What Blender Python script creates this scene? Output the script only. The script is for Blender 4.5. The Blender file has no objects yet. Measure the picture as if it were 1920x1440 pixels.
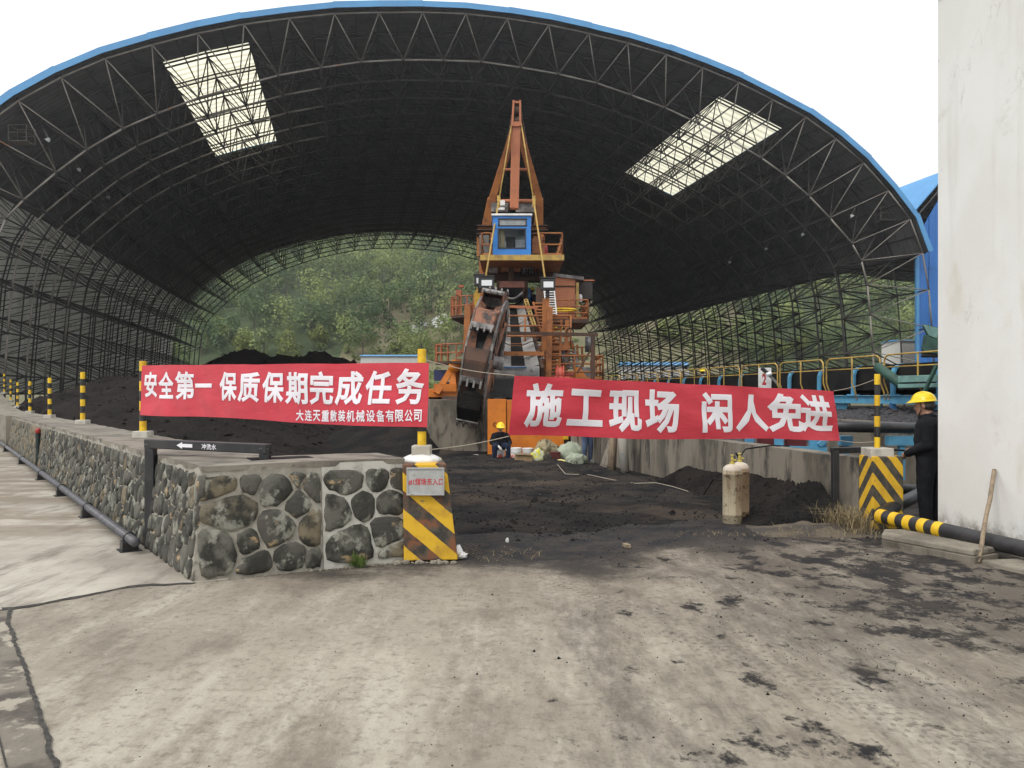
import bpy, bmesh, math, random
import numpy as np
from mathutils import Vector, Matrix, noise
random.seed(7)
PI = math.pi
R_ = math.radians
SC = bpy.context.scene
COL = SC.collection

# ---------------------------------------------------------------- camera, sky, sun, exposure
FPX, HORIZON, EYE = 1500.0, 742.0, 1.7
cam_d = bpy.data.cameras.new('camera')
cam_d.sensor_width = 36.0
cam_d.lens = FPX / 1920 * 36.0
cam_d.shift_y = (HORIZON - 720) / 1920
cam_d.clip_start, cam_d.clip_end = 0.1, 6000
cam = bpy.data.objects.new('camera', cam_d)
cam.location = (0, 0, EYE)
cam.rotation_euler = (PI / 2, 0, 0)
COL.objects.link(cam)
SC.camera = cam

SUN_EL, SUN_AZ = R_(50), R_(222)          # high, behind the left shoulder
world = bpy.data.worlds.new('World')
SC.world = world
world.use_nodes = True
wn, wl = world.node_tree.nodes, world.node_tree.links
sky = wn.new('ShaderNodeTexSky')
sky.sky_type = 'NISHITA'
sky.sun_disc = False
sky.sun_elevation = SUN_EL
sky.sun_rotation = SUN_AZ
sky.dust_density = 4.0
mixw = wn.new('ShaderNodeMix')
mixw.data_type = 'RGBA'
mixw.inputs[0].default_value = 0.88       # a closed layer of white cloud
mixw.inputs[7].default_value = (11.0, 11.0, 11.2, 1)
wl.new(sky.outputs[0], mixw.inputs[6])
wl.new(mixw.outputs[2], wn['Background'].inputs[0])
wn['Background'].inputs[1].default_value = 0.105
sun_d = bpy.data.lights.new('sun', 'SUN')
sun_d.energy = 1.5
sun_d.angle = R_(18)
sun_d.color = (1.0, 0.96, 0.90)
sun = bpy.data.objects.new('sun', sun_d)
sv = Vector((math.sin(SUN_AZ) * math.cos(SUN_EL), math.cos(SUN_AZ) * math.cos(SUN_EL), math.sin(SUN_EL)))
sun.rotation_euler = sv.to_track_quat('Z', 'Y').to_euler()
sun.location = (0, 0, 60)
COL.objects.link(sun)
vs = SC.view_settings
vs.view_transform = 'Standard'
vs.look = 'None'
vs.exposure = 0.28
vs.gamma = 1.0
vs.use_curve_mapping = False
SC.render.engine = 'CYCLES'
SC.cycles.use_denoising = True
SC.cycles.max_bounces = 8
SC.cycles.diffuse_bounces = 5
SC.cycles.transparent_max_bounces = 12
SC.cycles.filter_width = 1.45

# ---------------------------------------------------------------- helpers
def P(px, py, Y):
    """world point at depth Y along the sight line of a photograph pixel"""
    return Vector(((px - 960) / FPX * Y, Y, EYE - (py - HORIZON) / FPX * Y))
def G(px, py, z=0.0):
    return P(px, py, (EYE - z) * FPX / (py - HORIZON))
AX = R_(11.5)
DV = Vector((-math.sin(AX), math.cos(AX), 0))       # long axis of the sheds
EV = Vector((math.cos(AX), math.sin(AX), 0))        # across them
def S(u, v, D):
    return DV * D + EV * u + Vector((0, 0, v))
Z = Vector((0, 0, 1))
def lerp(a, b, t):
    return a + (b - a) * t

class MB:
    def __init__(s):
        s.V, s.F, s.M = [], [], []
    def add(s, vs_, fs, m=0):
        o = len(s.V)
        s.V.extend([Vector(v) for v in vs_])
        for k, f in enumerate(fs):
            s.F.append([o + i for i in f])
            s.M.append(m if not isinstance(m, (list, tuple)) else m[k])
        return s
    def box(s, c, d, m=0, rot=None):
        c = Vector(c)
        vs_ = []
        for z in (-.5, .5):
            for x, y in ((-.5, -.5), (.5, -.5), (.5, .5), (-.5, .5)):
                q = Vector((x * d[0], y * d[1], z * d[2]))
                if rot is not None:
                    q = rot @ q
                vs_.append(c + q)
        return s.add(vs_, [(3, 2, 1, 0), (4, 5, 6, 7), (0, 1, 5, 4), (1, 2, 6, 5), (2, 3, 7, 6), (3, 0, 4, 7)], m)
    def beam(s, a, b, w, h=None, m=0, up=Z):
        a, b = Vector(a), Vector(b)
        h = w if h is None else h
        t = b - a
        L = t.length
        if L < 1e-6:
            return s
        t /= L
        x = t.cross(up)
        if x.length < 1e-3:
            x = t.cross(Vector((1, 0, 0)))
        x.normalize()
        y = x.cross(t)
        return s.box((a + b) / 2, (w, L, h), m, Matrix((x, t, y)).transposed())
    def tube(s, pts, r, n=6, m=0, cap=True):
        pts = [Vector(p) for p in pts]
        rs = r if isinstance(r, (list, tuple)) else [r] * len(pts)
        prev = None
        rings = []
        for i, p in enumerate(pts):
            if i == 0: t = pts[1] - p
            elif i == len(pts) - 1: t = p - pts[i - 1]
            else: t = (pts[i + 1] - p).normalized() + (p - pts[i - 1]).normalized()
            t.normalize()
            if prev is None:
                a = t.cross(Z if abs(t.z) < .95 else Vector((1, 0, 0)))
            else:
                a = prev - t * prev.dot(t)
            a.normalize()
            prev = a
            b = t.cross(a)
            rings.append([p + (a * math.cos(k * 2 * PI / n) + b * math.sin(k * 2 * PI / n)) * rs[i] for k in range(n)])
        o = len(s.V)
        fs = []
        for i in range(len(rings) - 1):
            for k in range(n):
                k2 = (k + 1) % n
                fs.append((i * n + k, i * n + k2, (i + 1) * n + k2, (i + 1) * n + k))
        if cap:
            fs.append(tuple(range(n - 1, -1, -1)))
            fs.append(tuple((len(rings) - 1) * n + k for k in range(n)))
        return s.add([v for rr in rings for v in rr], fs, m)
    def lathe(s, prof, c, n=16, m=0, rot=None):
        c = Vector(c)
        vs_, fs = [], []
        for r, z in prof:
            for k in range(n):
                q = Vector((r * math.cos(2 * PI * k / n), r * math.sin(2 * PI * k / n), z))
                if rot is not None: q = rot @ q
                vs_.append(c + q)
        for i in range(len(prof) - 1):
            for k in range(n):
                k2 = (k + 1) % n
                fs.append((i * n + k, i * n + k2, (i + 1) * n + k2, (i + 1) * n + k))
        fs.append(tuple(range(n - 1, -1, -1)))
        fs.append(tuple((len(prof) - 1) * n + k for k in range(n)))
        return s.add(vs_, fs, m)
    def prism(s, poly, z0, z1, m=0, top=None):
        n = len(poly)
        tp = top or poly
        vs_ = [Vector((p[0], p[1], z0)) for p in poly] + [Vector((p[0], p[1], z1)) for p in tp]
        fs = [tuple(range(n - 1, -1, -1)), tuple(range(n, 2 * n))] + [(k, (k + 1) % n, n + (k + 1) % n, n + k) for k in range(n)]
        return s.add(vs_, fs, m)
    def slab(s, poly3, off, m=0):
        """closed plate from a 3-D polygon, thickened along off"""
        n = len(poly3)
        off = Vector(off)
        vs_ = [Vector(p) for p in poly3] + [Vector(p) + off for p in poly3]
        fs = [tuple(range(n - 1, -1, -1)), tuple(range(n, 2 * n))] + [(k, (k + 1) % n, n + (k + 1) % n, n + k) for k in range(n)]
        return s.add(vs_, fs, m)
    def ell(s, c, r, nu=10, nv=7, m=0, rot=None):
        prof = []
        for i in range(nv + 1):
            a = -PI / 2 + PI * i / nv
            prof.append((max(math.cos(a), .02), math.sin(a)))
        c = Vector(c)
        o = len(s.V)
        s.lathe(prof, (0, 0, 0), nu, m)
        for i in range(o, len(s.V)):
            q = s.V[i]
            q = Vector((q.x * r[0], q.y * r[1], q.z * r[2]))
            if rot is not None: q = rot @ q
            s.V[i] = c + q
        return s
    def grid(s, fn, nu, nv, m=0):
        vs_ = [fn(i / nu, j / nv) for j in range(nv + 1) for i in range(nu + 1)]
        fs = [(j * (nu + 1) + i, j * (nu + 1) + i + 1, (j + 1) * (nu + 1) + i + 1, (j + 1) * (nu + 1) + i) for j in range(nv) for i in range(nu)]
        return s.add(vs_, fs, m)
    def build(s, name, mats, parent=None, smooth=False, loc=None, kind=None, bevel=0, auto=None):
        me = bpy.data.meshes.new(name)
        base = Vector(loc) if loc is not None else (WL.get(parent.name, Vector()) if parent else Vector())
        me.from_pydata([v - base for v in s.V], [], s.F)
        for mm in (mats if isinstance(mats, (list, tuple)) else [mats]):
            me.materials.append(mm)
        if len(me.materials) > 1:
            me.polygons.foreach_set('material_index', s.M)
        if smooth:
            me.polygons.foreach_set('use_smooth', [True] * len(me.polygons))
        me.update()
        o = bpy.data.objects.new(name, me)
        COL.objects.link(o)
        if auto is not None:
            md = o.modifiers.new('edge', 'EDGE_SPLIT'); md.split_angle = R_(auto)
        if bevel:
            md = o.modifiers.new('bevel', 'BEVEL'); md.width = bevel; md.segments = 2; md.limit_method = 'ANGLE'; md.angle_limit = R_(40)
        if parent is not None:
            o.parent = parent
            WL[o.name] = base
        else:
            o.location = base
            WL[o.name] = base
        if kind: o['kind'] = kind
        return o
WL = {}
def tag(o, label=None, cat=None, group=None, kind=None):
    if label: o['label'] = label
    if cat: o['category'] = cat
    if group: o['group'] = group
    if kind: o['kind'] = kind
    return o
def thing(name, label, cat, loc=(0, 0, 0), group=None):
    o = bpy.data.objects.new(name, None)
    o.empty_display_size = .2
    COL.objects.link(o)
    o.location = loc
    WL[o.name] = Vector(loc)
    return tag(o, label, cat, group)
def dup(root, loc, rz=0.0, label=None, scale=None):
    r = root.copy()
    COL.objects.link(r)
    r.location = loc
    r.rotation_euler = (0, 0, rz)
    if scale: r.scale = scale
    if label: r['label'] = label
    for ch in list(root.children):
        c = ch.copy(); COL.objects.link(c); c.parent = r
        for g in ch.children:
            d = g.copy(); COL.objects.link(d); d.parent = c
    return r

# ---------------------------------------------------------------- materials
def nt_new(name):
    m = bpy.data.materials.new(name)
    m.use_nodes = True
    return m, m.node_tree.nodes, m.node_tree.links
class NB:
    """small node helper"""
    def __init__(s, m):
        s.n, s.l = m.node_tree.nodes, m.node_tree.links
        s.bs = s.n['Principled BSDF']
        tc = s.n.new('ShaderNodeTexCoord')
        s.co = tc.outputs['Object']
        s.tc = tc
    def val(s, x, sock):
        if hasattr(x, 'node'): s.l.new(x, sock)
        else: sock.default_value = x
    def math(s, op, a, b=0.0, c=0.0, clamp=False):
        n = s.n.new('ShaderNodeMath'); n.operation = op; n.use_clamp = clamp
        s.val(a, n.inputs[0]); s.val(b, n.inputs[1]); s.val(c, n.inputs[2])
        return n.outputs[0]
    def noise(s, scale, detail=6, rough=.55, vec=None, dist=0.0):
        n = s.n.new('ShaderNodeTexNoise')
        n.inputs['Scale'].default_value = scale; n.inputs['Detail'].default_value = detail
        n.inputs['Roughness'].default_value = rough; n.inputs['Distortion'].default_value = dist
        s.l.new(vec or s.co, n.inputs['Vector'])
        return n.outputs['Fac']
    def vor(s, scale, feature='F1', vec=None):
        n = s.n.new('ShaderNodeTexVoronoi'); n.feature = feature
        n.inputs['Scale'].default_value = scale
        s.l.new(vec or s.co, n.inputs['Vector'])
        return n.outputs['Distance']
    def scalev(s, v, vec=None, rot=None):
        n = s.n.new('ShaderNodeMapping'); n.inputs['Scale'].default_value = v
        if rot: n.inputs['Rotation'].default_value = rot
        s.l.new(vec or s.co, n.inputs['Vector'])
        return n.outputs[0]
    def step(s, x, lo, hi):
        n = s.n.new('ShaderNodeMapRange'); n.interpolation_type = 'SMOOTHSTEP'
        s.val(x, n.inputs[0]); s.val(lo, n.inputs[1]); s.val(hi, n.inputs[2])
        return n.outputs[0]
    def mix(s, f, a, b):
        n = s.n.new('ShaderNodeMix'); n.data_type = 'RGBA'
        s.val(f, n.inputs[0])
        for x, k in ((a, 6), (b, 7)):
            if hasattr(x, 'node'): s.l.new(x, n.inputs[k])
            else: n.inputs[k].default_value = (*x, 1)
        return n.outputs[2]
    def xyz(s, vec=None):
        n = s.n.new('ShaderNodeSeparateXYZ'); s.l.new(vec or s.co, n.inputs[0])
        return n.outputs
    def bump(s, h, strength=.3, dist=.02):
        n = s.n.new('ShaderNodeBump'); n.inputs['Strength'].default_value = strength; n.inputs['Distance'].default_value = dist
        s.l.new(h, n.inputs['Height']); s.l.new(n.outputs[0], s.bs.inputs['Normal'])
    def col(s, c):
        if hasattr(c, 'node'): s.l.new(c, s.bs.inputs['Base Color'])
        else: s.bs.inputs['Base Color'].default_value = (*c, 1)
    def rnd(s):
        oi = s.n.new('ShaderNodeObjectInfo')
        return oi.outputs['Random']
    def shift(s, k=37.0):
        r = s.rnd()
        v = s.n.new('ShaderNodeVectorMath'); v.operation = 'ADD'
        cb = s.n.new('ShaderNodeCombineXYZ')
        m1 = s.math('MULTIPLY', r, k)
        for i in range(3): s.l.new(m1, cb.inputs[i])
        s.l.new(s.co, v.inputs[0]); s.l.new(cb.outputs[0], v.inputs[1])
        s.co = v.outputs[0]
def mat(name, c, rough=.7, c2=None, s2=3.0, lo=.42, hi=.62, c3=None, s3=12.0, lo3=.58, hi3=.68, bump=0.0, bs=30.0, metal=0.0, streak=None, spec=.5, shift=True, bd=.01):
    m, _, _ = nt_new(name)
    b = NB(m)
    if shift: b.shift()
    out = c
    vec = b.scalev(streak) if streak else None
    if c2: out = b.mix(b.step(b.noise(s2, 6, .6, vec), lo, hi), c, c2)
    if c3: out = b.mix(b.step(b.noise(s3, 8, .65, vec), lo3, hi3), out, c3)
    b.col(out)
    b.bs.inputs['Roughness'].default_value = rough
    b.bs.inputs['Metallic'].default_value = metal
    b.bs.inputs['Specular IOR Level'].default_value = spec
    if bump: b.bump(b.noise(bs, 8, .65), bump, bd)
    return m
M = {}
M['concrete'] = mat('weathered_concrete', (.265, .24, .19), .9, (.155, .14, .11), 2.2, c3=(.12, .11, .095), s3=7, lo3=.55, hi3=.7, bump=.5, bs=40)
M['concrete_dark'] = mat('stained_concrete', (.215, .19, .15), .92, (.10, .088, .068), 1.4, c3=(.045, .04, .034), s3=2.4, lo3=.50, hi3=.64, bump=.6, bs=30, streak=(1.2, 1.2, .4))
M['concrete_pale'] = mat('pale_concrete', (.5, .48, .42), .9, (.36, .34, .29), 5, bump=.4, bs=50)
M['mortar'] = mat('grey_mortar', (.335, .315, .265), .93, (.22, .205, .17), 3, c3=(.10, .095, .08), s3=5, lo3=.55, hi3=.68, bump=.7, bs=45)
M['coping'] = mat('weathered_wall_top', (.235, .212, .172), .93, (.15, .135, .11), 1.6, c3=(.075, .068, .058), s3=3.2, lo3=.52, hi3=.7, bump=.6, bs=30)
M['mortar_white'] = mat('whitewashed_mortar', (.46, .45, .40), .93, (.33, .315, .275), 6, c3=(.15, .14, .12), s3=9, lo3=.6, hi3=.7, bump=.7, bs=45)
M['plaster'] = mat('white_plaster', (.72, .70, .64), .9, (.64, .62, .55), .8, bump=.15, bs=60)
M['coal'] = mat('black_coal', (.015, .0145, .0145), .95, (.027, .0235, .021), .8, c3=(.008, .008, .008), s3=7, bump=1.0, bs=9, bd=.08, spec=.12)
M['coal_brown'] = mat('brown_black_coal', (.025, .0205, .0185), .95, (.015, .013, .012), .7, c3=(.010, .009, .009), s3=5, bump=1.0, bs=7, bd=.10, spec=.12)
M['coal_grey'] = mat('grey_coal_gravel', (.085, .08, .085), .9, (.022, .021, .023), 14, lo=.4, hi=.6, bump=1.0, bs=22, bd=.05)
M['orange'] = mat('weathered_orange_paint', (.37, .135, .032), .6, (.26, .088, .026), 1.5, c3=(.12, .055, .03), s3=4, lo3=.54, hi3=.7, bump=.12, bs=30)
M['orange_bright'] = mat('bright_orange_paint', (.62, .19, .012), .5, (.50, .14, .012), 1.2, c3=(.26, .08, .03), s3=7, lo3=.64, hi3=.72, bump=.1, bs=20)
M['orange_mast'] = mat('faded_red_orange_paint', (.40, .135, .055), .6, (.31, .10, .042), 1.0, c3=(.20, .08, .04), s3=3, lo3=.58, hi3=.72)
M['rust'] = mat('dark_rusty_steel', (.085, .045, .028), .85, (.05, .032, .024), 2, c3=(.16, .065, .03), s3=6, bump=.3)
M['dirty_steel'] = mat('dirty_grey_steel', (.25, .24, .225), .6, (.10, .09, .085), 2.5, c3=(.05, .045, .04), s3=6, bump=.2)
M['wheel'] = mat('coal_worn_orange_steel', (.27, .115, .06), .7, (.13, .075, .055), 1.3, c3=(.035, .03, .028), s3=2.2, lo3=.46, hi3=.62, bump=.3, bs=12)
M['yellow'] = mat('yellow_paint', (.76, .50, .014), .5, (.62, .37, .012), 6, c3=(.30, .2, .03), s3=14, lo3=.66, hi3=.76)
M['yellow_rail'] = mat('yellow_handrail_paint', (.47, .31, .065), .55, (.31, .20, .06), 4)
M['helmet'] = mat('yellow_helmet_plastic', (.85, .60, .01), .3)
M['black'] = mat('black_paint', (.016, .016, .017), .4, (.03, .03, .03), 6)
M['black_pipe'] = mat('black_pipe_paint', (.018, .019, .021), .42, (.032, .032, .033), 5, c3=(.07, .065, .06), s3=14, lo3=.66, hi3=.8)
M['rubber'] = mat('black_rubber_belt', (.010, .010, .010), .85, (.018, .017, .016), 2, spec=.2)
M['pipe_grey'] = mat('grey_pipe_paint', (.10, .10, .11), .45, (.06, .06, .065), 6, c3=(.16, .15, .14), s3=12)
M['blue'] = mat('light_blue_paint', (.10, .33, .50), .5, (.08, .26, .42), 2, c3=(.06, .10, .12), s3=6, lo3=.62, hi3=.75)
M['blue_deep'] = mat('deep_blue_paint', (.035, .13, .30), .5, (.03, .09, .2), 2)
M['cab_blue'] = mat('blue_cab_paint', (.025, .21, .62), .4, (.022, .185, .55), 2, c3=(.03, .10, .22), s3=5, lo3=.66, hi3=.8)
M['green'] = mat('dark_green_paint', (.028, .085, .06), .6, (.018, .05, .038), 3)
M['green_pale'] = mat('pale_green_paint', (.16, .30, .27), .6, (.11, .21, .19), 3)
M['white_paint'] = mat('white_paint', (.78, .78, .76), .5, (.66, .66, .63), 5)
M['glass'], _, _ = nt_new('window_glass')
_g = NB(M['glass']); _g.col((.9, .95, .95)); _g.bs.inputs['Transmission Weight'].default_value = 1.0; _g.bs.inputs['Roughness'].default_value = .03; _g.bs.inputs['IOR'].default_value = 1.1
M['window_dark'] = mat('dark_window', (.03, .035, .04), .15)
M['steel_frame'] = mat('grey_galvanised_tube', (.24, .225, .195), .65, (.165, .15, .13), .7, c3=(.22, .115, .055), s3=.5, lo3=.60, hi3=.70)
M['steel_frame_dark'] = mat('shaded_frame_tube', (.060, .057, .052), .8, (.038, .036, .033), .7, c3=(.09, .055, .035), s3=.4, lo3=.62, hi3=.72)  # same tubes deeper in the shed, its shade put into a darker colour
M['wood'] = mat('weathered_wood', (.30, .235, .16), .85, (.19, .145, .10), 3, c3=(.10, .08, .06), s3=9, streak=(6, 6, .5), bump=.4, bs=30)
M['wood_grey'] = mat('grey_old_wood', (.23, .20, .16), .9, (.14, .12, .10), 3, streak=(6, 6, .5), bump=.5, bs=20)
M['skin'] = mat('skin', (.42, .24, .16), .55, (.36, .19, .125), 8)
M['hair'] = mat('black_hair', (.02, .018, .016), .6, (.05, .045, .04), 40)
M['navy'] = mat('dark_navy_cloth', (.0085, .0095, .0125), .9, (.014, .015, .019), 6, bump=.6, bs=9, bd=.03, spec=.2)
M['navy2'] = mat('blue_work_cloth', (.012, .018, .040), .9, (.018, .025, .05), 6, bump=.4, bs=12, spec=.2)
M['jeans'] = mat('blue_denim', (.075, .11, .19), .9, (.04, .055, .10), 4, bump=.4, bs=20)
M['boot'] = mat('black_boot_leather', (.014, .013, .013), .6, (.03, .027, .025), 9)
M['glove'] = mat('white_cotton_glove', (.66, .64, .58), .9)
M['lamp_white'] = mat('lamp_reflector', (.75, .77, .78), .3)
M['red'] = mat('red_plastic', (.30, .022, .018), .35)
M['rope'] = mat('pale_rope', (.36, .32, .25), .9)
# ---------------------------------------------------------------- special materials
def ribbed(name, c, c2, period, axis, rough=.6, strength=.5, trans=0.0, dirt=None):
    """profiled metal sheet: ribs as fine relief along one object axis expressed by a direction"""
    m, n, l = nt_new(name)
    b = NB(m)
    dot = n.new('ShaderNodeVectorMath'); dot.operation = 'DOT_PRODUCT'
    l.new(b.co, dot.inputs[0]); dot.inputs[1].default_value = axis
    ph = b.math('MULTIPLY', dot.outputs['Value'], 2 * PI / period)
    w = b.math('SINE', ph)
    h = b.step(w, -.2, .5)
    c_ = b.mix(b.step(b.noise(.35, 6, .6), .4, .65), c, c2)
    if dirt: c_ = b.mix(b.step(b.noise(1.1, 8, .65), .52, .72), c_, dirt)
    b.col(c_)
    b.bs.inputs['Roughness'].default_value = rough
    b.bump(h, strength, .04)
    if trans:
        tr = n.new('ShaderNodeBsdfTranslucent')
        cc = b.mix(b.step(w, -.9, .2), tuple(x * .80 for x in c), c)  # shading of the ribs put into the colour as darker bands
        l.new(cc, tr.inputs[0])
        mx = n.new('ShaderNodeMixShader'); mx.inputs[0].default_value = trans
        l.new(b.bs.outputs[0], mx.inputs[1]); l.new(tr.outputs[0], mx.inputs[2])
        l.new(mx.outputs[0], n['Material Output'].inputs[0])
    return m
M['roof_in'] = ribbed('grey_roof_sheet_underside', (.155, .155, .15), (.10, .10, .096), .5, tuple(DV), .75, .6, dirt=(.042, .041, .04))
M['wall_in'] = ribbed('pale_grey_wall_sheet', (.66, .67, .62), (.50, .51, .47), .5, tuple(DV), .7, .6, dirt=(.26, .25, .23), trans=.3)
M['roof_out'] = ribbed('blue_roof_sheet', (.09, .33, .62), (.08, .29, .55), .5, tuple(DV), .5, .6)
M['trim_blue'] = mat('blue_edge_trim', (.09, .31, .58), .45, (.08, .27, .52), .5)
M['clad_blue'] = ribbed('blue_wall_cladding', (.025, .17, .52), (.022, .15, .46), .38, tuple(EV), .45, .9)
M['skylight'] = ribbed('cream_translucent_sheet', (.93, .915, .80), (.87, .85, .73), .85, tuple(DV), .5, .3, trans=.93)

# ---------------------------------------------------------------- main coal shed (arched space frame)
D0, BAY, NB_AX = 55.0, 3.7, 21
U0 = 9.0
PROF = [(0, 28.75), (5, 28.45), (10, 27.85), (15, 26.85), (20, 25.35), (25, 23.35), (28, 21.6), (30.3, 19.9), (32.3, 18.0), (34.2, 16.0), (35.3, 13.8), (36, 11), (36.5, 5), (36.8, 0)]
PROF2 = [(0, 24.9), (8, 24.4), (16, 23.6), (25, 23.2), (33, 21.6), (37, 19.6), (39.5, 16.8), (40.8, 13.8), (41.6, 10), (42, 5), (42.2, 0)]
def prof_fn(prof):
    pts = [Vector((h, v)) for h, v in prof]
    cum = [0.0]
    for a, b in zip(pts, pts[1:]):
        cum.append(cum[-1] + (b - a).length)
    def at(s):
        sg = 1 if s >= 0 else -1
        s = min(abs(s), cum[-1] - 1e-4)
        i = 0
        while cum[i + 1] < s: i += 1
        t = (s - cum[i]) / (cum[i + 1] - cum[i])
        p = pts[i].lerp(pts[i + 1], t)
        return Vector((sg * p.x, p.y))
    def pn(s):
        p = at(s)
        a, b = at(s - .8), at(s + .8)
        t = (b - a).normalized()
        return p, Vector((t.y, -t.x)) * (1 if t.x >= 0 else 1)
    return at, pn, cum[-1]
at1, pn1, LEN1 = prof_fn(PROF)
at2, pn2, LEN2 = prof_fn(PROF2)

def shed_nodes(pn, u0, s0, step, n, depth):
    """outer skin, upper chord and lower chord positions (u, v) per arc node"""
    skin, up, low = [], [], []
    for k in range(n + 1):
        s = s0 + k * step
        p, nr = pn(s)
        skin.append((u0 + p.x, p.y))
        q = p + nr * .5
        up.append((u0 + q.x, q.y))
    for k in range(n):
        s = s0 + (k + .5) * step
        p, nr = pn(s)
        q = p + nr * depth(abs(s))
        low.append((u0 + q.x, max(q.y, 0.0)))
    return skin, up, low
K0, K1 = -17, 18
SK, UP, LO = shed_nodes(pn1, U0, -1.1 + 3 * K0, 3.0, K1 - K0, lambda s: 3.0 + 1.5 * min(1, max(0, (s - 8) / 24)))
shed = thing('coal_shed', 'huge arched open-ended coal shed with blue roof edge over a steel space frame', 'coal shed', S(U0, 0, D0))
RIGHT_K = 14 - K0          # cladding stops at the valley on the right
chunks = [0, 1, 4, 7, 10, 13, 17, 21]
for k in range(K1 - K0):
    if k >= RIGHT_K: continue
    ks = k + K0
    for c in range(len(chunks) - 1):
        d0, d1 = D0 - .35 * (c == 0) + chunks[c] * BAY, D0 + chunks[c + 1] * BAY
        sky_l = ks in (-7, -6) and c in (1, 2)
        sky_r = ks in (7, 8) and c in (1, 2)
        a, b = SK[k], SK[k + 1]
        p, nr = pn1(-1.1 + 3 * (ks + .5))
        off = Vector((0, 0, nr.y)) * .08 + EV * nr.x * .08
        q = [S(a[0], a[1], d0), S(b[0], b[1], d0), S(b[0], b[1], d1), S(a[0], a[1], d1)]
        mb = MB()
        if sky_l or sky_r:
            mb.slab(q, off * .2)
            mb.build('skylight_panel', M['skylight'], shed)
        else:
            mb.slab(q, off, [1, 0, 1, 1, 1, 1])
            # purlin lines under the sheet: real laps between neighbouring sheets
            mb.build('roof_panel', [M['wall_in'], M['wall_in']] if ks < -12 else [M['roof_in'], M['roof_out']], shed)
# front edge trim, one bent blue sheet per two bays, each lapping the next
for k in range(0, RIGHT_K, 2):
    mb = MB()
    k2 = min(k + 2, RIGHT_K)
    lap = .03 * ((k // 2) % 2)
    pts_o, pts_i = [], []
    for j in range(k, k2 + 1):
        p, nr = pn1(-1.1 + 3 * (j + K0))
        pts_o.append(p - nr * (.09 + lap)); pts_i.append(p + nr * .30)
    for j in range(len(pts_o) - 1):
        a, b, c, d = pts_o[j], pts_o[j + 1], pts_i[j + 1], pts_i[j]
        mb.slab([S(U0 + w.x, w.y, D0 - .42 - lap) for w in (d, c, b, a)], DV * .06)
        mb.slab([S(U0 + w.x, w.y, D0 - .36 - lap) for w in (a, b, b + (c - b) * .12, a + (d - a) * .12)], DV * .9)
    mb.build('edge_trim', M['trim_blue'], shed)

def bar3(mb, a, b, r, n=4):
    mb.tube([a, b], r, n, cap=False)
def node_u(k, j): return S(UP[k][0], UP[k][1], D0 + j * BAY)
def node_l(k, j): return S(LO[k][0], LO[k][1], D0 + (j + .5) * BAY)
rest = MB()
NK = K1 - K0
pieces = 0
rnd = random.Random(3)
for j in range(NB_AX + 1):
    for k in range(NK):
        # upper arc chord
        front = j == 0
        if front:
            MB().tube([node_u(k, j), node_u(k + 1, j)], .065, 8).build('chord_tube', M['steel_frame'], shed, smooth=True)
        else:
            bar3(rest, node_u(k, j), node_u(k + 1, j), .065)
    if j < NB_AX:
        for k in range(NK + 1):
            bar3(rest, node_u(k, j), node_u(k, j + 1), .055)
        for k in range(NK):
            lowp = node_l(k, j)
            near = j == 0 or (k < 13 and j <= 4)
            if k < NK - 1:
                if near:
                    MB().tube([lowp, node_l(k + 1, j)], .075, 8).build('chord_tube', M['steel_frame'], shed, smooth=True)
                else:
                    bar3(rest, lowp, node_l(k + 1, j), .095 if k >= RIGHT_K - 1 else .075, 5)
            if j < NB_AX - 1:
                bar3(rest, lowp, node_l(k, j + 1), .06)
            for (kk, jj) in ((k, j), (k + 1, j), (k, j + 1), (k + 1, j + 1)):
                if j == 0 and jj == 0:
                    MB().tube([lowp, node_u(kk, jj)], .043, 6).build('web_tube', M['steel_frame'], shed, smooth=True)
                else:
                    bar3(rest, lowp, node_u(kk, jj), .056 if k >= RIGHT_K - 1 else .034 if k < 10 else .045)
            if j < 6:
                rest.ell(lowp, (.13, .13, .13), 6, 4)
    # feet of the two columns rows
    for k in (0,):
        pass
for j in range(NB_AX):
    for k, w in ((0, LO[0]), (NK - 1, LO[NK - 1])):
        a = node_l(k, j)
        if a.z > .1: bar3(rest, a, Vector((a.x, a.y, 0)), .08, 5)
    for k in (0, NK):
        a = node_u(k, j)
        if a.z > .1: bar3(rest, a, Vector((a.x, a.y, 0)), .075, 5)
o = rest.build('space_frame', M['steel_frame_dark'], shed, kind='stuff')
pur = MB()
for k in range(0, RIGHT_K * 2 + 1):
    s = -1.1 + 3 * (K0 + k / 2)
    p, nr = pn1(s)
    w = p + nr * .20
    hh = .14 if k % 2 == 0 else .10
    if s < -28 and k % 2: continue
    pur.beam(S(U0 + w.x, w.y, D0), S(U0 + w.x, w.y, D0 + NB_AX * BAY), .06, hh)
for j in range(NB_AX * 1 + 1):     # cross rails under the sheets
    for k in range(8 if j % 2 else 0, RIGHT_K):
        p, nr = pn1(-1.1 + 3 * (K0 + k)); q, nq = pn1(-1.1 + 3 * (K0 + k + 1))
        a, b = p + nr * .22, q + nq * .22
        pur.beam(S(U0 + a.x, a.y, D0 + j * BAY + .02), S(U0 + b.x, b.y, D0 + j * BAY + .02), .07, .10)
pur.build('purlin_grid', M['steel_frame_dark'], shed, kind='stuff')

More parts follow.
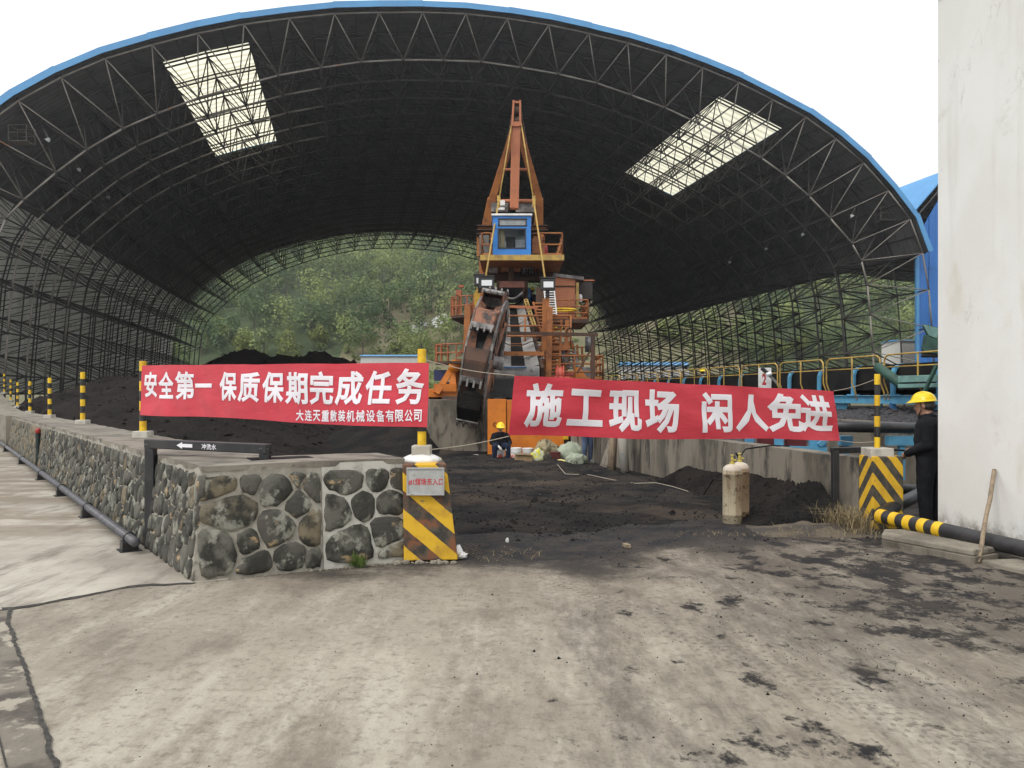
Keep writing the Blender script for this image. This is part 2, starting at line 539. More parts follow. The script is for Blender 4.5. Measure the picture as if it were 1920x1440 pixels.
# high-bay lamps on the frame
lamp_spots = [(58, 90, 262), (65.7, 148, 318), (74.8, 203, 370), (82.6, 238, 405), (58, 1597, 405), (65, 1505, 440), (71, 1436, 467), (78, 1368, 492)]
for i, (D, px, py) in enumerate(lamp_spots):
    r = Vector(((px - 960) / FPX, 1, -(py - HORIZON) / FPX))
    t = D / r.dot(DV)
    p = Vector((0, 0, EYE)) + r * t
    side = 'left' if i < 4 else 'right'
    t_ = thing('shed_lamp', ['nearest white lamp along the %s side of the shed frame', 'second white lamp from the front on the %s side of the shed frame',
                             'third white lamp from the front on the %s side of the shed frame', 'farthest white lamp in the row on the %s side of the shed frame'][i % 4] % side,
               'lamp', p, 'white lamps hung along the shed frame')
    sx = .35 if i < 4 else -.35
    MB().lathe([(.05, .15), (.11, .08), (.19, -.08), (.17, -.10)], p, 12, rot=Matrix.Rotation(R_(35 if i < 4 else -35), 3, 'Y')).build('lamp_shade', M['lamp_white'], t_, smooth=True)
    MB().tube([p + Vector((0, 0, .15)), p + Vector((-sx, .1, .7))], .035, 6).build('bracket', M['steel_frame'], t_)

# small service baskets on the frame
for (px, py, D, lab) in ((41, 252, 57.5, 'small steel service basket high on the left front of the shed frame'), (1660, 402, 57.5, 'small steel service basket high on the right front of the shed frame')):
    r = Vector(((px - 960) / FPX, 1, -(py - HORIZON) / FPX))
    p = Vector((0, 0, EYE)) + r * (D / r.dot(DV))
    t_ = thing('service_basket', lab, 'platform', p - Vector((0, 0, .55)), 'service baskets on the shed frame')
    MB().box(p - Vector((0, 0, .55)), (1.2, 1.0, .06)).build('floor', M['steel_frame'], t_)
    rl = MB()
    for dx in (-.58, .58):
        for dy in (-.48, .48):
            rl.tube([p + Vector((dx, dy, -.55)), p + Vector((dx, dy, .5))], .03, 5)
    for dz in (0, .48):
        c = [p + Vector((dx, dy, dz)) for dx, dy in ((-.58, -.48), (.58, -.48), (.58, .48), (-.58, .48), (-.58, -.48))]
        for a, b in zip(c, c[1:]): rl.tube([a, b], .025, 5)
    rl.build('railing', M['steel_frame'], t_)

# ---------------------------------------------------------------- second shed on the right
U2 = 44.2 + 42.2 - 2.7
s2 = thing('coal_shed', 'neighbouring arched coal shed with blue roof, half hidden by the white building', 'coal shed', S(U2, 0, D0 + 2))
S20 = next(s / 100 for s in range(0, 9999) if at2(-s / 100).y < 15.7)
N2 = int((LEN2 + S20) / 6.0)
ST2 = (LEN2 + S20) / N2
SK2, UP2, LO2 = shed_nodes(pn2, U2, -S20, ST2, N2, lambda s: 3.2)
DS2 = D0 + 1.6
for k in range(N2):
    for c in range(3):
        d0, d1 = DS2 + c * 25.5, DS2 + (c + 1) * 25.5
        a, b = SK2[k], SK2[k + 1]
        p, nr = pn2(-S20 + (k + .5) * ST2)
        off = Vector((0, 0, nr.y)) * .08 + EV * nr.x * .08
        MB().slab([S(a[0], a[1], d0), S(b[0], b[1], d0), S(b[0], b[1], d1), S(a[0], a[1], d1)], off, [1, 0, 1, 1, 1, 1]).build('roof_panel', [M['roof_in'], M['roof_out']], s2)
fr = MB()
for j in range(0, 22, 2):
    d = DS2 + j * BAY
    for k in range(N2):
        a, b = S(UP2[k][0], UP2[k][1], d), S(UP2[k + 1][0], UP2[k + 1][1], d)
        l = S(LO2[k][0], LO2[k][1], d + BAY)
        bar3(fr, a, b, .07); bar3(fr, a, l, .05); bar3(fr, b, l, .05)
        if k < N2 - 1: bar3(fr, l, S(LO2[k + 1][0], LO2[k + 1][1], d + BAY), .08)
        if j < 20:
            bar3(fr, a, S(UP2[k][0], UP2[k][1], d + 2 * BAY), .06)
            bar3(fr, l, S(LO2[k][0], LO2[k][1], d + 3 * BAY), .06)
            bar3(fr, S(UP2[k][0], UP2[k][1], d + 2 * BAY), l, .05)
            bar3(fr, S(UP2[k + 1][0], UP2[k + 1][1], d + 2 * BAY), l, .05)
fr.build('space_frame', M['steel_frame_dark'], s2, kind='stuff')
# blue end wall, sheet by sheet
for i in range(9):
    u0_, u1_ = 44.7 + i * 1.0, 44.7 + (i + 1) * 1.0 - .03
    def vt(u):
        return float(np.interp(u, [44.2, 45.2, 47, 50, 54], [13.2, 15.4, 18.2, 20.4, 22.0]))
    d = DS2 - .2 - .04 * (i % 2)
    for (z0, z1a, z1b) in ((1.5, 12.0, 12.0), (11.9, vt(u0_), vt(u1_))):
        dd = d - (.03 if z0 > 5 else 0)
        MB().slab([S(u0_, z0, dd), S(u1_, z0, dd), S(u1_, z1b, dd), S(u0_, z1a, dd)], DV * .05).build('wall_sheet', M['clad_blue'], s2)
MB().slab([S(44.5, 13.0, DS2 - .3), S(44.75, 13.0, DS2 - .3), S(44.75, 1.5, DS2 - .3), S(44.5, 1.5, DS2 - .3)], DV * .2).build('corner_trim', M['trim_blue'], s2)
# ---------------------------------------------------------------- ground sheets
def fbm(x, y, s, seed=0.0, oct_=4):
    return noise.fractal(Vector((x * s, y * s, seed)), 1.0, 2.0, oct_)

m, n_, l_ = nt_new('coal_dusted_ground'); b = NB(m)
y = b.xyz()[1]; 
base = b.mix(b.step(b.noise(.9, 8, .6), .35, .65), (.0115, .0115, .0125), (.037, .033, .030))
base = b.mix(b.math('MULTIPLY', b.step(b.noise(.5, 9, .72, b.scalev((.6, 1, 1))), .48, .66), .85), base, (.085, .066, .050))
base = b.mix(b.step(b.noise(5, 8, .7), .62, .72), base, (.012, .012, .012))
base = b.mix(b.step(b.vor(3.2), .06, .03), base, (.22, .2, .17))
far = b.step(y, 150, 190)
base = b.mix(far, base, (.10, .105, .05))
b.col(base); b.bs.inputs['Roughness'].default_value = .95; b.bs.inputs['Specular IOR Level'].default_value = .12
b.bump(b.noise(4, 10, .72), 1.0, .09)
M['ground'] = m
def zg(y):
    """the yard floor falls gently towards the shed"""
    return -.28 * min(1, max(0, (y - 12) / 13))
gr = MB()
gys = [-80, -10, 8, 12, 25, 60, 150, 600, 850]
gr.grid(lambda u, v: Vector((-500 + 1000 * u, gys[round(v * 8)], zg(gys[round(v * 8)]))), 6, 8)
tag(gr.build('ground', M['ground']), kind='structure')
# churned coal floor between the walls: a fine sheet with real ruts
def floor_h(x, y):
    return zg(y) + floor_b(x, y)
def floor_b(x, y):
    h = .05 * fbm(x, y, .7, 2) + .03 * fbm(x, y, 2.3, 5)
    k = min(1, max(0, (y - 9.4 - .5 * max(0, x - .5)) / 2.5))
    return -.012 + .05 * k + (1.5 * max(0, h + .03) + .014 * math.sin((x * 1.0 - y * .25) * 6 + 2 * fbm(x, y, .5, 1))) * k
cf = MB()
def cfn(u, v):
    yy = 9.2 + 48 * v ** 1.7
    xx = lerp(-1.0 - (yy - 9) * .72 * .62, 4.2 - (yy - 9) * .2, u)
    return Vector((xx, yy, floor_h(xx, yy)))
cf.grid(cfn, 120, 170)
tag(cf.build('coal_floor', M['ground'], smooth=True), kind='structure')

m, n_, l_ = nt_new('old_concrete_apron'); b = NB(m)
X, Y, _z = b.xyz()
base = b.mix(b.step(b.noise(.45, 8, .66), .36, .64), (.375, .338, .268), (.275, .246, .197))
diag = b.scalev((1, .22, 1), rot=(0, 0, R_(16)))
base = b.mix(b.step(b.noise(1.1, 11, .74, diag), .46, .64), base, (.455, .42, .345))
base = b.mix(b.math('MULTIPLY', b.step(b.noise(1.6, 12, .76, b.scalev((1, .4, 1), rot=(0, 0, R_(20)))), .47, .66), .8), base, (.175, .15, .118))
base = b.mix(b.math('MULTIPLY', b.step(b.noise(12, 12, .82), .49, .63), .7), base, (.165, .145, .115))
base = b.mix(b.math('MULTIPLY', b.step(b.vor(9), .10, .04), b.step(b.noise(1.2, 4, .6), .45, .6)), base, (.075, .068, .058))
base = b.mix(b.math('MULTIPLY', b.step(b.noise(13, 10, .8, b.scalev((1, .7, 1.3))), .56, .66), .5), base, (.46, .43, .36))
edge = b.math('SUBTRACT', Y, b.math('ADD', 7.72, b.math('MULTIPLY', b.math('MAXIMUM', b.math('SUBTRACT', X, .7), 0), .66)))
edge = b.math('ADD', edge, b.math('MULTIPLY', b.math('SUBTRACT', b.noise(.75, 12, .74), .5), 4.4))
mk = b.step(edge, -.55, .6)
smk = b.step(edge, -2.2, .6)
bias = b.math('MULTIPLY', b.step(X, -.7, 1.0), .125)
bias = b.math('ADD', bias, b.math('MULTIPLY', b.math('MULTIPLY', b.step(X, 1.6, 3.4), b.step(Y, 4.4, 6.2)), .10))
bias = b.math('SUBTRACT', bias, b.math('MULTIPLY', b.step(X, -.4, -1.4), .1))
pn_ = b.math('ADD', b.noise(2.3, 12, .70, b.scalev((1, .75, 1), rot=(0, 0, -.3))), bias)
pn_ = b.math('ADD', pn_, b.math('MULTIPLY', b.math('SUBTRACT', b.noise(45, 4, .7), .5), .10))
mk2 = b.step(pn_, .69, .765)
soft = b.math('MULTIPLY', b.step(b.math('ADD', b.noise(1.0, 12, .78, b.scalev((1, .3, 1), rot=(0, 0, R_(18)))), b.math('MULTIPLY', bias, 1.0)), .52, .76), .85)
mk = b.math('MAXIMUM', mk, mk2)
base = b.mix(b.math('MULTIPLY', smk, .55), base, (.12, .095, .072))
base = b.mix(soft, base, (.098, .083, .068))
dust = b.mix(b.step(b.noise(3, 10, .72), .4, .62), (.015, .015, .017), (.044, .037, .031))
base = b.mix(mk, base, dust)
# tyre tread prints (a pair of tracks of thin bars)
tx = b.scalev((1, 1, 1), rot=(0, 0, R_(-28)))
tX, tY, _ = b.xyz(tx)
def track(c0, w):
    d = b.math('ABSOLUTE', b.math('SUBTRACT', tX, c0))
    inb = b.step(d, w, w - .03)
    bars = b.step(b.math('SINE', b.math('ADD', b.math('MULTIPLY', tY, 78), b.math('MULTIPLY', d, 40))), .1, .6)
    ribs = b.step(b.math('SINE', b.math('MULTIPLY', d, 95)), -.2, .5)
    return b.math('MULTIPLY', b.math('MULTIPLY', inb, b.math('MULTIPLY', bars, ribs)), b.step(b.noise(.8, 5, .6), .38, .52))
tk = b.math('MAXIMUM', track(3.75, .17), track(5.35, .17))
base = b.mix(b.math('MULTIPLY', tk, .5), base, (.12, .105, .085))
b.col(base); b.bs.inputs['Roughness'].default_value = .88; b.bs.inputs['Specular IOR Level'].default_value = .3
hh = b.math('ADD', b.noise(16, 9, .7), b.math('MULTIPLY', mk, .5))
b.bump(hh, .8, .02)
M['apron'] = m
ap = MB(); ap.add([(-16, -8, .006), (12, -8, .006), (12, 12, .006), (-16, 12, .006)], [(0, 1, 2, 3)])
tag(ap.build('concrete_apron', M['apron']), kind='structure')

m, n_, l_ = nt_new('pale_side_concrete'); b = NB(m)
X, Y, _z = b.xyz()
base = b.mix(b.step(b.noise(.5, 7, .62, b.scalev((1, .8, 1))), .38, .62), (.47, .44, .37), (.28, .25, .205))
base = b.mix(b.step(b.noise(1.1, 12, .74, b.scalev((1.6, .35, 1), rot=(0, 0, .3))), .48, .66), base, (.17, .145, .115))
far = b.step(Y, 7.5, 11)
base = b.mix(b.math('MULTIPLY', far, b.step(b.noise(.9, 7, .65, b.scalev((.6, 1.5, 1))), .38, .6)), base, (.21, .175, .13))
base = b.mix(b.step(b.noise(2.2, 8, .7), .62, .75), base, (.12, .11, .10))
base = b.mix(b.math('MULTIPLY', b.step(b.noise(3.2, 5, .6), .66, .74), far), base, (.26, .12, .06))
b.col(base); b.bs.inputs['Roughness'].default_value = .85
b.bump(b.noise(14, 9, .7), .4, .015)
M['side_concrete'] = m
A = Vector((-2.9, 7.24, 0)); B = Vector((-1.06, 8.19, 0))
WS = Vector((-.583, .812, 0)).normalized()
crack = [(-2.86, 7.22), (-3.10, 7.17), (-3.39, 7.08), (-3.52, 6.90), (-3.66, 6.72), (-3.82, 6.50), (-3.98, 6.36), (-4.3, 6.25), (-4.9, 6.0), (-6.5, 5.5), (-12, 4.0)]
sp = MB()
rr = random.Random(4)
edge_pts = []
for (x0, y0), (x1, y1) in zip(crack, crack[1:]):
    nn = max(2, int(math.hypot(x1 - x0, y1 - y0) / .06))
    for i in range(nn):
        t = i / nn
        x, y = lerp(x0, x1, t), lerp(y0, y1, t)
        edge_pts.append((x + .012 * fbm(x, y, 9, 1), y + .03 * fbm(x, y, 6, 3) + .012 * rr.uniform(-1, 1)))
far_edge = A + WS * 60
poly = [Vector((x, y, .016)) for x, y in edge_pts] + [Vector((-60, 0, .016)), Vector((-80, far_edge.y, .016)), Vector((far_edge.x + .4, far_edge.y, .016)), Vector((A.x + .3, A.y + .1, .016))]
sp.slab(poly[::-1], (0, 0, -.02))
tag(sp.build('side_pavement', M['side_concrete']), kind='structure')
# grit lying in the open joint
M['grit'] = mat('black_joint_grit', (.035, .033, .03), .95, (.07, .065, .055), 20, bump=.8, bs=60)
ck = MB()
L_, R__ = [], []
for i, (x, y) in enumerate(edge_pts[:150]):
    w = .02 + .04 * max(0, fbm(x, y, 2.2, 8) + .45) + .10 * min(1, i / 60)
    L_.append(Vector((x + .01, y + .01, .0185))); R__.append(Vector((x - .1 * w, y - w, .0115)))
for i in range(len(L_) - 1):
    ck.add([R__[i], R__[i + 1], L_[i + 1], L_[i]], [(0, 1, 2, 3)])
tag(ck.build('joint_grit', M['grit']), kind='structure')
for i in range(5):
    j = 24 + i * 17; x, y = edge_pts[j]
    mbq = MB(); r = rr.uniform(.02, .06)
    pp = [(x + r * 1.6 * math.cos(a) * rr.uniform(.7, 1.1), y - .03 + r * .8 * math.sin(a) * rr.uniform(.7, 1.1)) for a in [k * PI / 3.5 for k in range(7)]]
    mbq.prism(pp, .008, .022)
    o = mbq.build('pavement_chip', M['side_concrete'], loc=(x, y, 0))
    tag(o, ['pale concrete chip lying in the cracked joint, nearest the stone wall', 'second pale concrete chip from the stone wall in the cracked joint', 'third pale concrete chip from the stone wall in the cracked joint', 'fourth pale concrete chip from the stone wall in the cracked joint', 'pale concrete chip lying in the cracked joint, farthest from the wall'][i], 'concrete chip', 'concrete chips in the joint')
# sunken gritty kerb strip at the bottom left
kb = MB()
ks_r = [(-3.95, 6.3), (-3.8, 6.03), (-2.93, 4.83), (-2.08, 3.65), (-1.0, 2.2), (.5, .1)]
ks_l = [(-4.35, 6.15), (-4.2, 5.9), (-3.10, 4.70), (-2.27, 3.60), (-1.2, 2.1), (.25, 0)]
lp, rp = [], []
for (a, c), (a2, c2) in zip(zip(ks_l, ks_r), list(zip(ks_l, ks_r))[1:]):
    for i in range(30):
        t = i / 30
        rp.append(Vector((lerp(c[0], c2[0], t), lerp(c[1], c2[1], t), .0112)) + Vector((.016 * fbm(i * .17, c[1], 1.9, 4) + .008 * rr.uniform(-1, 1), 0, 0)))
        lp.append(Vector((lerp(a[0], a2[0], t), lerp(a[1], a2[1], t), .0112)))
for i in range(len(lp) - 1):
    kb.add([lp[i], rp[i], rp[i + 1], lp[i + 1]], [(3, 2, 1, 0)])
M['kerb_grit'] = mat('gritty_kerb_concrete', (.19, .168, .135), .95, (.08, .07, .058), 2.2, c3=(.33, .30, .24), s3=4.5, lo3=.52, hi3=.60, bump=.8, bs=35, shift=False)
tag(kb.build('kerb_strip', M['kerb_grit']), kind='structure')
kj = MB()
for i in range(len(rp) - 1):
    w0 = .012 + .014 * abs(fbm(i, 0, .3, 2))
    kj.add([rp[i] + Vector((-w0, 0, .004)), rp[i] + Vector((w0, 0, .004)), rp[i + 1] + Vector((w0, 0, .004)), rp[i + 1] + Vector((-w0, 0, .004))], [(3, 2, 1, 0)])
    kj.add([lp[i] + Vector((-.006, 0, .004)), lp[i] + Vector((.006, 0, .004)), lp[i + 1] + Vector((.006, 0, .004)), lp[i + 1] + Vector((-.006, 0, .004))], [(3, 2, 1, 0)])
tag(kj.build('kerb_joint', M['grit']), kind='structure')
tag(MB().add([lp[0] + Vector((-14, 0, -.002)), lp[0] + Vector((0, 0, -.002)), lp[-1] + Vector((0, 0, -.002)), lp[-1] + Vector((-14, 0, -.002))], [(3, 2, 1, 0)]).build('kerb_slab', M['apron']), kind='structure')

# crumbs of coal scattered on the apron
cr = MB()
rr = random.Random(11)
cnt = 0
while cnt < 2600:
    x, y = rr.uniform(-3.5, 6), rr.uniform(2.6, 10.4)
    pr = .05 + .5 * min(1, max(0, (x + .6) / 3)) + (.5 if y > 8 else 0)
    pr *= .25 + 1.6 * max(0, fbm(x, y, 1.4, 6) + .1)
    if rr.random() > pr: continue
    if (x < -1 and y > 6.8) or x > 4.6 and y < 9: continue
    cnt += 1
    r = rr.uniform(.002, .007) * (2.2 if rr.random() < .05 else 1)
    o = len(cr.V)
    a0 = rr.uniform(0, 6)
    ring = [Vector((x + r * rr.uniform(.7, 1.4) * math.cos(a0 + k * 1.571), y + r * rr.uniform(.7, 1.4) * math.sin(a0 + k * 1.571), .006)) for k in range(4)]
    cr.add(ring + [Vector((x, y, .006 + r * 1.1))], [(0, 1, 4), (1, 2, 4), (2, 3, 4), (3, 0, 4)])
tag(cr.build('coal_crumbs', M['coal']), 'loose black coal crumbs scattered over the concrete apron', 'coal', kind='stuff')

# ---------------------------------------------------------------- hills, woods and far buildings
def spur(x, y):
    return 31 * math.exp(-((x - 24) / 34) ** 2 - ((y - 256) / 48) ** 2) + 9 * math.exp(-((x + 22) / 26) ** 2 - ((y - 222) / 34) ** 2)
def hill(x, y):
    t = max(0, y - 172 - .05 * abs(x))
    z = (.50 - .0011 * max(0, x - 20)) * t * min(1, t / 70 + .2)
    z = 135 * (1 - math.exp(-z / 120)) if z > 0 else 0
    z *= 1 + .14 * fbm(x, y, .006, 3)
    return max(z, spur(x, y)) + (.8 * fbm(x, y, .05, 1) if y > 170 else 0) - .3
m, n_, l_ = nt_new('hillside_grass'); b = NB(m)
base = b.mix(b.step(b.noise(.06, 7, .6), .4, .62), (.25, .22, .135), (.165, .16, .085))
base = b.mix(b.step(b.noise(.22, 8, .65), .55, .68), base, (.19, .165, .09))
base = b.mix(b.step(b.noise(.5, 8, .7), .58, .7), base, (.045, .06, .02))
b.col(base); b.bs.inputs['Roughness'].default_value = .95
b.bump(b.noise(.8, 8, .7), .8, .4)
M['hill'] = m
hm = MB()
def hfn(u, v):
    x = -420 + 900 * u; yv = 150 + 650 * v ** 1.5
    return Vector((x, yv, hill(x, yv)))
hm.grid(hfn, 120, 70)
M['forest_floor'] = mat('forest_floor_undergrowth', (.075, .11, .045), .95, (.05, .07, .03), .2, bump=.8, bs=2, bd=.3, shift=False)
hm.M = [1 if (spur(*(sum((hm.V[i] for i in f), Vector()) / 4).xy) < 4 and (hm.V[f[0]].y > 195)) else 0 for f in hm.F]
tag(hm.build('hillside', [M['hill'], M['forest_floor']], smooth=True), kind='structure')

def leaf_mat(name, cs, sc):
    m, n, l = nt_new(name); b = NB(m)
    geo = n.new('ShaderNodeNewGeometry')
    pv = geo.outputs['Position']
    c = b.mix(b.step(b.noise(sc, 2, .5, pv), .38, .62), cs[0], cs[1])
    c = b.mix(b.math('MULTIPLY', b.step(b.noise(sc * 2.3, 2, .5, pv), .50, .70), .8), c, cs[2])
    b.col(c); b.bs.inputs['Roughness'].default_value = .7; b.bs.inputs['Specular IOR Level'].default_value = .2
    tr = n.new('ShaderNodeBsdfTranslucent'); l.new(c, tr.inputs[0])
    mx = n.new('ShaderNodeMixShader'); mx.inputs[0].default_value = .3
    l.new(b.bs.outputs[0], mx.inputs[1]); l.new(tr.outputs[0], mx.inputs[2]); l.new(mx.outputs[0], n['Material Output'].inputs[0])
    return m
M['leaf'] = leaf_mat('woodland_foliage', ((.13, .19, .08), (.33, .39, .145), (.068, .115, .066)), .06)
M['leaf2'] = leaf_mat('light_green_foliage', ((.25, .29, .09), (.19, .23, .065), (.11, .15, .045)), .3)
M['bark'] = mat('tree_bark', (.10, .08, .06), .95)
rng = np.random.default_rng(5)
def crown_quads(cx, cy, cz, h, r, n, size):
    """leaf-clump quads spread through several lobes of one crown"""
    nl = 9
    lc = np.stack([rng.uniform(-.55, .55, nl) * r, rng.uniform(-.55, .55, nl) * r, rng.uniform(.32, .85, nl) * h], 1)
    lc[0] = (0, 0, .82 * h)
    lr = rng.uniform(.34, .56, nl) * r
    li = rng.integers(0, nl, n)
    d = rng.normal(size=(n, 3)); d /= np.linalg.norm(d, axis=1)[:, None]
    rad = rng.uniform(.55, 1.0, n) ** .6
    p = lc[li] + d * (lr[li] * rad)[:, None] * np.array([1, 1, 1.05])
    p += np.array([cx, cy, cz])
    nrm = d + rng.normal(size=(n, 3)) * .30 + np.array([0, 0, .25]); nrm /= np.linalg.norm(nrm, axis=1)[:, None]
    a = np.cross(nrm, rng.normal(size=(n, 3))); a /= np.linalg.norm(a, axis=1)[:, None]
    bb = np.cross(nrm, a)
    sz = (rng.uniform(.6, 1.3, n) * size)[:, None]
    return np.stack([p - a * sz, p - bb * sz * .7, p + a * sz, p + bb * sz * .7], 1)
def quads_obj(name, q, material, parent=None, loc=None, kind=None):
    q = q.reshape(-1, 3).astype(np.float32)
    base = Vector(loc) if loc is not None else (WL.get(parent.name, Vector()) if parent else Vector())
    q = q - np.array(base, dtype=np.float32)
    nq = len(q) // 4
    me = bpy.data.meshes.new(name)
    me.vertices.add(nq * 4); me.loops.add(nq * 4); me.polygons.add(nq)
    me.vertices.foreach_set('co', q.ravel())
    me.loops.foreach_set('vertex_index', np.arange(nq * 4, dtype=np.int32))
    me.polygons.foreach_set('loop_start', np.arange(0, nq * 4, 4, dtype=np.int32))
    me.materials.append(material)
    me.update(); me.validate()
    o = bpy.data.objects.new(name, me); COL.objects.link(o)
    if parent: o.parent = parent
    else: o.location = base
    WL[o.name] = base
    if kind: o['kind'] = kind
    return o
rr = random.Random(21)
wood = []
trunks = MB()
for i in range(9000):
    yv = 185 + 330 * rr.random() ** .8
    x = rr.uniform(-190, 300)
    px = 960 + FPX * x / yv
    z = hill(x, yv)
    py = HORIZON - FPX * (z - EYE) / yv
    if not (260 < px < 1230 or 1230 < px < 1860): continue
    if py < 742 - 370 or py > 720: continue
    if spur(x, yv) > z - 2.5 and z > 1.5: continue
    if yv < 205 and rr.random() < .75: continue
    if any((x - a) ** 2 + (yv - c) ** 2 < (4.9 + (yv - 180) * .010) ** 2 for a, c in wood): continue
    wood.append((x, yv))
Q = []
for (x, yv) in wood:
    h = rr.uniform(8.0, 15.5)
    near = yv < 300
    Q.append(crown_quads(x, yv, hill(x, yv) - .8, h, h * rr.uniform(.40, .56), 480 if near else 260, .40 if near else .56))
    z0 = hill(x, yv) - .5
    trunks.tube([(x, yv, z0), (x, yv, z0 + h * .5)], .16, 4, cap=False)
quads_obj('hillside_forest', np.concatenate(Q), M['leaf'], kind='stuff')['label'] = 'dense green woodland covering the hill behind the sheds'
trunks.build('forest_trunks', M['bark'], kind='stuff')['label'] = 'trunks of the dense woodland on the hill'
# scrub on the open slope
Q = []
for i in range(1500):
    x, yv = rr.uniform(-75, 95), rr.uniform(172, 262)
    if spur(x, yv) < 2 or rr.random() > .45 + .8 * max(0, fbm(x, yv, .05, 9)) + (.5 if x < 0 else -.1): continue
    h = rr.uniform(.8, 3.0) if x < 5 else rr.uniform(.5, 1.6)
    Q.append(crown_quads(x, yv, hill(x, yv) - .3, h, h * .7, 60, .3))
quads_obj('hillside_scrub', np.concatenate(Q), M['leaf'], kind='stuff')['label'] = 'low scrub on the open grassy slope'
# trees that stand apart at the foot of the hill
tree_list = [(540, 205, 9.5, 'dense pale green tree at the foot of the wooded hill above the left banner'), (600, 212, 7.5, 'rounded light green tree right of the pale tree above the left banner'),
             (455, 208, 8.5, 'light green tree nearest the left foot of the far arch'), (766, 196, 8.0, 'bushy light tree beside the white rubble left of the machine'),
             (742, 206, 5.5, 'small light tree left of the white rubble on the slope'), (655, 214, 8.5, 'broad light tree on the hill above the far white shed'),
             (405, 216, 8.5, 'light tree partly behind the left columns of the far arch'), (520, 186, 3.0, 'low bright bush behind the crest of the brown coal heap'),
             (575, 186, 3.0, 'low bright bush right of the crest of the brown coal heap'), (1460, 205, 8.0, 'light green tree beyond the right lattice wall'),
             (1500, 212, 7.0, 'second light green tree beyond the right lattice wall')]
for px, yv, h, lab in tree_list:
    x = (px - 960) / FPX * yv
    z = hill(x, yv)
    bush = h < 4
    t_ = thing('bush' if bush else 'broadleaf_tree', lab, 'bush' if bush else 'tree', (x, yv, z - .3), 'trees standing apart below the wood')
    quads_obj('crown', crown_quads(x, yv, z - .4, h, h * (.7 if bush else .45), 260 if bush else 650, .26 if bush else .36), M['leaf2'], t_)
    tk_ = MB().tube([(x, yv, z - .4), (x + .1, yv, z + h * .3), (x, yv, z + h * .7)], [.2, .15, .06], 6)
    for k in range(4):
        a = k * 1.6 + .4
        tk_.tube([(x, yv, z + h * (.25 + .08 * k)), (x + math.cos(a) * h * .25, yv + math.sin(a) * h * .25, z + h * (.5 + .08 * k))], [.08, .03], 5)
    tk_.build('trunk', M['bark'], t_)
# white rubble on the slope
for (px, py, w, lab) in ((785, 614, 3.0, 'left patch of white rubble on the grassy slope'), (829, 604, 4.2, 'right longer patch of white rubble on the grassy slope')):
    yv = 200.0
    for it in range(120):
        x = (px - 960) / FPX * yv
        if EYE - (py - HORIZON) / FPX * yv <= hill(x, yv) + .3: break
        yv += 1
    mb = MB(); rq = random.Random(px); w *= yv / 330
    for i in range(40):
        dx, dy = rq.uniform(-w, w), rq.uniform(-2.5, 2.5)
        if (dx / w) ** 2 + (dy / 2.5) ** 2 > 1: continue
        xx, yy = x + dx, yv + dy + dx * .3
        mb.ell((xx, yy, hill(xx, yy) + .25), (rq.uniform(.5, 1.1), rq.uniform(.5, 1.1), rq.uniform(.25, .45)), 6, 4)
    tag(mb.build('rubble_patch', M['white_paint'], loc=(x, yv, hill(x, yv))), lab, 'rubble', 'white rubble patches on the slope')
# far white buildings with blue roofs
def far_building(px0, px1, yv, ztop, lab, h_roof=1.0, depth=8, win=True):
    x0, x1 = (px0 - 960) / FPX * yv, (px1 - 960) / FPX * yv
    c = Vector(((x0 + x1) / 2, yv + depth / 2, 0))
    t_ = thing('building', lab, 'building', c, 'white buildings behind the sheds')
    z1 = ztop - h_roof
    MB().box((c.x, c.y, z1 / 2 + .01), (x1 - x0, depth, z1)).build('wall', M['white_paint'], t_)
    rf = MB().slab([Vector((x0 - .3, yv - .3, z1 + .02)), Vector((x0 - .3, yv + depth / 2, ztop)), Vector((x0 - .3, yv + depth + .3, z1 + .02))], (x1 - x0 + .6, 0, 0))
    rf.build('roof', M['roof_out'], t_)
    n = max(2, int((x1 - x0) / 3.2))
    for i in range(n if win else 0):
        xx = lerp(x0, x1, (i + .5) / n)
        f = MB().box((xx, yv - .03, z1 * .42), (1.0, .1, 1.0)).build('window', M['window_dark'], t_)
        MB().box((xx, yv - .09, z1 * .42), (.06, .04, 1.0)).box((xx, yv - .09, z1 * .42 + .52), (1.1, .05, .06)).box((xx, yv - .09, z1 * .42 - .52), (1.1, .07, .06)).build('window_frame', M['white_paint'], f)
    return t_
far_building(676, 792, 160, 10.1, 'long white building with pale blue roof behind the left banner', .5)
far_building(1170, 1292, 160, 8.6, 'long white building with blue roof seen through the right lattice columns', .8)
far_building(1688, 1760, 158, 13.0, 'white building block beside the blue end wall beyond the lattice', .4, win=False)

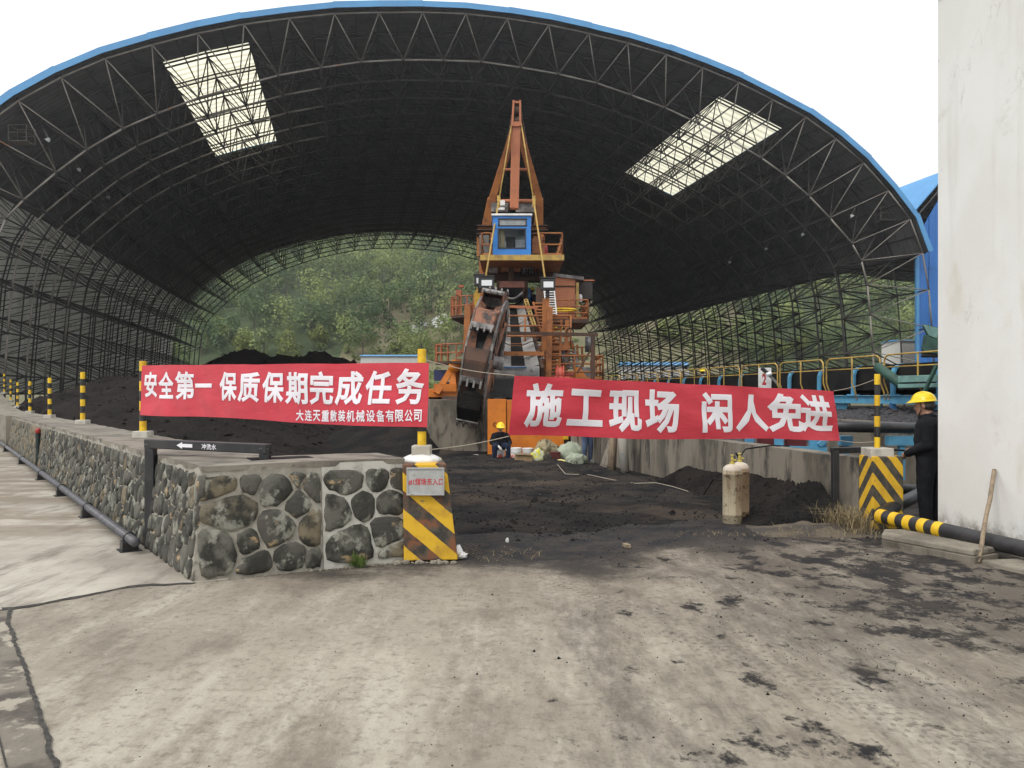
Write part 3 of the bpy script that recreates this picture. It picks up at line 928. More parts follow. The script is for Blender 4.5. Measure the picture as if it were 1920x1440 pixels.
# ---------------------------------------------------------------- coal heaps
def heap(name, lab, x0, x1, y0, y1, fn, material, nx=60, ny=40, rough=1.0, seed=0, cat='coal heap', group='coal heaps', lumps=0, lr=(.01, .05)):
    mb = MB()
    def f(u, v):
        x, y = lerp(x0, x1, u), lerp(y0, y1, v)
        h = fn(x, y)
        e = min(1, 6 * min(u, 1 - u, v, 1 - v) + .0)
        h2 = h + rough * (.16 * fbm(x, y, .55, seed) + .07 * fbm(x, y, 1.9, seed + 4) + .035 * fbm(x, y, 6, seed + 2)) * min(1, max(h, 0) * 1.2)
        return Vector((x, y, max(h2, -.4) * e - .4 * (1 - e)))
    mb.grid(f, nx, ny)
    rl = random.Random(seed + 77)
    for i in range(lumps):
        p = f(rl.uniform(.05, .95), rl.uniform(.05, .95))
        if p.z < zg(p.y) + .03: continue
        r = rl.uniform(*lr) * (1.8 if rl.random() < .06 else 1)
        ring0 = [Vector((p.x + r * rl.uniform(.7, 1.3) * math.cos(a), p.y + r * rl.uniform(.7, 1.3) * math.sin(a), p.z + r * rl.uniform(-.4, .3))) for a in (0, 1.257, 2.513, 3.77, 5.027)]
        mb.add(ring0 + [Vector((p.x + r * rl.uniform(-.4, .4), p.y + r * rl.uniform(-.4, .4), p.z + r * rl.uniform(.6, 1.1)))], [(0, 1, 5), (1, 2, 5), (2, 3, 5), (3, 4, 5), (4, 0, 5)])
    o = mb.build(name, material, loc=((x0 + x1) / 2, (y0 + y1) / 2, 0), smooth=True)
    return tag(o, lab, cat, group)
def cone(x, y, cx, cy, h, r):
    d = math.hypot(x - cx, y - cy) / r
    return h * (1 - math.sqrt(d * d + .02) + .14) if d < 1.3 else -.5
def ridge(x, y, a, c, h, r):
    """peaked ridge along a segment"""
    ax, ay = a; bx, by = c
    L2 = (bx - ax) ** 2 + (by - ay) ** 2
    t = min(1, max(0, ((x - ax) * (bx - ax) + (y - ay) * (by - ay)) / L2))
    d = math.hypot(x - lerp(ax, bx, t), y - lerp(ay, by, t)) / r
    return h * (1.08 - math.sqrt(d * d + .01))
heap('coal_heap', 'broad dark coal heap filling the left of the shed behind the stone wall', -34, -5, 19, 62,
     lambda x, y: -1.0 if x < -1.6 - .718 * (y - 7.24) else max(ridge(x, y, (-14.5, 33), (-27, 54), 2.55, 7.5) + .5 * fbm(x, y, .22, 3), ridge(x, y, (-10, 27), (-14, 42), 1.7, 7), ridge(x, y, (-7.5, 36), (-10, 48), 1.7, 6)), M['coal_brown'], 110, 130, seed=1, rough=1.5, lumps=5000, lr=(.03, .12))
heap('coal_heap', 'brownish coal heap with two peaks showing above the left banner', -40, -11, 66, 100,
     lambda x, y: max(cone(x, y, -26.5, 80, 6.3, 11), cone(x, y, -19.6, 80, 6.1, 8), ridge(x, y, (-27, 80), (-18, 80), 5.75, 11), ridge(x, y, (-30, 82), (-27, 80), 4.9, 9)), M['coal_brown'], 90, 70, seed=3, rough=1.4, lumps=1500, lr=(.08, .3))
heap('coal_heap', 'two small black coal heaps beyond the machine, right of the track', 8, 30, 80, 104,
     lambda x, y: max(cone(x, y, 13.2, 90, 3.7, 6), cone(x, y, 17.6, 92, 3.4, 4.0), cone(x, y, 24, 92, 2.9, 5)), M['coal'], 70, 50, seed=5)
heap('coal_heap', 'coal banked against the left side of the concrete track bed', -10, -2.2, 24.2, 60,
     lambda x, y: 1.2 * (1 - abs(x + 3.4 + .2035 * (y - 27.5)) / 3.4), M['coal'], 40, 60, seed=7)

# ---------------------------------------------------------------- hazy air over the whole place
hzm = bpy.data.materials.new('pale_haze'); hzm.use_nodes = True
hn, hl = hzm.node_tree.nodes, hzm.node_tree.links
hn.remove(hn['Principled BSDF'])
pv = hn.new('ShaderNodeVolumePrincipled')
pv.inputs['Color'].default_value = (.93, .96, 1.0, 1)
pv.inputs['Density'].default_value = .0009
pv.inputs['Anisotropy'].default_value = .75
hl.new(pv.outputs[0], hn['Material Output'].inputs['Volume'])
MB().box((0, 385, 74), (1040, 970, 152)).build('haze', hzm, kind='stuff')

# loose lumps of coal over the floor and the heaps
lm = MB(); rr = random.Random(31)
def lump_at(p, r):
    o = len(lm.V)
    ring0 = [Vector((p.x + r * rr.uniform(.7, 1.3) * math.cos(a), p.y + r * rr.uniform(.7, 1.3) * math.sin(a), p.z + r * rr.uniform(-.3, .2))) for a in (0, 1.257, 2.513, 3.77, 5.027)]
    top = Vector((p.x + r * rr.uniform(-.3, .3), p.y + r * rr.uniform(-.3, .3), p.z + r * rr.uniform(.6, 1.0)))
    lm.add(ring0 + [top], [(0, 1, 5), (1, 2, 5), (2, 3, 5), (3, 4, 5), (4, 0, 5)])
for i in range(5200):
    yv = 9.3 + 17 * rr.random() ** 1.6
    x = rr.uniform(-1.2 - (yv - 9) * .45, 4.3 - (yv - 10.5) * .2035)
    if fbm(x, yv, .8, 12) < rr.uniform(-.5, .25): continue
    lump_at(Vector((x, yv, floor_h(x, yv))), rr.uniform(.008, .03) * (2.2 if rr.random() < .04 else 1))
tag(lm.build('coal_lumps', M['coal']), 'loose lumps of coal lying over the black yard floor', 'coal', kind='stuff')
# ---------------------------------------------------------------- stone wall on the left
m, n_, l_ = nt_new('rubble_stone'); b = NB(m); r1 = b.rnd(); b.shift()
base = b.mix(r1, (.048, .046, .038), (.125, .122, .10))
r2 = b.math('FRACT', b.math('MULTIPLY', r1, 7.31))
base = b.mix(b.step(r2, .88, .92), base, (.17, .14, .09))
base = b.mix(b.step(b.noise(4.5, 6, .6), .44, .60), base, (.028, .028, .022))
base = b.mix(b.step(b.noise(3.8, 8, .66, b.scalev((1.2, 1, 1))), .53, .62), base, (.26, .26, .215))
base = b.mix(b.step(b.noise(5.2, 5, .6, b.scalev((.8, 1, 1.4))), .62, .69), base, (.34, .25, .14))
base = b.mix(b.step(b.noise(40, 6, .7), .55, .7), base, (.06, .055, .045))
b.col(base); b.bs.inputs['Roughness'].default_value = .9
b.bump(b.noise(18, 10, .7), .8, .02)
M['stone'] = m
H_W = 1.03
BAT = .12
FW = (B - A).normalized(); NF = Vector((-FW.y, FW.x, 0))
NS = Vector((WS.y, -WS.x, 0))            # inward normal of the side leg (towards the yard)
LSIDE = 23.1
F = A + WS * LSIDE
def isect(p, d, q, e):
    den = d.x * e.y - d.y * e.x
    t = ((q.x - p.x) * e.y - (q.y - p.y) * e.x) / den
    return p + d * t
Ci = isect(A + NF * 1.0, FW, A + NS * 1.05, WS)
At = isect(A + NF * BAT, FW, A + NS * BAT, WS)
wall = thing('stone_wall', 'low rubble stone wall with grey mortar running from the hazard block far back to the left', 'wall', A)
spl = 1.20
Bs = A + FW * spl
def pts2(*p): return [(q.x, q.y) for q in p]
core = MB()
core.prism(pts2(A, Bs, Bs + NF, Ci), -.05, H_W, top=pts2(At, Bs + NF * BAT, Bs + NF, Ci))
core.prism(pts2(F, A, Ci, F + NS * 1.05), -.05, H_W, top=pts2(F + NS * BAT, At, Ci, F + NS * 1.05))
core.build('wall_core', M['mortar'], wall)
MB().prism(pts2(Bs + FW * .004, B, B + NF, Bs + FW * .004 + NF), -.05, H_W + .004, top=pts2(Bs + FW * .004 + NF * (BAT - .001), B + NF * (BAT - .001), B + NF, Bs + FW * .004 + NF)).build('wall_end', M['mortar_white'], wall)
cp = MB()
def cap_strip(p0, p1, nrm, w, nseg, z):
    for i in range(nseg):
        a, c = p0.lerp(p1, i / nseg), p0.lerp(p1, (i + 1) / nseg)
        z0, z1 = z + .012 * fbm(a.x, a.y, 1.7, 2), z + .012 * fbm(c.x, c.y, 1.7, 2)
        e0, e1 = .016 * fbm(a.x, a.y, 4, 5), .016 * fbm(c.x, c.y, 4, 5)
        cp.add([a + nrm * e0 + Z * (z - .055), c + nrm * e1 + Z * (z - .055), c + nrm * e1 + Z * z1, a + nrm * e0 + Z * z0, a + nrm * w + Z * z0, c + nrm * w + Z * z1],
               [(0, 1, 2, 3), (3, 2, 5, 4)])
At2 = isect(A + NF * (BAT - .006), FW, A + NS * (BAT - .006), WS)
cap_strip(At2, B + NF * (BAT - .006), NF, .9, 40, H_W + .022)
cap_strip(F + NS * (BAT - .006), At2, NS, .94, 160, H_W + .018)
cp.build('coping', M['coping'], wall)

def clip(poly, px, py, nx, ny):
    out = []
    for i in range(len(poly)):
        a, c = poly[i], poly[(i + 1) % len(poly)]
        da, dc = (a[0] - px) * nx + (a[1] - py) * ny, (c[0] - px) * nx + (c[1] - py) * ny
        if da <= 0: out.append(a)
        if da * dc < 0:
            t = da / (da - dc); out.append((lerp(a[0], c[0], t), lerp(a[1], c[1], t)))
    return out
def vcell(i, seeds, box, gap, wts=None, reach=1.2):
    x0, y0, x1, y1 = box
    poly = [(x0, y0), (x1, y0), (x1, y1), (x0, y1)]
    sx, sy = seeds[i]
    for j, (qx, qy) in enumerate(seeds):
        if j == i: continue
        dx, dy = qx - sx, qy - sy
        d = math.hypot(dx, dy)
        if d > reach or d < 1e-5: continue
        t = .5
        if wts: t = min(.75, max(.25, .5 + (wts[i] - wts[j]) / (2 * d)))
        poly = clip(poly, sx + dx * t - dx / d * gap, sy + dy * t - dy / d * gap, dx / d, dy / d)
        if len(poly) < 3: return None
    return poly
def chaikin(p, k=2):
    for it in range(k):
        q = []; e = .16 if it == 0 else .25
        for i in range(len(p)):
            a, c = p[i], p[(i + 1) % len(p)]
            q.append((lerp(a[0], c[0], e), lerp(a[1], c[1], e))); q.append((lerp(a[0], c[0], 1 - e), lerp(a[1], c[1], 1 - e)))
        p = q
    return p
def resample(p, n):
    L = [math.hypot(p[(i + 1) % len(p)][0] - p[i][0], p[(i + 1) % len(p)][1] - p[i][1]) for i in range(len(p))]
    tot = sum(L); out = []; i = 0; acc = 0
    for k in range(n):
        s = tot * k / n
        while acc + L[i] < s - 1e-9: acc += L[i]; i += 1
        t = (s - acc) / max(L[i], 1e-9); a, c = p[i], p[(i + 1) % len(p)]
        out.append((lerp(a[0], c[0], t), lerp(a[1], c[1], t)))
    return out
def stone_mb(poly, frame, proud, n, rq, mb=None):
    """a rounded boulder face bulging from the joint"""
    mb = mb or MB()
    o, ax, up, nr = frame
    p = resample(chaikin(poly, 2), n)
    p = [(x + rq.uniform(-.009, .009), y + rq.uniform(-.009, .009)) for x, y in p]
    cx = sum(q[0] for q in p) / n; cy = sum(q[1] for q in p) / n
    rings = []
    for sc, h in ((1.03, -.03), (.97, proud * .35), (.80, proud * .85), (.45, proud * 1.05)):
        ring = []
        for q in p:
            w = 1 + rq.uniform(-.025, .025)
            x, y = cx + (q[0] - cx) * sc * w, cy + (q[1] - cy) * sc * w
            ring.append(o + ax * x + up * y + nr * (h + (rq.uniform(-.12, .12) * proud if h > 0 else 0)))
        rings.append(ring)
    vs_ = [v for r in rings for v in r] + [o + ax * cx + up * cy + nr * proud * rq.uniform(.95, 1.15)]
    fs = []
    for i in range(3):
        for k in range(n):
            k2 = (k + 1) % n
            fs.append((i * n + k, i * n + k2, (i + 1) * n + k2, (i + 1) * n + k))
    for k in range(n):
        fs.append((3 * n + k, 3 * n + (k + 1) % n, 4 * n))
    return mb.add(vs_, fs)
# front face: seeds read off the photograph as positions on the wall plane
upf = (NF * BAT + Z * H_W); SL = upf.length; upf.normalize()
nrf = FW.cross(upf).normalized()
if nrf.y > 0: nrf = -nrf
def on_front(px, py):
    r = Vector(((px - 960) / FPX, 1, -(py - HORIZON) / FPX)); o = Vector((0, 0, EYE))
    t = (A - o).dot(nrf) / r.dot(nrf)
    q = o + r * t - A
    return q.dot(FW), q.dot(upf)
zs = [(280, 290, 1.0), (440, 270, .9), (610, 320, 1.3), (740, 235, .55), (880, 300, 1.2), (335, 480, 1.45), (750, 430, .75), (610, 590, 1.4), (870, 580, 1.35), (245, 730, 1.35), (430, 680, .8), (490, 830, 1.1),
      (690, 775, 1.15), (890, 805, .95), (1085, 275, 1.1), (1262, 270, .9), (1015, 480, 1.0), (1165, 430, 1.0), (1335, 420, 1.0), (1325, 600, 1.25), (1110, 680, 1.4), (1395, 275, .5), (1375, 735, .5)]
seeds = [on_front(340 + x / 3.43, 820 + y / 3.43) for x, y, w in zs]
wts = [(w - 1) * .085 for x, y, w in zs]
LF = (B - A).length
rq = random.Random(5)
for i, sd in enumerate(seeds):
    left = sd[0] < spl
    box = (.055, .03, spl - .012, SL - .075) if left else (spl + .02, .05, LF - .01, SL - .07)
    group = [j for j in range(len(seeds)) if (seeds[j][0] < spl) == left]
    c = vcell(group.index(i), [seeds[j] for j in group], box, .007, [wts[j] for j in group])
    if not c: continue
    mb = stone_mb(c, (A, FW, upf, nrf), (.024 if left else .014), 18, rq)
    mb.build('stone', M['stone'], wall, smooth=True)
# side face
ups = (NS * BAT + Z * H_W).normalized()
nrs = WS.cross(ups).normalized()
if nrs.dot(NS) > 0: nrs = -nrs
seeds = []
a = .1
row = 0
na = int((LSIDE - .15) / .225)
for i in range(na):
    off = rq.uniform(-.05, .05)
    nr_ = 5 if i % 3 else 4
    for k in range(nr_):
        seeds.append((.12 + i * .225 + rq.uniform(-.075, .075), (k + .5 + .35 * (i % 2 - .5)) * (SL - .1) / nr_ + .03 + rq.uniform(-.05, .05)))
wts = [rq.uniform(-.02, .02) for _ in seeds]
order = sorted(range(len(seeds)), key=lambda i: seeds[i][0])
far_st = MB()
cell_r = .75
for cnt, i in enumerate(order):
    near = [j for j in range(len(seeds)) if abs(seeds[j][0] - seeds[i][0]) < cell_r]
    c = vcell(near.index(i), [seeds[j] for j in near], (.05, .02, LSIDE - .02, SL - .06), .007, [wts[j] for j in near], .75)
    if not c or len(c) < 3: continue
    if cnt < 270:
        stone_mb(c, (A, WS, ups, nrs), .022, 12, rq).build('stone', M['stone'], wall, smooth=True)
    else:
        stone_mb(c, (A, WS, ups, nrs), .022, 8, rq, far_st)
m, n_, l_ = nt_new('far_rubble_stone'); b = NB(m)
isl = n_.new('ShaderNodeNewGeometry').outputs['Random Per Island']
base = b.mix(isl, (.075, .072, .055), (.17, .16, .125))
base = b.mix(b.step(b.math('FRACT', b.math('MULTIPLY', isl, 9.7)), .75, .8), base, (.22, .17, .10))
base = b.mix(b.step(b.noise(6, 6, .6), .5, .66), base, (.05, .05, .04))
b.col(base); b.bs.inputs['Roughness'].default_value = .9
far_st.build('stone', m, wall, smooth=True, kind='stuff')
# plain rendered stretch beyond the stones, climbing with the road
pw = thing('rendered_wall', 'smooth grey rendered wall continuing behind the stone wall at the left edge', 'wall', F)
Fe = A + WS * 62
zt = lambda t: 1.05 + max(0, (t - 36) * .075)
mbp = MB()
for i in range(8):
    t0, t1 = LSIDE + .01 + (62 - LSIDE) * i / 8, LSIDE + .01 + (62 - LSIDE) * (i + 1) / 8
    a_, c_ = A + WS * t0 - NS * .07, A + WS * t1 - NS * .07
    w_ = NS * 1.15
    z0, z1 = zt(t0), zt(t1)
    mbp.add([a_ - Z * .05, c_ - Z * .05, c_ + Z * z1, a_ + Z * z0, a_ + w_ - Z * .05, c_ + w_ - Z * .05, c_ + w_ + Z * z1, a_ + w_ + Z * z0],
            [(0, 1, 2, 3), (3, 2, 6, 7), (7, 6, 5, 4), (0, 3, 7, 4), (1, 5, 6, 2)])
mbp.build('wall_body', M['concrete'], pw)

# ---------------------------------------------------------------- hazard-striped end blocks
def hazard(name, fn, wear):
    m, n, l = nt_new(name); b = NB(m)
    X, Y, Zc = b.xyz()
    t = fn(b, X, Y, Zc)
    t = b.math('ADD', t, b.math('MULTIPLY', b.math('SUBTRACT', b.noise(9, 5, .6), .5), .06))
    fr = b.math('FRACT', t)
    st = b.step(fr, .485, .505)
    y_ = b.mix(b.step(b.noise(5, 6, .6), .45, .7), (.66, .40, .02), (.50, .29, .02))
    y_ = b.mix(b.step(b.noise(14, 8, .7), .60, .70), y_, (.22, .16, .07))
    k_ = b.mix(b.step(b.noise(7, 6, .65), .40, .62), (.035, .033, .028), (.085, .075, .055))
    if wear: k_ = b.mix(b.step(b.noise(3.2, 9, .72), .44, .60), k_, wear)
    c = b.mix(st, y_, k_)
    b.col(c); b.bs.inputs['Roughness'].default_value = .75
    b.bump(b.noise(25, 8, .7), .35, .01)
    return m
M['hazard_left'] = hazard('diagonal_hazard_paint', lambda b, X, Y, Zc: b.math('ADD', b.math('DIVIDE', b.math('ADD', b.math('MULTIPLY', X, .78), b.math('MULTIPLY', Zc, .92)), .335), .02), (.20, .075, .03))
M['hazard_right'] = hazard('chevron_hazard_paint', lambda b, X, Y, Zc: b.math('ADD', b.math('DIVIDE', b.math('ADD', Zc, b.math('MULTIPLY', b.math('ADD', X, Y), 1.28)), .30), .05), None)
# left block: tapered pier at the end of the stone wall
yb = 8.13
xl0, xl1, xr1, xr0 = (757 - 960) / FPX * yb, (752 - 960) / FPX * yb, (836 - 960) / FPX * yb, (858 - 960) / FPX * yb
blk = thing('hazard_block', 'concrete wall end painted with yellow and dark diagonal stripes and rust, left of the entrance', 'concrete block', (xl0, yb, 0), 'striped blocks at the entrance')
mbh = MB()
mbh.prism([(xl0, yb), (xr0, yb + .05), (xr0 - .13, yb + 1.0), (xl0, yb + 1.0)], .02, 1.0, top=[(xl1 + .005, yb + .05), (xr1, yb + .08), (xr1 - .13, yb + .95), (xl1 + .005, yb + .95)])
mbh.build('block_body', M['hazard_left'], blk, bevel=.012)
M['plate'] = mat('aged_sign_plate', (.42, .43, .42), .4, (.34, .35, .34), 5, c3=(.26, .25, .22), s3=9)
M['letter_red'] = mat('red_lettering', (.50, .035, .05), .5)
M['letter_white'] = mat('white_lettering', (.76, .74, .78), .6)
def glyphs(text, bold):
    """flat mesh of a text in the built-in font: (verts, faces, bbox)"""
    cu = bpy.data.curves.new('lettering', 'FONT')
    cu.body = text; cu.size = 1; cu.fill_mode = 'BOTH'; cu.bevel_depth = bold; cu.bevel_resolution = 0; cu.resolution_u = 2
    ob = bpy.data.objects.new('lettering', cu); COL.objects.link(ob)
    bpy.context.view_layer.update()
    dg = bpy.context.evaluated_depsgraph_get()
    me = bpy.data.meshes.new_from_object(ob.evaluated_get(dg))
    bm = bmesh.new(); bm.from_mesh(me)
    bpy.data.objects.remove(ob); bpy.data.curves.remove(cu); bpy.data.meshes.remove(me)
    kill = [f for f in bm.faces if f.calc_center_median().z < -1e-4]
    bmesh.ops.delete(bm, geom=kill, context='FACES')
    return bm
def put_text(name, text, bold, place, mat_, parent, w, h, cut=0.0):
    """place(a, b, lift): a in 0..w, b in 0..h -> world point; the glyph cell is stretched to w x h"""
    bm = glyphs(text, bold)
    xs = [v.co.x for v in bm.verts]; ys = [v.co.y for v in bm.verts]; zm = max(v.co.z for v in bm.verts) or 1
    if len(text) == 1 and text == '一': x0, x1, y0, y1 = min(xs), max(xs), -.1, .86
    else: x0, x1, y0, y1 = min(xs), max(xs), min(ys), max(ys)
    if cut:
        for ax, n, lo_, hi_ in (((1, 0, 0), w, x0, x1), ((0, 1, 0), h, y0, y1)):
            k = int(n / cut)
            for i in range(1, k + 1):
                c = lerp(lo_, hi_, i / (k + 1))
                bmesh.ops.bisect_plane(bm, geom=bm.verts[:] + bm.edges[:] + bm.faces[:], plane_co=(c * ax[0], c * ax[1], 0), plane_no=ax)
    for v in bm.verts:
        v.co = place((v.co.x - x0) / (x1 - x0) * w, (v.co.y - y0) / (y1 - y0) * h, .0015 * max(v.co.z, 0) / zm)
    base = WL.get(parent.name, Vector())
    for v in bm.verts: v.co -= base
    me = bpy.data.meshes.new(name); bm.to_mesh(me); bm.free()
    me.materials.append(mat_)
    o = bpy.data.objects.new(name, me); COL.objects.link(o); o.parent = parent; WL[o.name] = base
    return o
# name plate on the left block
pl_l, pl_r, pl_t, pl_b = (762 - 960) / FPX * 8.12, (833 - 960) / FPX * 8.12, EYE - (877 - HORIZON) / FPX * 8.12, EYE - (929 - HORIZON) / FPX * 8.12
plate = thing('entrance_sign', 'pale grey plate with red lettering fixed to the left striped block', 'sign', ((pl_l + pl_r) / 2, 8.12, (pl_t + pl_b) / 2))
MB().box(((pl_l + pl_r) / 2, 8.135, (pl_t + pl_b) / 2), (pl_r - pl_l, .018, pl_t - pl_b)).build('plate', M['plate'], plate, bevel=.003)
bd = MB()
for (x, z, w, h) in (((pl_l + pl_r) / 2, pl_t - .008, pl_r - pl_l, .012), ((pl_l + pl_r) / 2, pl_b + .008, pl_r - pl_l, .012), (pl_l + .008, (pl_t + pl_b) / 2, .012, pl_t - pl_b - .03), (pl_r - .008, (pl_t + pl_b) / 2, .012, pl_t - pl_b - .03)):
    bd.box((x, 8.122, z), (w, .012, h))
bd.build('frame', M['plate'], plate)
tw = (831 - 766) / FPX * 8.12
put_text('lettering', '#1煤场东入口', .02, lambda a, b_, l: Vector((pl_l + .022 + a, 8.1245 - l, EYE - (910 - HORIZON) / FPX * 8.12 + b_)), M['letter_red'], plate, tw, .072)
# right block, seen on its corner
xc, yc = (1636 - 960) / FPX * 10.15, 10.15
blk2 = thing('hazard_block', 'concrete block with yellow and black chevrons meeting on its corner, right of the entrance', 'concrete block', (xc, yc, 0), 'striped blocks at the entrance')
TH = R_(6)
mb2 = MB(); mb2.box((.21, .165, .465), (.42, .33, .93))
ob = mb2.build('block_body', M['hazard_right'], None, bevel=.015, loc=(0, 0, 0)); ob.parent = blk2
blk2.rotation_euler = (0, 0, TH)

# ---------------------------------------------------------------- banded guard posts
def guard_post(p, h, r, lab, nband=8, start_yellow=True, bsize=.24, bh=.09):
    t_ = thing('guard_post', lab, 'post', p, 'yellow and black guard posts')
    MB().box(p + Z * (bh / 2 - .02), (bsize, bsize, bh + .04)).build('base', M['concrete_pale'], t_, bevel=.012)
    mb = MB()
    n = nband
    z0 = p.z + bh
    for i in range(n):
        a, c = lerp(z0, p.z + h, i / n), lerp(z0, p.z + h, (i + 1) / n)
        yel = (i % 2 == 0) == start_yellow
        rr_ = r if yel else r * .985
        mb.lathe([(rr_, a), (rr_, c - (.004 if i == n - 1 else 0))] + ([(rr_ - .005, c)] if i == n - 1 else []), (p.x, p.y, 0), 14, 0 if yel else 1)
    mb.build('shaft', [M['yellow'], M['black']], t_, smooth=True, auto=40)
    return t_
posts = [((268, 819), 12.5, 1.06, 'guard post on the stone wall carrying the left end of the left banner'),
         ((155, 797), 18.3, 1.06, 'guard post on the stone wall, first one left of the left banner'),
         ((93, 784), 23.7, 1.05, 'guard post on the stone wall, second one left of the left banner'),
         ((56, 773.5), 29.7, 1.05, 'guard post on the stone wall, third one left of the left banner'),
         ((33, 768), 37.5, 1.15, 'guard post on the rendered wall, fourth one left of the left banner'),
         ((20, 753), 43.0, 1.39, 'guard post on the rising rendered wall, fifth one left of the left banner'),
         ((8, 738), 48.0, 1.84, 'leftmost and farthest guard post on the rising rendered wall')]
for (px, py), Y, z, lab in posts:
    p = P(px, py, Y); p.z = z
    guard_post(p, 1.18, .052, lab, 7, True)
post_m = Vector(((791 - 960) / FPX * 8.6, 8.6, 1.02))
bb = MB().lathe([(.22, -.03), (.20, .015), (.15, .04), (.10, .055)], post_m, 14)
bb_o = bb.build('mortar_bed', M['white_paint'], None, loc=post_m, smooth=True)
tag(bb_o, 'white splashed mortar bed under the post on the left striped block', 'mortar')
guard_post(post_m + Z * .05, 1.13, .047, 'guard post on the left striped block carrying the right end of the left banner', 7, True, .2, .10)
pr = Vector((xc, yc, .93)) + Matrix.Rotation(TH, 3, 'Z') @ Vector((.16, .165, 0))
guard_post(pr, 1.05, .036, 'guard post on the right chevron block beside the standing man', 7, True, .30, .10)

# ---------------------------------------------------------------- banners
m, n_, l_ = nt_new('red_banner_cloth'); b = NB(m)
c = b.mix(b.step(b.noise(1.6, 6, .6), .35, .65), (.66, .050, .075), (.58, .036, .058))
b.col(c); b.bs.inputs['Roughness'].default_value = .75; b.bs.inputs['Sheen Weight'].default_value = .2
b.bump(b.noise(4.2, 8, .62, b.scalev((.7, .7, 2.4), rot=(0, .5, 0))), .38, .04)
tr = n_.new('ShaderNodeBsdfTranslucent'); l_.new(c, tr.inputs[0]); mx = n_.new('ShaderNodeMixShader'); mx.inputs[0].default_value = .22
l_.new(b.bs.outputs[0], mx.inputs[1]); l_.new(tr.outputs[0], mx.inputs[2]); l_.new(mx.outputs[0], n_['Material Output'].inputs[0])
M['banner'] = m
def banner(lab, tl, tr_, bl, br, amp, seed, sag=.0):
    c0 = (tl + tr_ + bl + br) / 4
    t_ = thing('banner', lab, 'banner', c0)
    nrm = (tr_ - tl).cross(bl - tl).normalized()
    if nrm.y > 0: nrm = -nrm
    def surf(u, v, lift=0.0):
        """u left-right, v bottom-top"""
        p = bl.lerp(br, u).lerp(tl.lerp(tr_, u), v)
        L = (tr_ - tl).length
        w = amp * (math.sin(u * L * 2.6 + v * 1.4 + seed) * .5 + noise.noise(Vector((u * L * 1.1, v * 1.6, seed))) * 1.2 + noise.noise(Vector((u * L * 3.0 + v * 2, v * 2.4 - u * 2, seed + 5))) * .55)
        w += amp * 1.3 * math.exp(-min(u, 1 - u) * L * 2.2) * math.sin(v * 9 + u * 5 + seed)
        fade = min(1, u * 14, (1 - u) * 14) * .9 + .1
        z = -sag * math.sin(u * PI) + .010 * (abs(math.sin(u * PI * 4)) - .6) * (v - .3) - .012 * math.sin(u * 9 + seed) * (1 - v)
        return p + nrm * (w * fade + lift) + Z * z
    return t_, surf
def cloth(t_, surf, nu=150, nv=22):
    mb = MB(); mb.grid(lambda u, v: surf(u, v), nu, nv)
    mb.build('cloth', M['banner'], t_, smooth=True)
yl, yr = 12.36, 8.40
tl, tr_, bl, br = P(266, 685, yl), P(805, 680, yr), P(263, 777, yl), P(801, 803, yr)
b1, sf1 = banner('red banner with a long white slogan and smaller second line, hung between left posts', tl, tr_, bl, br, .030, 1.3)
cloth(b1, sf1)
def uv_inv(tl, tr_, bl, br, px, py):
    """banner coordinates of a photo position (bilinear in the plane, by search)"""
    best = None
    u, v = .5, .5
    for _ in range(40):
        p = bl.lerp(br, u).lerp(tl.lerp(tr_, u), v)
        qx, qy = 960 + FPX * p.x / p.y, HORIZON - FPX * (p.z - EYE) / p.y
        e = 1e-3
        pu = bl.lerp(br, u + e).lerp(tl.lerp(tr_, u + e), v); pv = bl.lerp(br, u).lerp(tl.lerp(tr_, u), v + e)
        ju = ((960 + FPX * pu.x / pu.y - qx) / e, (HORIZON - FPX * (pu.z - EYE) / pu.y - qy) / e)
        jv = ((960 + FPX * pv.x / pv.y - qx) / e, (HORIZON - FPX * (pv.z - EYE) / pv.y - qy) / e)
        dx, dy = px - qx, py - qy
        det = ju[0] * jv[1] - ju[1] * jv[0]
        u += (dx * jv[1] - dy * jv[0]) / det; v += (ju[0] * dy - ju[1] * dx) / det
    return u, v
def place_chars(t_, surf, corners, chars, bold, name):
    for ch, x0, y0, x1, y1 in chars:
        u0, v0 = uv_inv(*corners, x0, y1); u1, v1 = uv_inv(*corners, x1, y0)
        L = (corners[1] - corners[0]).length; H = (corners[0] - corners[2]).length
        w, h = (u1 - u0) * L, (v1 - v0) * H
        put_text(name, ch, bold, lambda a, b_, l: surf(u0 + a / L, v0 + b_ / H, .007 + l), M['letter_white'], t_, w, h, .05)
def zc(s, x0, y0, x1, y1, ox, oy, k): return (s, ox + x0 / k, oy + y0 / k, ox + x1 / k, oy + y1 / k)
k1 = 3.2
ch1 = [zc(s, a_, c_, d_, e_, 240, 640, k1) for s, a_, c_, d_, e_ in (
    ('安', 99, 182, 176, 333), ('全', 180, 182, 278, 340), ('第', 280, 180, 400, 348), ('一', 400, 185, 505, 350), ('保', 548, 184, 666, 358), ('质', 668, 184, 800, 366),
    ('保', 808, 182, 940, 366), ('期', 945, 186, 1092, 376), ('完', 1096, 180, 1246, 376), ('成', 1250, 178, 1412, 380), ('任', 1420, 176, 1580, 378), ('务', 1600, 163, 1785, 380))]
place_chars(b1, sf1, (tl, tr_, bl, br), ch1, .030, 'character')
sm = '大连天重散装机械设备有限公司'
xs = [lerp(1008, 1772, (i / 14) ** 1.03) for i in range(15)]
ch1s = [zc(s, xs[i], lerp(408, 414, i / 14), xs[i + 1] - 5, lerp(472, 487, i / 14), 240, 640, k1) for i, s in enumerate(sm)]
place_chars(b1, sf1, (tl, tr_, bl, br), ch1s, .022, 'small_character')
yl2, yr2 = 8.75, 10.6
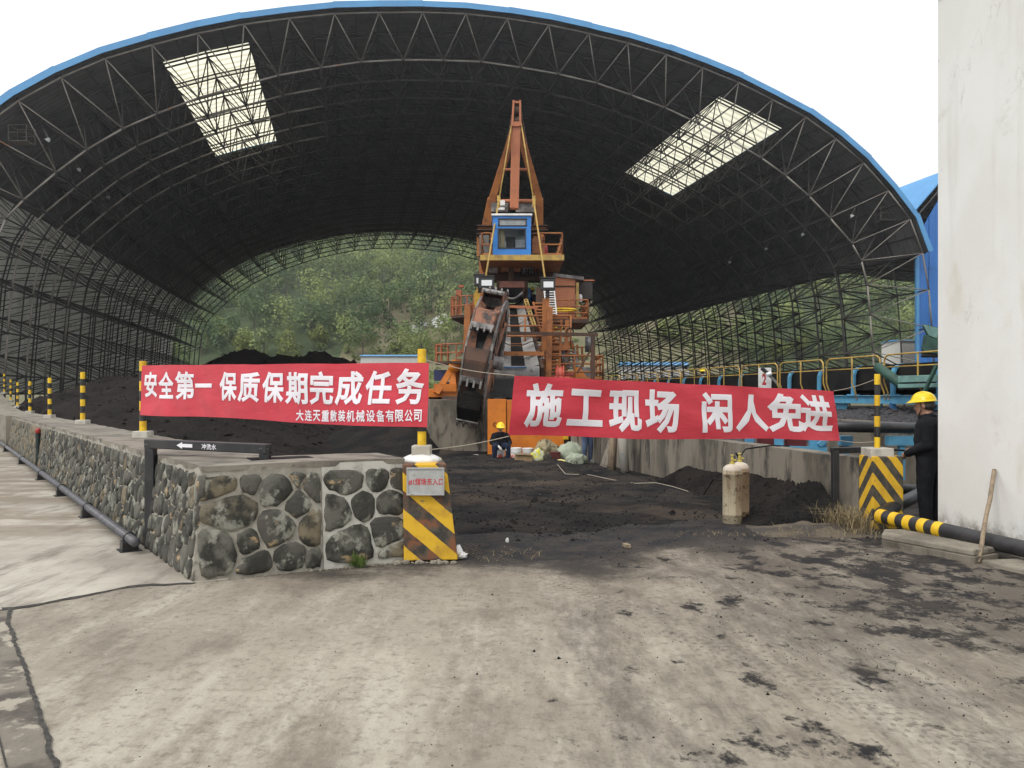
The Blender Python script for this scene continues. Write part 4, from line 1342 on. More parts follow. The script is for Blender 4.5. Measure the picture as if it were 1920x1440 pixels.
tl2, tr2, bl2, br2 = P(965, 704, yl2), P(1563, 733, yr2), P(954, 818, yl2), P(1575, 826, yr2)
b2, sf2 = banner('red banner with eight large white characters strung across the entrance on the right', tl2, tr2, bl2, br2, .036, 4.1)
cloth(b2, sf2)
k2 = 1920 / 660
ch2 = [zc(s, a_, c_, d_, e_, 940, 680, k2) for s, a_, c_, d_, e_ in (
    ('施', 120, 118, 340, 360), ('工', 355, 150, 553, 346), ('现', 578, 153, 764, 375), ('场', 780, 153, 970, 378), ('闲', 1098, 166, 1252, 380), ('人', 1280, 178, 1442, 378), ('免', 1455, 172, 1628, 382), ('进', 1630, 180, 1790, 378))]
place_chars(b2, sf2, (tl2, tr2, bl2, br2), ch2, .034, 'character')
# ropes that tie the banners
def rope(a, c, lab, sagz=.05, r=.005):
    pts = [a.lerp(c, t / 8) - Z * sagz * math.sin(PI * t / 8) for t in range(9)]
    o = MB().tube(pts, r, 5).build('banner_rope', M['rope'], None, loc=a)
    tag(o, lab, 'rope', 'ropes tying the banners')
rope(post_m + Vector((.05, -.05, .10)), bl2, 'pale rope from the left block post to the lower left banner corner', .02)
rope(post_m + Vector((.05, -.05, 1.06)), tl2, 'pale rope from the left block post top to the upper left banner corner', .03)
rope(tr2, pr + Vector((-.04, -.02, .98)), 'thin rope from the upper right corner of the right banner to the right post', .02, .004)
rope(br2, pr + Vector((-.04, -.02, .18)), 'thin rope from the lower right corner of the right banner to the right post', .02, .004)

# ---------------------------------------------------------------- pipes along the left wall
p0 = G(283, 1030); top = 1.17
pf = thing('wash_pipe_frame', 'black square-cornered pipe with white arrow climbing over the stone wall', 'pipe', p0)
pe = P(497, 838, 8.15)
pe.z = top - .01
pm = Vector((p0.x, p0.y, top))
mbf = MB(); mbf.box((p0.x, p0.y, top / 2 - .02), (.105, .105, top + .04)); mbf.build('upright', M['black_pipe'], pf, bevel=.01)
dirh = (pe - pm).normalized()
MB().beam(pm + Z * .0 - dirh * .055 + Z * .052 * 0, pe + dirh * .05, .10, .10).build('crossbar', M['black_pipe'], pf, bevel=.01)
MB().box((pe.x, pe.y, (top + 1.03) / 2), (.10, .10, top - 1.03)).build('drop', M['black_pipe'], pf, bevel=.01)
nx = Vector((dirh.y, -dirh.x, 0)).normalized()
if nx.y > 0: nx = -nx
hb = dirh
pa = lambda t: pm.lerp(pe, t) + nx * .054
arrow = [(-.13, 0), (-.05, .036), (-.05, .018), (.10, .018), (.10, -.018), (-.05, -.018), (-.05, -.036)]
t_ar = (368 - 300) / (490 - 300)
MB().slab([pa(t_ar) + hb * x + Z * y for x, y in arrow][::-1], nx * .004).build('arrow', M['letter_white'], pf)
put_text('lettering', '冲洗水', .02, lambda a, b_, l: pa((395 - 300) / 190) + hb * a + Z * (b_ - .033) + nx * (.003 + l), M['letter_white'], pf, .21, .062)
MB().box(pe + Vector((.12, .12, 1.045 - pe.z)), (.62, .3, .03), rot=Matrix.Rotation(math.atan2(FW.y, FW.x), 3, 'Z')).build('rubber_mat', M['rubber'], None, loc=pe)
tag(bpy.data.objects['rubber_mat'], 'black mat lying on the stone wall under the end of the black pipe', 'mat')
# drain pipe at the foot of the wall
dp = thing('wall_pipe', 'long dark grey pipe on black brackets along the foot of the stone wall', 'pipe', A)
a0 = A + WS * 1.62 - NS * .17 + Z * .15
a1 = A + WS * 48 - NS * .17 + Z * .15
MB().tube([a0, a1], .052, 12).build('pipe', M['pipe_grey'], dp, smooth=True)
for t in (1.95, 4.9, 7.8, 11.0, 15.5, 21, 27):
    q = A + WS * t - NS * .17
    br_ = MB().box((q.x, q.y, .06), (.16, .16, .12), rot=Matrix.Rotation(math.atan2(WS.y, WS.x), 3, 'Z'))
    br_.box((q.x, q.y, .012), (.26, .22, .02), rot=Matrix.Rotation(math.atan2(WS.y, WS.x), 3, 'Z'))
    br_.tube([q + NS * .058 * math.cos(a_) + Z * (.15 + .058 * math.sin(a_)) for a_ in [k * PI / 6 for k in range(-1, 8)]], .012, 5)
    br_.build('bracket', M['black'], dp)
lp_ = G(71, 880)
ls = thing('warning_light', 'short dark green post with red light on top beside the stone wall', 'warning light', lp_)
MB().lathe([(.075, 0), (.075, .02), (.05, .03), (.05, .80), (.06, .80), (.06, .83)], lp_, 12).build('post', mat('dark_green_post_paint', (.012, .022, .02), .4), ls, smooth=True, auto=40)
MB().lathe([(.045, .83), (.055, .845), (.058, .90), (.045, .94), (.02, .955)], lp_, 14).build('lamp', M['red'], ls, smooth=True)
# painted white stone and rubble at the block's foot
for i, (px, py, r, lab) in enumerate(((858, 1047, .05, 'white painted stone at the right foot of the left striped block'),)):
    q = G(px, py)
    mb = MB(); rq2 = random.Random(3)
    mb.lathe([(.075, -.01), (.07, .04), (.045, .09), (.012, .14)], q, 9)
    for i2 in range(len(mb.V)): mb.V[i2] += Vector((rq2.uniform(-.012, .012), rq2.uniform(-.012, .012), rq2.uniform(-.006, .006)))
    tag(mb.build('painted_stone', M['white_paint'], None, loc=q, smooth=True), lab, 'stone')
pb = MB(); rq2 = random.Random(8)
for i in range(150):
    t = rq2.uniform(-.15, 2.35) if rq2.random() < .35 else rq2.uniform(1.3, 2.35)
    q = A + FW * t - NF * (.02 + abs(rq2.gauss(0, .035)))
    if t > 2.05: q = Vector((lerp(xl0, xr0, (t - 2.05) / .3), yb - .02 - abs(rq2.gauss(0, .03)), 0))
    r = rq2.uniform(.006, .022) * (1.6 if t > 1.9 else 1)
    pb.ell(q + Z * (.006 + r * .4), (r, r * rq2.uniform(.6, 1), r * rq2.uniform(.4, .8)), 5, 3)
tag(pb.build('wall_rubble', M['concrete']), 'small pale stone chips along the foot of the wall', 'gravel', kind='stuff')
# weed at the wall foot
wd = thing('weed', 'small green weed growing at the foot of the whitewashed wall end', 'plant', A + FW * 1.53 - NF * .06)
q = A + FW * 1.53 - NF * .05
lf = MB(); rq2 = random.Random(2)
for i in range(60):
    a_ = rq2.uniform(0, 2 * PI); L = rq2.uniform(.04, .15); l2 = rq2.uniform(.2, .9)
    d = Vector((math.cos(a_), math.sin(a_), 0)); base_ = q + Vector((rq2.uniform(-.06, .06), rq2.uniform(-.04, .02), .006))
    tip = base_ + d * L * (1 - l2) + Z * L * (l2 + .3); mid = base_.lerp(tip, .55) + Z * .015
    s_ = d.cross(Z) * rq2.uniform(.008, .016)
    lf.add([base_, mid - s_, tip, mid + s_], [(0, 1, 2, 3)])
lf.build('leaves', mat('weed_green', (.10, .16, .03), .7, (.06, .10, .02), 20), wd)
MB().tube([q, q + Vector((.01, -.01, .09))], .004, 5).build('stem', mat('weed_stem', (.09, .12, .03), .7), wd)
# ---------------------------------------------------------------- concrete track bed under the machine
tb0, tb1 = S(0, 0, 0), S(0, 0, 0)
bed = thing('track_bed', 'raised concrete bed with stained walls carrying the orange machine', 'track bed', P(950, 848, 27.5))
def bed_pt(px0, Y0, Y):
    x = (px0 - 960) / FPX * Y0
    return Vector((x - math.tan(AX) * (Y - Y0), Y, 0))
fl0, fl1, fr0, fr1 = bed_pt(806, 27.5, 27.5), bed_pt(806, 27.5, 128), bed_pt(1128, 27.5, 27.5), bed_pt(1128, 27.5, 128)
MB().prism([(fl0.x, fl0.y), (fr0.x, fr0.y), (fr1.x, fr1.y), (fl1.x, fl1.y)], -.4, 1.55).build('bed_wall', M['concrete_dark'], bed)
for k in (.18, .80):
    a, c = fl0.lerp(fr0, k), fl1.lerp(fr1, k)
    MB().beam(a + Vector((0, .1, 1.62)), c + Z * 1.62, .12, .14).build('rail', M['rust'], bed)

# ---------------------------------------------------------------- bucket wheel reclaimer
YM = 36.0
def Q_(px, py, dy=0.0): return P(px, py, YM + dy)
rec = thing('bucket_wheel_reclaimer', 'tall orange bucket wheel reclaimer with blue operator cab standing at the shed mouth', 'reclaimer', P(985, 745, YM))
def part(name, mb, m='orange', smooth=False, bevel=0, parent=None):
    return mb.build(name, M[m] if isinstance(m, str) else m, parent or rec, smooth=smooth, bevel=bevel)
# mast
part('mast_post', MB().beam(Q_(964, 392, 0), Q_(968, 236, 0), .40, .4, up=Vector((0, 1, 0))), 'orange_mast', bevel=.03)
mh = MB()
for dx in (-7.5, 7.5):
    mh.beam(Q_(968 + dx, 240), Q_(969 + dx * .8, 192), .09, .6, up=Vector((0, 1, 0)))
mh.box(Q_(969, 195), (.36, .5, .1)); mh.box(Q_(968, 236), (.46, .55, .2))
part('mast_head', mh, 'orange_mast')
part('sheave', MB().tube([Q_(963, 208), Q_(974, 208)], .22, 14), 'rust')
part('sheave', MB().tube([Q_(963, 228), Q_(974, 228)], .20, 14), 'rust')
for (a, c, e) in (((902, 430), (921, 372), (964, 245)), ((1019, 430), (1008, 372), (973, 245))):
    l = MB()
    l.beam(Q_(a[0] + 9 * (1 if a[0] < 960 else -1), a[1], 2.2), Q_(c[0] + 2, c[1], 1.7), .42, .45, up=Vector((0, 1, 0)))
    l.beam(Q_(c[0] + 2, c[1] + 2, 1.7), Q_(*e, .4), .33, .40, up=Vector((0, 1, 0)))
    part('mast_leg', l, 'orange', bevel=.02)
    xx = 911 if a[0] < 960 else 1010
    part('leg_base', MB().box(Q_(xx, 441, 2.2), (.55, .6, .55)).box(Q_(xx, 430, 2.2), (.72, .75, .06)), 'orange')
part('cross_tube', MB().tube([Q_(934, 377, 1.2), Q_(1003, 377, 1.2)], .09, 8), 'orange_mast', True)
part('cross_tube', MB().tube([Q_(944, 318, .9), Q_(990, 318, .9)], .07, 8), 'orange_mast', True)
# stay ropes
for (t, mid, low) in (((964, 206), (935, 378), (909, 528)), ((973, 206), (1001, 378), (1023, 530))):
    part('stay_rope', MB().tube([Q_(*t), Q_(*mid, -1.2)], .032, 6), 'yellow_rail', True)
    part('stay_rope', MB().tube([Q_(*mid, -1.2), Q_(*low, -4.5)], .040, 6), 'yellow_rail', True)
    part('rope_socket', MB().box(Q_(*mid, -1.2), (.14, .14, .5)), 'yellow_rail')
    part('backstay', MB().tube([Q_(t[0] + (-2 if t[0] < 968 else 3), t[1]), Q_(mid[0] + (-12 if t[0] < 968 else 13), mid[1] + 40, 2.6)], .035, 6), 'rust', True)
for px in (941, 1):
    pass
# fittings behind the cab roof
part('junction_box', MB().box(Q_(942, 381, 1.0), (.24, .2, .22)).box(Q_(940, 392, 1.0), (.3, .2, .11)), 'white_paint')
part('winch_guard', MB().box(Q_(985, 391, 1.6), (.9, .6, .45)), 'dirty_steel')
part('winch_guard', MB().box(Q_(937, 391, 1.8), (.8, .6, .42)), 'dirty_steel')
# operator cab
YC = -2.2
def c_(px, py, dy=0): return Q_(px, py, YC + dy)
cx0, cx1, cz1, cz0 = c_(924, 0).x, c_(995.5, 0).x, c_(0, 405).z, c_(0, 479).z
yF = YM + YC
Wc, Hc, Dc = cx1 - cx0, cz1 - cz0, 2.0
def cpx(px): return (px - 960) / FPX * yF
def cpz(py): return EYE - (py - HORIZON) / FPX * yF
shell = MB()
w1x0, w1x1, w1z1, w1z0 = cpx(935), cpx(987), cpz(410), cpz(424)
w2x0, w2x1, w2z1, w2z0 = cpx(934), cpx(985.5), cpz(428.5), cpz(466)
t = .06
def fb(x0, x1, z0, z1): shell.box(((x0 + x1) / 2, yF + t / 2, (z0 + z1) / 2), (x1 - x0, t, z1 - z0))
fb(cx0, w2x0, cz0, cz1); fb(w1x1, cx1, cz0, cz1)
fb(w2x0, w1x1, w1z1, cz1); fb(w2x0, w1x1, w2z1, w1z0); fb(w2x0, w1x1, cz0, w2z0)
fb(w2x1, w1x1, w2z0, w2z1)
for x in (cx0 + t / 2, cx1 - t / 2):
    shell.box((x, yF + .35, (cz0 + cz1) / 2), (t - .004, .58, Hc - .01)); shell.box((x, yF + 1.85, (cz0 + cz1) / 2), (t - .004, .3, Hc - .01))
    shell.box((x, yF + 1.17, cz0 + .42), (t - .004, 1.06, .84)); shell.box((x, yF + 1.17, cz1 - .2), (t - .004, 1.06, .39))
shell.box(((cx0 + cx1) / 2, yF + Dc - .03, (cz0 + cz1) / 2), (Wc - .13, t, Hc - .02)); shell.box(((cx0 + cx1) / 2, yF + Dc / 2 + .03, cz0 + .03), (Wc - .13, Dc - .1, .05))
cab = part('cab', shell, 'cab_blue')
part('cab_roof', MB().box(((cx0 + cx1) / 2, yF + Dc / 2, cz1 + .045), (Wc + .12, Dc + .16, .09)), 'white_paint', bevel=.02, parent=cab)
for (x0, x1, z0, z1) in ((w1x0, w1x1, w1z0, w1z1), (w2x0, w2x1, w2z0, w2z1)):
    g = part('window_gasket', MB().box(((x0 + x1) / 2, yF - .008, z1 - .015), (x1 - x0 + .05, .03, .05)).box(((x0 + x1) / 2, yF - .008, z0 + .015), (x1 - x0 + .05, .03, .05))
         .box((x0 + .012, yF - .008, (z0 + z1) / 2), (.05, .03, z1 - z0 - .025)).box((x1 - .012, yF - .008, (z0 + z1) / 2), (.05, .03, z1 - z0 - .025)), 'black', parent=cab)
M['frosted'] = mat('pale_dusty_glass', (.30, .31, .31), .25, (.24, .25, .25), 3)
part('transom_window', MB().box(((w1x0 + w1x1) / 2, yF + .03, (w1z0 + w1z1) / 2), (w1x1 - w1x0, .02, w1z1 - w1z0)), 'frosted', parent=cab)
part('windscreen', MB().box(((w2x0 + w2x1) / 2, yF + .03, (w2z0 + w2z1) / 2), (w2x1 - w2x0, .012, w2z1 - w2z0)), 'glass', parent=cab)
part('cab_lining', MB().box(((cx0 + cx1) / 2, yF + Dc - .10, cz0 + .95), (Wc - .2, .04, 1.7)), mat('cab_lining_panel', (.50, .53, .49), .8, (.32, .37, .34), 2), parent=cab)
part('curtain', MB().grid(lambda u, v: Vector((w2x0 + .05 + .22 * u, yF + .22 + .03 * math.sin(u * 18), lerp(w2z0 - .1, w2z1, v))), 18, 4), mat('beige_curtain', (.5, .42, .28), .9), parent=cab)
part('control_panel', MB().box((cpx(976), yF + 1.1, cpz(466) + .1), (.42, .4, .9)).box((cpx(942), yF + 1.0, cpz(466) + .05), (.30, .4, .8)), 'white_paint', parent=cab)
st = MB(); sx, sz = cpx(957), cpz(466)
st.box((sx, yF + .95, sz + .05), (.46, .46, .12)).box((sx, yF + 1.15, sz + .42), (.44, .1, .62)).box((sx, yF + .95, sz - .2), (.12, .12, .45))
part('driver_seat', st, 'black', bevel=.04, parent=cab)
# deck under the cab
def deck(px0, px1, pyt, pyb, dy0, dy1, m='orange', mf='yellow_rail', name='deck'):
    x0, x1 = P(px0, 0, YM + dy0).x, P(px1, 0, YM + dy0).x
    z1, z0 = P(0, pyt, YM + dy0).z, P(0, pyb, YM + dy0).z
    d = part(name, MB().box(((x0 + x1) / 2, YM + (dy0 + dy1) / 2, (z0 + z1) / 2), (x1 - x0, dy1 - dy0, z1 - z0)), m)
    if mf: part('edge_plate', MB().box(((x0 + x1) / 2, YM + dy0 - .03, (z0 + z1) / 2), (x1 - x0 + .02, .05, z1 - z0 + .04)), mf, parent=d)
    return x0, x1, z1
def railing(pts, h=1.05, m='orange', n_mid=1, post=.95, r=.032):
    """pipe railing along a polyline of deck-level points: one part per run, posts as sub-parts"""
    rl = MB()
    for a, c in zip(pts, pts[1:]):
        a, c = Vector(a), Vector(c)
        for k in range(n_mid + 1):
            z = h * (k + 1) / (n_mid + 1)
            rl.tube([a + Z * z, c + Z * z], r, 6, cap=False)
        rl.beam(a + Z * .06, c + Z * .06, .012, .12)
    o = part('railing', rl, m)
    for a, c in zip(pts, pts[1:]):
        a, c = Vector(a), Vector(c)
        n = max(1, round((c - a).length / post))
        for k in range(n + 1):
            q = a.lerp(c, k / n)
            MB().tube([q, q + Z * h], r * 1.1, 6).build('post', M[m], o, smooth=True)
    return o
x0, x1, z1 = deck(901, 1057, 479, 487.5, -2.6, 2.6)
railing([Vector((P(1012, 0, YM - 2.5).x, YM - 2.5, z1)), Vector((x1 - .05, YM - 2.5, z1)), Vector((x1 - .05, YM + 2.4, z1))], .95, 'orange')
railing([Vector((x0 + .05, YM + 2.4, z1)), Vector((x0 + .05, YM - 2.5, z1)), Vector((cx0 - .05, YM - 2.5, z1))], .95, 'orange')
part('deck_underframe', MB().box(Q_(978, 498, .4), (3.6, 4.4, .34)), 'rust')
part('extinguisher', MB().lathe([(.065, 0), (.065, .40), (.03, .46), (.025, .5)], Q_(1024, 481, -2.3), 10), 'red', True)
part('cabinet', MB().box(Q_(908, 461, -.4), (.42, .4, .9)), mat('dull_grey_cabinet', (.16, .15, .12), .6, (.11, .10, .08), 3))
part('cabinet', MB().box(Q_(1009, 463, -.6), (.36, .4, .85)), 'orange')
for (a, c) in (((1000, 470), (1018, 440)), ((1014, 478), (1000, 448)), ((906, 445), (922, 470))):
    part('brace', MB().beam(Q_(*a, .6), Q_(*c, .6), .12, .12), 'orange')
for dz in (425, 433, 440):
    part('flange', MB().box(Q_(1010, dz + 1, 2.0), (.85, .85, .05)), 'rust'); part('flange', MB().box(Q_(911, dz + 1, 2.0), (.85, .85, .05)), 'rust')
part('deck_bulkhead', MB().box(Q_(905, 462, 2.3), (.55, .2, 1.0)).box(Q_(1010, 462, 2.3), (.6, .2, 1.0)), 'orange')
# portal frame that carries the mast
for px in (911, 1032):
    part('portal_leg', MB().beam(Q_(px, 486, 1.0), Q_(px + (3 if px < 960 else -2), 610, 1.0), .62, .6, up=Vector((0, 1, 0))), 'orange' if px < 960 else 'rust', bevel=.02)
part('portal_beam', MB().box(Q_(972, 519, 1.0), (2.95, .7, .46)), 'rust')
part('portal_beam', MB().box(Q_(968, 497, .2), (2.9, .5, .2)), 'rust')
for (px, py, w, h, m) in ((925, 507, .4, .22, 'dirty_steel'), (947, 506, .34, .2, 'orange'), (970, 506, .30, .2, 'orange'), (990, 508, .5, .25, 'dirty_steel'), (958, 513, .22, .9, 'rust')):
    part('machinery', MB().box(Q_(px, py, -.4), (w, .4, h)), m, bevel=.02)
hz = MB()
for k in range(6):
    c0 = Q_(975 + k * 5, 505, -.7); hz.tube([c0, c0 + Vector((.05, 0, -.25 - .05 * (k % 3))), c0 + Vector((.2, 0, -.3)), c0 + Vector((.28, .1, .02))], .025, 5)
part('hose_bundle', hz, 'rubber', True)
part('conveyor_head_guard', MB().box(Q_(960, 534, -.6), (1.1, .3, .28)), mat('pinkish_primer_paint', (.36, .16, .12), .8, (.25, .12, .09), 4))
for px in (937, 984):
    part('pulley_support', MB().box(Q_(px, 545, -.3), (.28, .8, .75)), 'rust')
for px in (930, 989):
    part('motor', MB().tube([Q_(px, 556, .2), Q_(px, 556, -.5)], .16, 10).box(Q_(px, 552, .3), (.3, .5, .5)), 'blue_deep', True)
# belt trough of the boom, seen end on, and its chutes
tr_m = MB()
for k in range(12):
    a0, a1_ = PI + PI * k / 12, PI + PI * (k + 1) / 12
    def tp(a, dy, r): return Q_(960, 548, dy) + Vector((.60 * math.cos(a) * r, 0, .72 * math.sin(a) * r + .15))
    tr_m.add([tp(a0, -1.5, 1), tp(a1_, -1.5, 1), tp(a1_, 2.5, 1), tp(a0, 2.5, 1)], [(0, 1, 2, 3)])
    tr_m.add([tp(a0, -1.5, 1.06), tp(a1_, -1.5, 1.06), tp(a1_, 2.5, 1.06), tp(a0, 2.5, 1.06)], [(3, 2, 1, 0)])
part('belt_trough', tr_m, 'rubber')
part('trough_back', MB().box(Q_(960, 549, 1.5), (1.25, .1, .95)), 'black')
part('trough_rim', MB().tube([Q_(940 + k * 4, 548 + 12 * math.sin(PI * k / 10) * 1.0 + 0, -1.6) for k in range(11)], .05, 6), 'dirty_steel', True)
# boom: two plate girders with the belt between them, sloping down to the wheel
bt, bb_ = P(962, 572, YM - .8), P(972, 694, 30.0)
bx = (bb_ - bt)
boom_n = bx.cross(Vector((1, 0, 0))).normalized()
if boom_n.z < 0: boom_n = -boom_n
def boom_pt(t, s, h=0): return bt.lerp(bb_, t) + Vector((s, 0, 0)) + boom_n * h
half = lambda t: lerp(.42, .78, t)
M['belt_grey'] = mat('dust_grey_plate', (.30, .29, .27), .7, (.21, .20, .19), 1.6, c3=(.10, .095, .09), s3=3.5)
part('boom_belt', MB().add([boom_pt(0, -.14), boom_pt(1, -.26), boom_pt(1, .26), boom_pt(0, .14)], [(0, 1, 2, 3)]).slab([boom_pt(0, -.14, -.05), boom_pt(1, -.26, -.05), boom_pt(1, .26, -.05), boom_pt(0, .14, -.05)], boom_n * .045), 'rubber')
for sg in (-1, 1):
    for k in range(3):
        t0, t1 = k / 3 + .01, (k + 1) / 3 - .005
        q = [boom_pt(t0, sg * (.15 + .12 * t0), .012), boom_pt(t1, sg * (.15 + .12 * t1), .012), boom_pt(t1, sg * half(t1), .20), boom_pt(t0, sg * half(t0), .20)]
        part('skirt_plate', MB().slab(q, boom_n * .03), 'belt_grey')
    part('boom_girder', MB().beam(boom_pt(0, sg * (half(0) + .12), -.1), boom_pt(1, sg * (half(1) + .12), -.1), .12, .42, up=boom_n), 'rust')
    for k in range(11):
        t = k / 11
        part('idler_bracket', MB().beam(boom_pt(t, sg * (half(t) + .02), .15), boom_pt(t + .04, sg * (half(t) + .22), .36), .06, .06), 'rust' if k % 2 else 'dirty_steel')
part('head_drum', MB().tube([P(921, 701, 30.0), P(1011, 701, 30.0)], .30, 18), 'belt_grey', True)
part('head_drum_bar', MB().box(P(966, 689, 29.7), (.85, .08, .06)), 'blue_deep')
part('drum_housing', MB().box(P(966, 722, 30.4), (1.7, 1.2, .7)).box(P(950, 733, 29.6), (1.3, .3, .5)), 'black')
part('drum_bearing', MB().tube([P(915, 701, 29.9), P(925, 701, 29.9)], .26, 14), 'dirty_steel', True)
part('scraper_frame', MB().beam(P(925, 663, 30.6), P(1020, 663, 30.6), .1, .16), 'orange')
# floodlights on the boom shoulders
def flood(px, py, dy, w=.62, h=.42):
    c = Q_(px, py, dy)
    f = part('floodlight', MB().box(c, (w, .3, h)).box(c + Z * (h / 2 + .04), (w + .06, .34, .05)).box(c + Vector((0, .1, -h / 2 - .12)), (.14, .1, .28)), 'black', bevel=.015)
    part('lens', MB().box(c + Vector((.02, -.165, -.01)), (w * .66, .03, h * .52)), 'lamp_white', parent=f)
flood(912, 531, -4.6); flood(899, 527, -4.2, .4, .4); flood(1027, 534, -4.6, .58, .44)
for px in (912, 1027):
    part('lamp_post', MB().beam(Q_(px, 545, -4.4), Q_(px, 600, -4.4), .12, .12, up=Vector((0, 1, 0))), 'orange')
# slew platform in front, with railing
x0, x1, z1 = deck(938, 1068, 649, 656, -4.2, -2.0, 'rust', 'orange')
railing([Vector((P(942, 0, YM - 4.1).x, YM - 4.1, z1 + .0)), Vector((P(1070, 0, YM - 4.1).x, YM - 4.1, z1))], 1.22, 'orange', 2, 1.02, .04)
part('top_rail', MB().beam(Q_(938, 574, -4.0), Q_(1008, 577, -4.0), .1, .1), 'orange_mast')
hb_ = MB()
for k in range(6):
    hb_.tube([Q_(1040 + k * 5, 615, -2.2), Q_(1045 + k * 5 - .15, 615, -2.2)], .085, 8, k % 2)
hb_.build('barrier_bar', [M['yellow'], M['black']], rec)
for (a, c) in (((983, 562), (1000, 612)),):
    l = MB(); l.tube([Q_(*a, -3), Q_(c[0], c[1], -3.4)], .035, 6); l.tube([Q_(a[0] + 5, a[1] - 1, -3), Q_(c[0] + 5, c[1], -3.4)], .035, 6)
    for k in range(12):
        t_ = k / 11; l.tube([Q_(lerp(a[0], c[0], t_), lerp(a[1], c[1], t_), -3.2), Q_(lerp(a[0] + 5, c[0] + 5, t_), lerp(a[1] - 1, c[1], t_), -3.2)], .028, 5)
    part('ladder', l, 'yellow_rail')
def ladder(a, c, w, n, m, r=.035):
    a, c = Vector(a), Vector(c); l = MB(); s = Vector((w / 2, 0, 0))
    l.tube([a - s, c - s], r, 6); l.tube([a + s, c + s], r, 6)
    for k in range(n):
        q = a.lerp(c, (k + .5) / n); l.tube([q - s, q + s], r * .8, 5)
    return part('ladder', l, m)
ladder(Q_(1034, 590, -3.2), Q_(1029, 536, -3.0), .42, 12, 'white_paint', .03)
ladder(Q_(1036, 708, -4.4), Q_(1041, 600, -4.0), .5, 16, 'orange', .05)
ladder(Q_(1046, 700, -3.0), Q_(1012, 566, -2.6), .55, 22, 'orange', .05)
for (px, y0, y1, dy, m, w) in ((1022, 560, 712, -4.3, 'orange', .2), (1031, 575, 715, -4.5, 'orange', .22), (1012, 540, 640, -2.4, 'rust', .3), (877, 574, 662, -3.8, 'orange', .24), (1063, 600, 712, -3, 'orange', .16)):
    part('column', MB().beam(Q_(px, y0, dy), Q_(px - 3, y1, dy), w, w, up=Vector((0, 1, 0))), m)
for (a, c, m) in (((1003, 648), (1023, 664), 'dirty_steel'), ((1000, 676), (1024, 660), 'yellow_rail'), ((1024, 590), (1040, 650), 'orange'), ((1050, 640), (1066, 690), 'dirty_steel'), ((1000, 640), (1015, 690), 'rust'), ((884, 600), (905, 640), 'rust'), ((1006, 700), (1026, 640), 'orange')):
    part('brace', MB().beam(Q_(*a, -3.9), Q_(*c, -3.7), .13, .13, up=Vector((0, 1, 0))), m)
# electrical house on the right with its platform
ex0, ex1, ez1, ez0 = Q_(1041, 0, -1).x, Q_(1079, 0, -1).x, Q_(0, 519, -1).z, Q_(0, 598, -1).z
eh = part('electrical_house', MB().box(((ex0 + ex1) / 2, YM + .1, (ez0 + ez1) / 2), (ex1 - ex0, 2.2, ez1 - ez0)), mat('salmon_orange_paint', (.50, .19, .085), .6, (.43, .15, .07), 1.0), bevel=.02)
part('house_roof', MB().slab([Vector((ex0 - .08, YM - 1.15, ez1)), Vector((ex1 + .35, YM - 1.15, ez1 - .16)), Vector((ex1 + .35, YM + 1.3, ez1 - .16)), Vector((ex0 - .08, YM + 1.3, ez1))], (0, 0, .14)), 'dirty_steel', parent=eh)
part('house_seam', MB().box(((ex0 + ex1) / 2, YM - 1.03, ez1 - .42), (ex1 - ex0 + .03, .04, .06)), 'rust', parent=eh)
part('corner_post', MB().box((ex1 + .08, YM - 1.02, (ez0 + ez1) / 2 - .1), (.12, .12, ez1 - ez0 - .3)), 'yellow_rail', parent=eh)
part('shade_panel', MB().box(Q_(1094, 548, .3), (.66, 1.6, .80)), mat('brown_black_panel', (.045, .036, .03), .7, (.03, .026, .024), 3))
part('panel_top', MB().box(Q_(1095, 530.5, .3), (.76, 1.7, .06)), 'orange_mast')
for px in (1081, 1088):
    part('white_tank', MB().lathe([(.06, 0), (.09, .05), (.09, .28), (.05, .36)], Q_(px, 567, -.5), 10), 'white_paint', True)
x0, x1, z1 = deck(1031, 1103, 599, 605, -1.9, 1.6, 'rust', 'rust')
railing([Vector((x0, YM - 1.8, z1)), Vector((x1, YM - 1.8, z1)), Vector((x1, YM + 1.5, z1))], .85, 'orange', 2, .7, .03)
part('platform_bracket', MB().slab([Q_(1034, 606, -1.6), Q_(1100, 606, -1.6), Q_(1040, 612, -1.6)], (0, 2.6, 0)), 'orange')
ring = MB(); cc = Q_(1052, 582, -2.2)
ring.tube([cc + Vector((.62 * math.cos(k * PI / 10), .5 * math.sin(k * PI / 10), .02)) for k in range(21)], .045, 6)
part('hoop_rail', ring, 'yellow', True)
# left hand round platforms
def round_platform(px, pyt, r, dy, h, a0, a1, pyb):
    c = Q_(px, pyt, dy)
    fan = [c + Vector((r * math.cos(a), r * math.sin(a), 0)) for a in [lerp(a0, a1, k / 8) for k in range(9)]]
    pl = MB().slab([c] + fan, (0, 0, -.1))
    tipz = P(0, pyb, YM + dy).z
    for i in range(8):
        pl.add([fan[i] - Z * .1, fan[i + 1] - Z * .1, Vector((c.x + r * .35, c.y, tipz))], [(0, 1, 2)])
    part('round_platform', pl, 'rust')
    rl = MB()
    for z in (h, h * .5):
        rl.tube([f + Z * z for f in fan], .03, 6)
    o = part('railing', rl, 'orange_mast', True)
    for f in fan: MB().tube([f, f + Z * h], .03, 5).build('post', M['orange_mast'], o)
round_platform(884, 594, .85, -2.4, .78, PI * .75, PI * 1.55, 622)
round_platform(868, 679, 1.15, -2.4, .70, PI * .7, PI * 1.55, 690)
part('mast_light_post', MB().beam(Q_(862, 594, -2.8), Q_(864, 545, -2.8), .12, .12, up=Vector((0, 1, 0))).box(Q_(865, 537, -2.8), (.2, .2, .1)).box(Q_(860, 549, -3), (.22, .22, .22)), 'orange_mast')
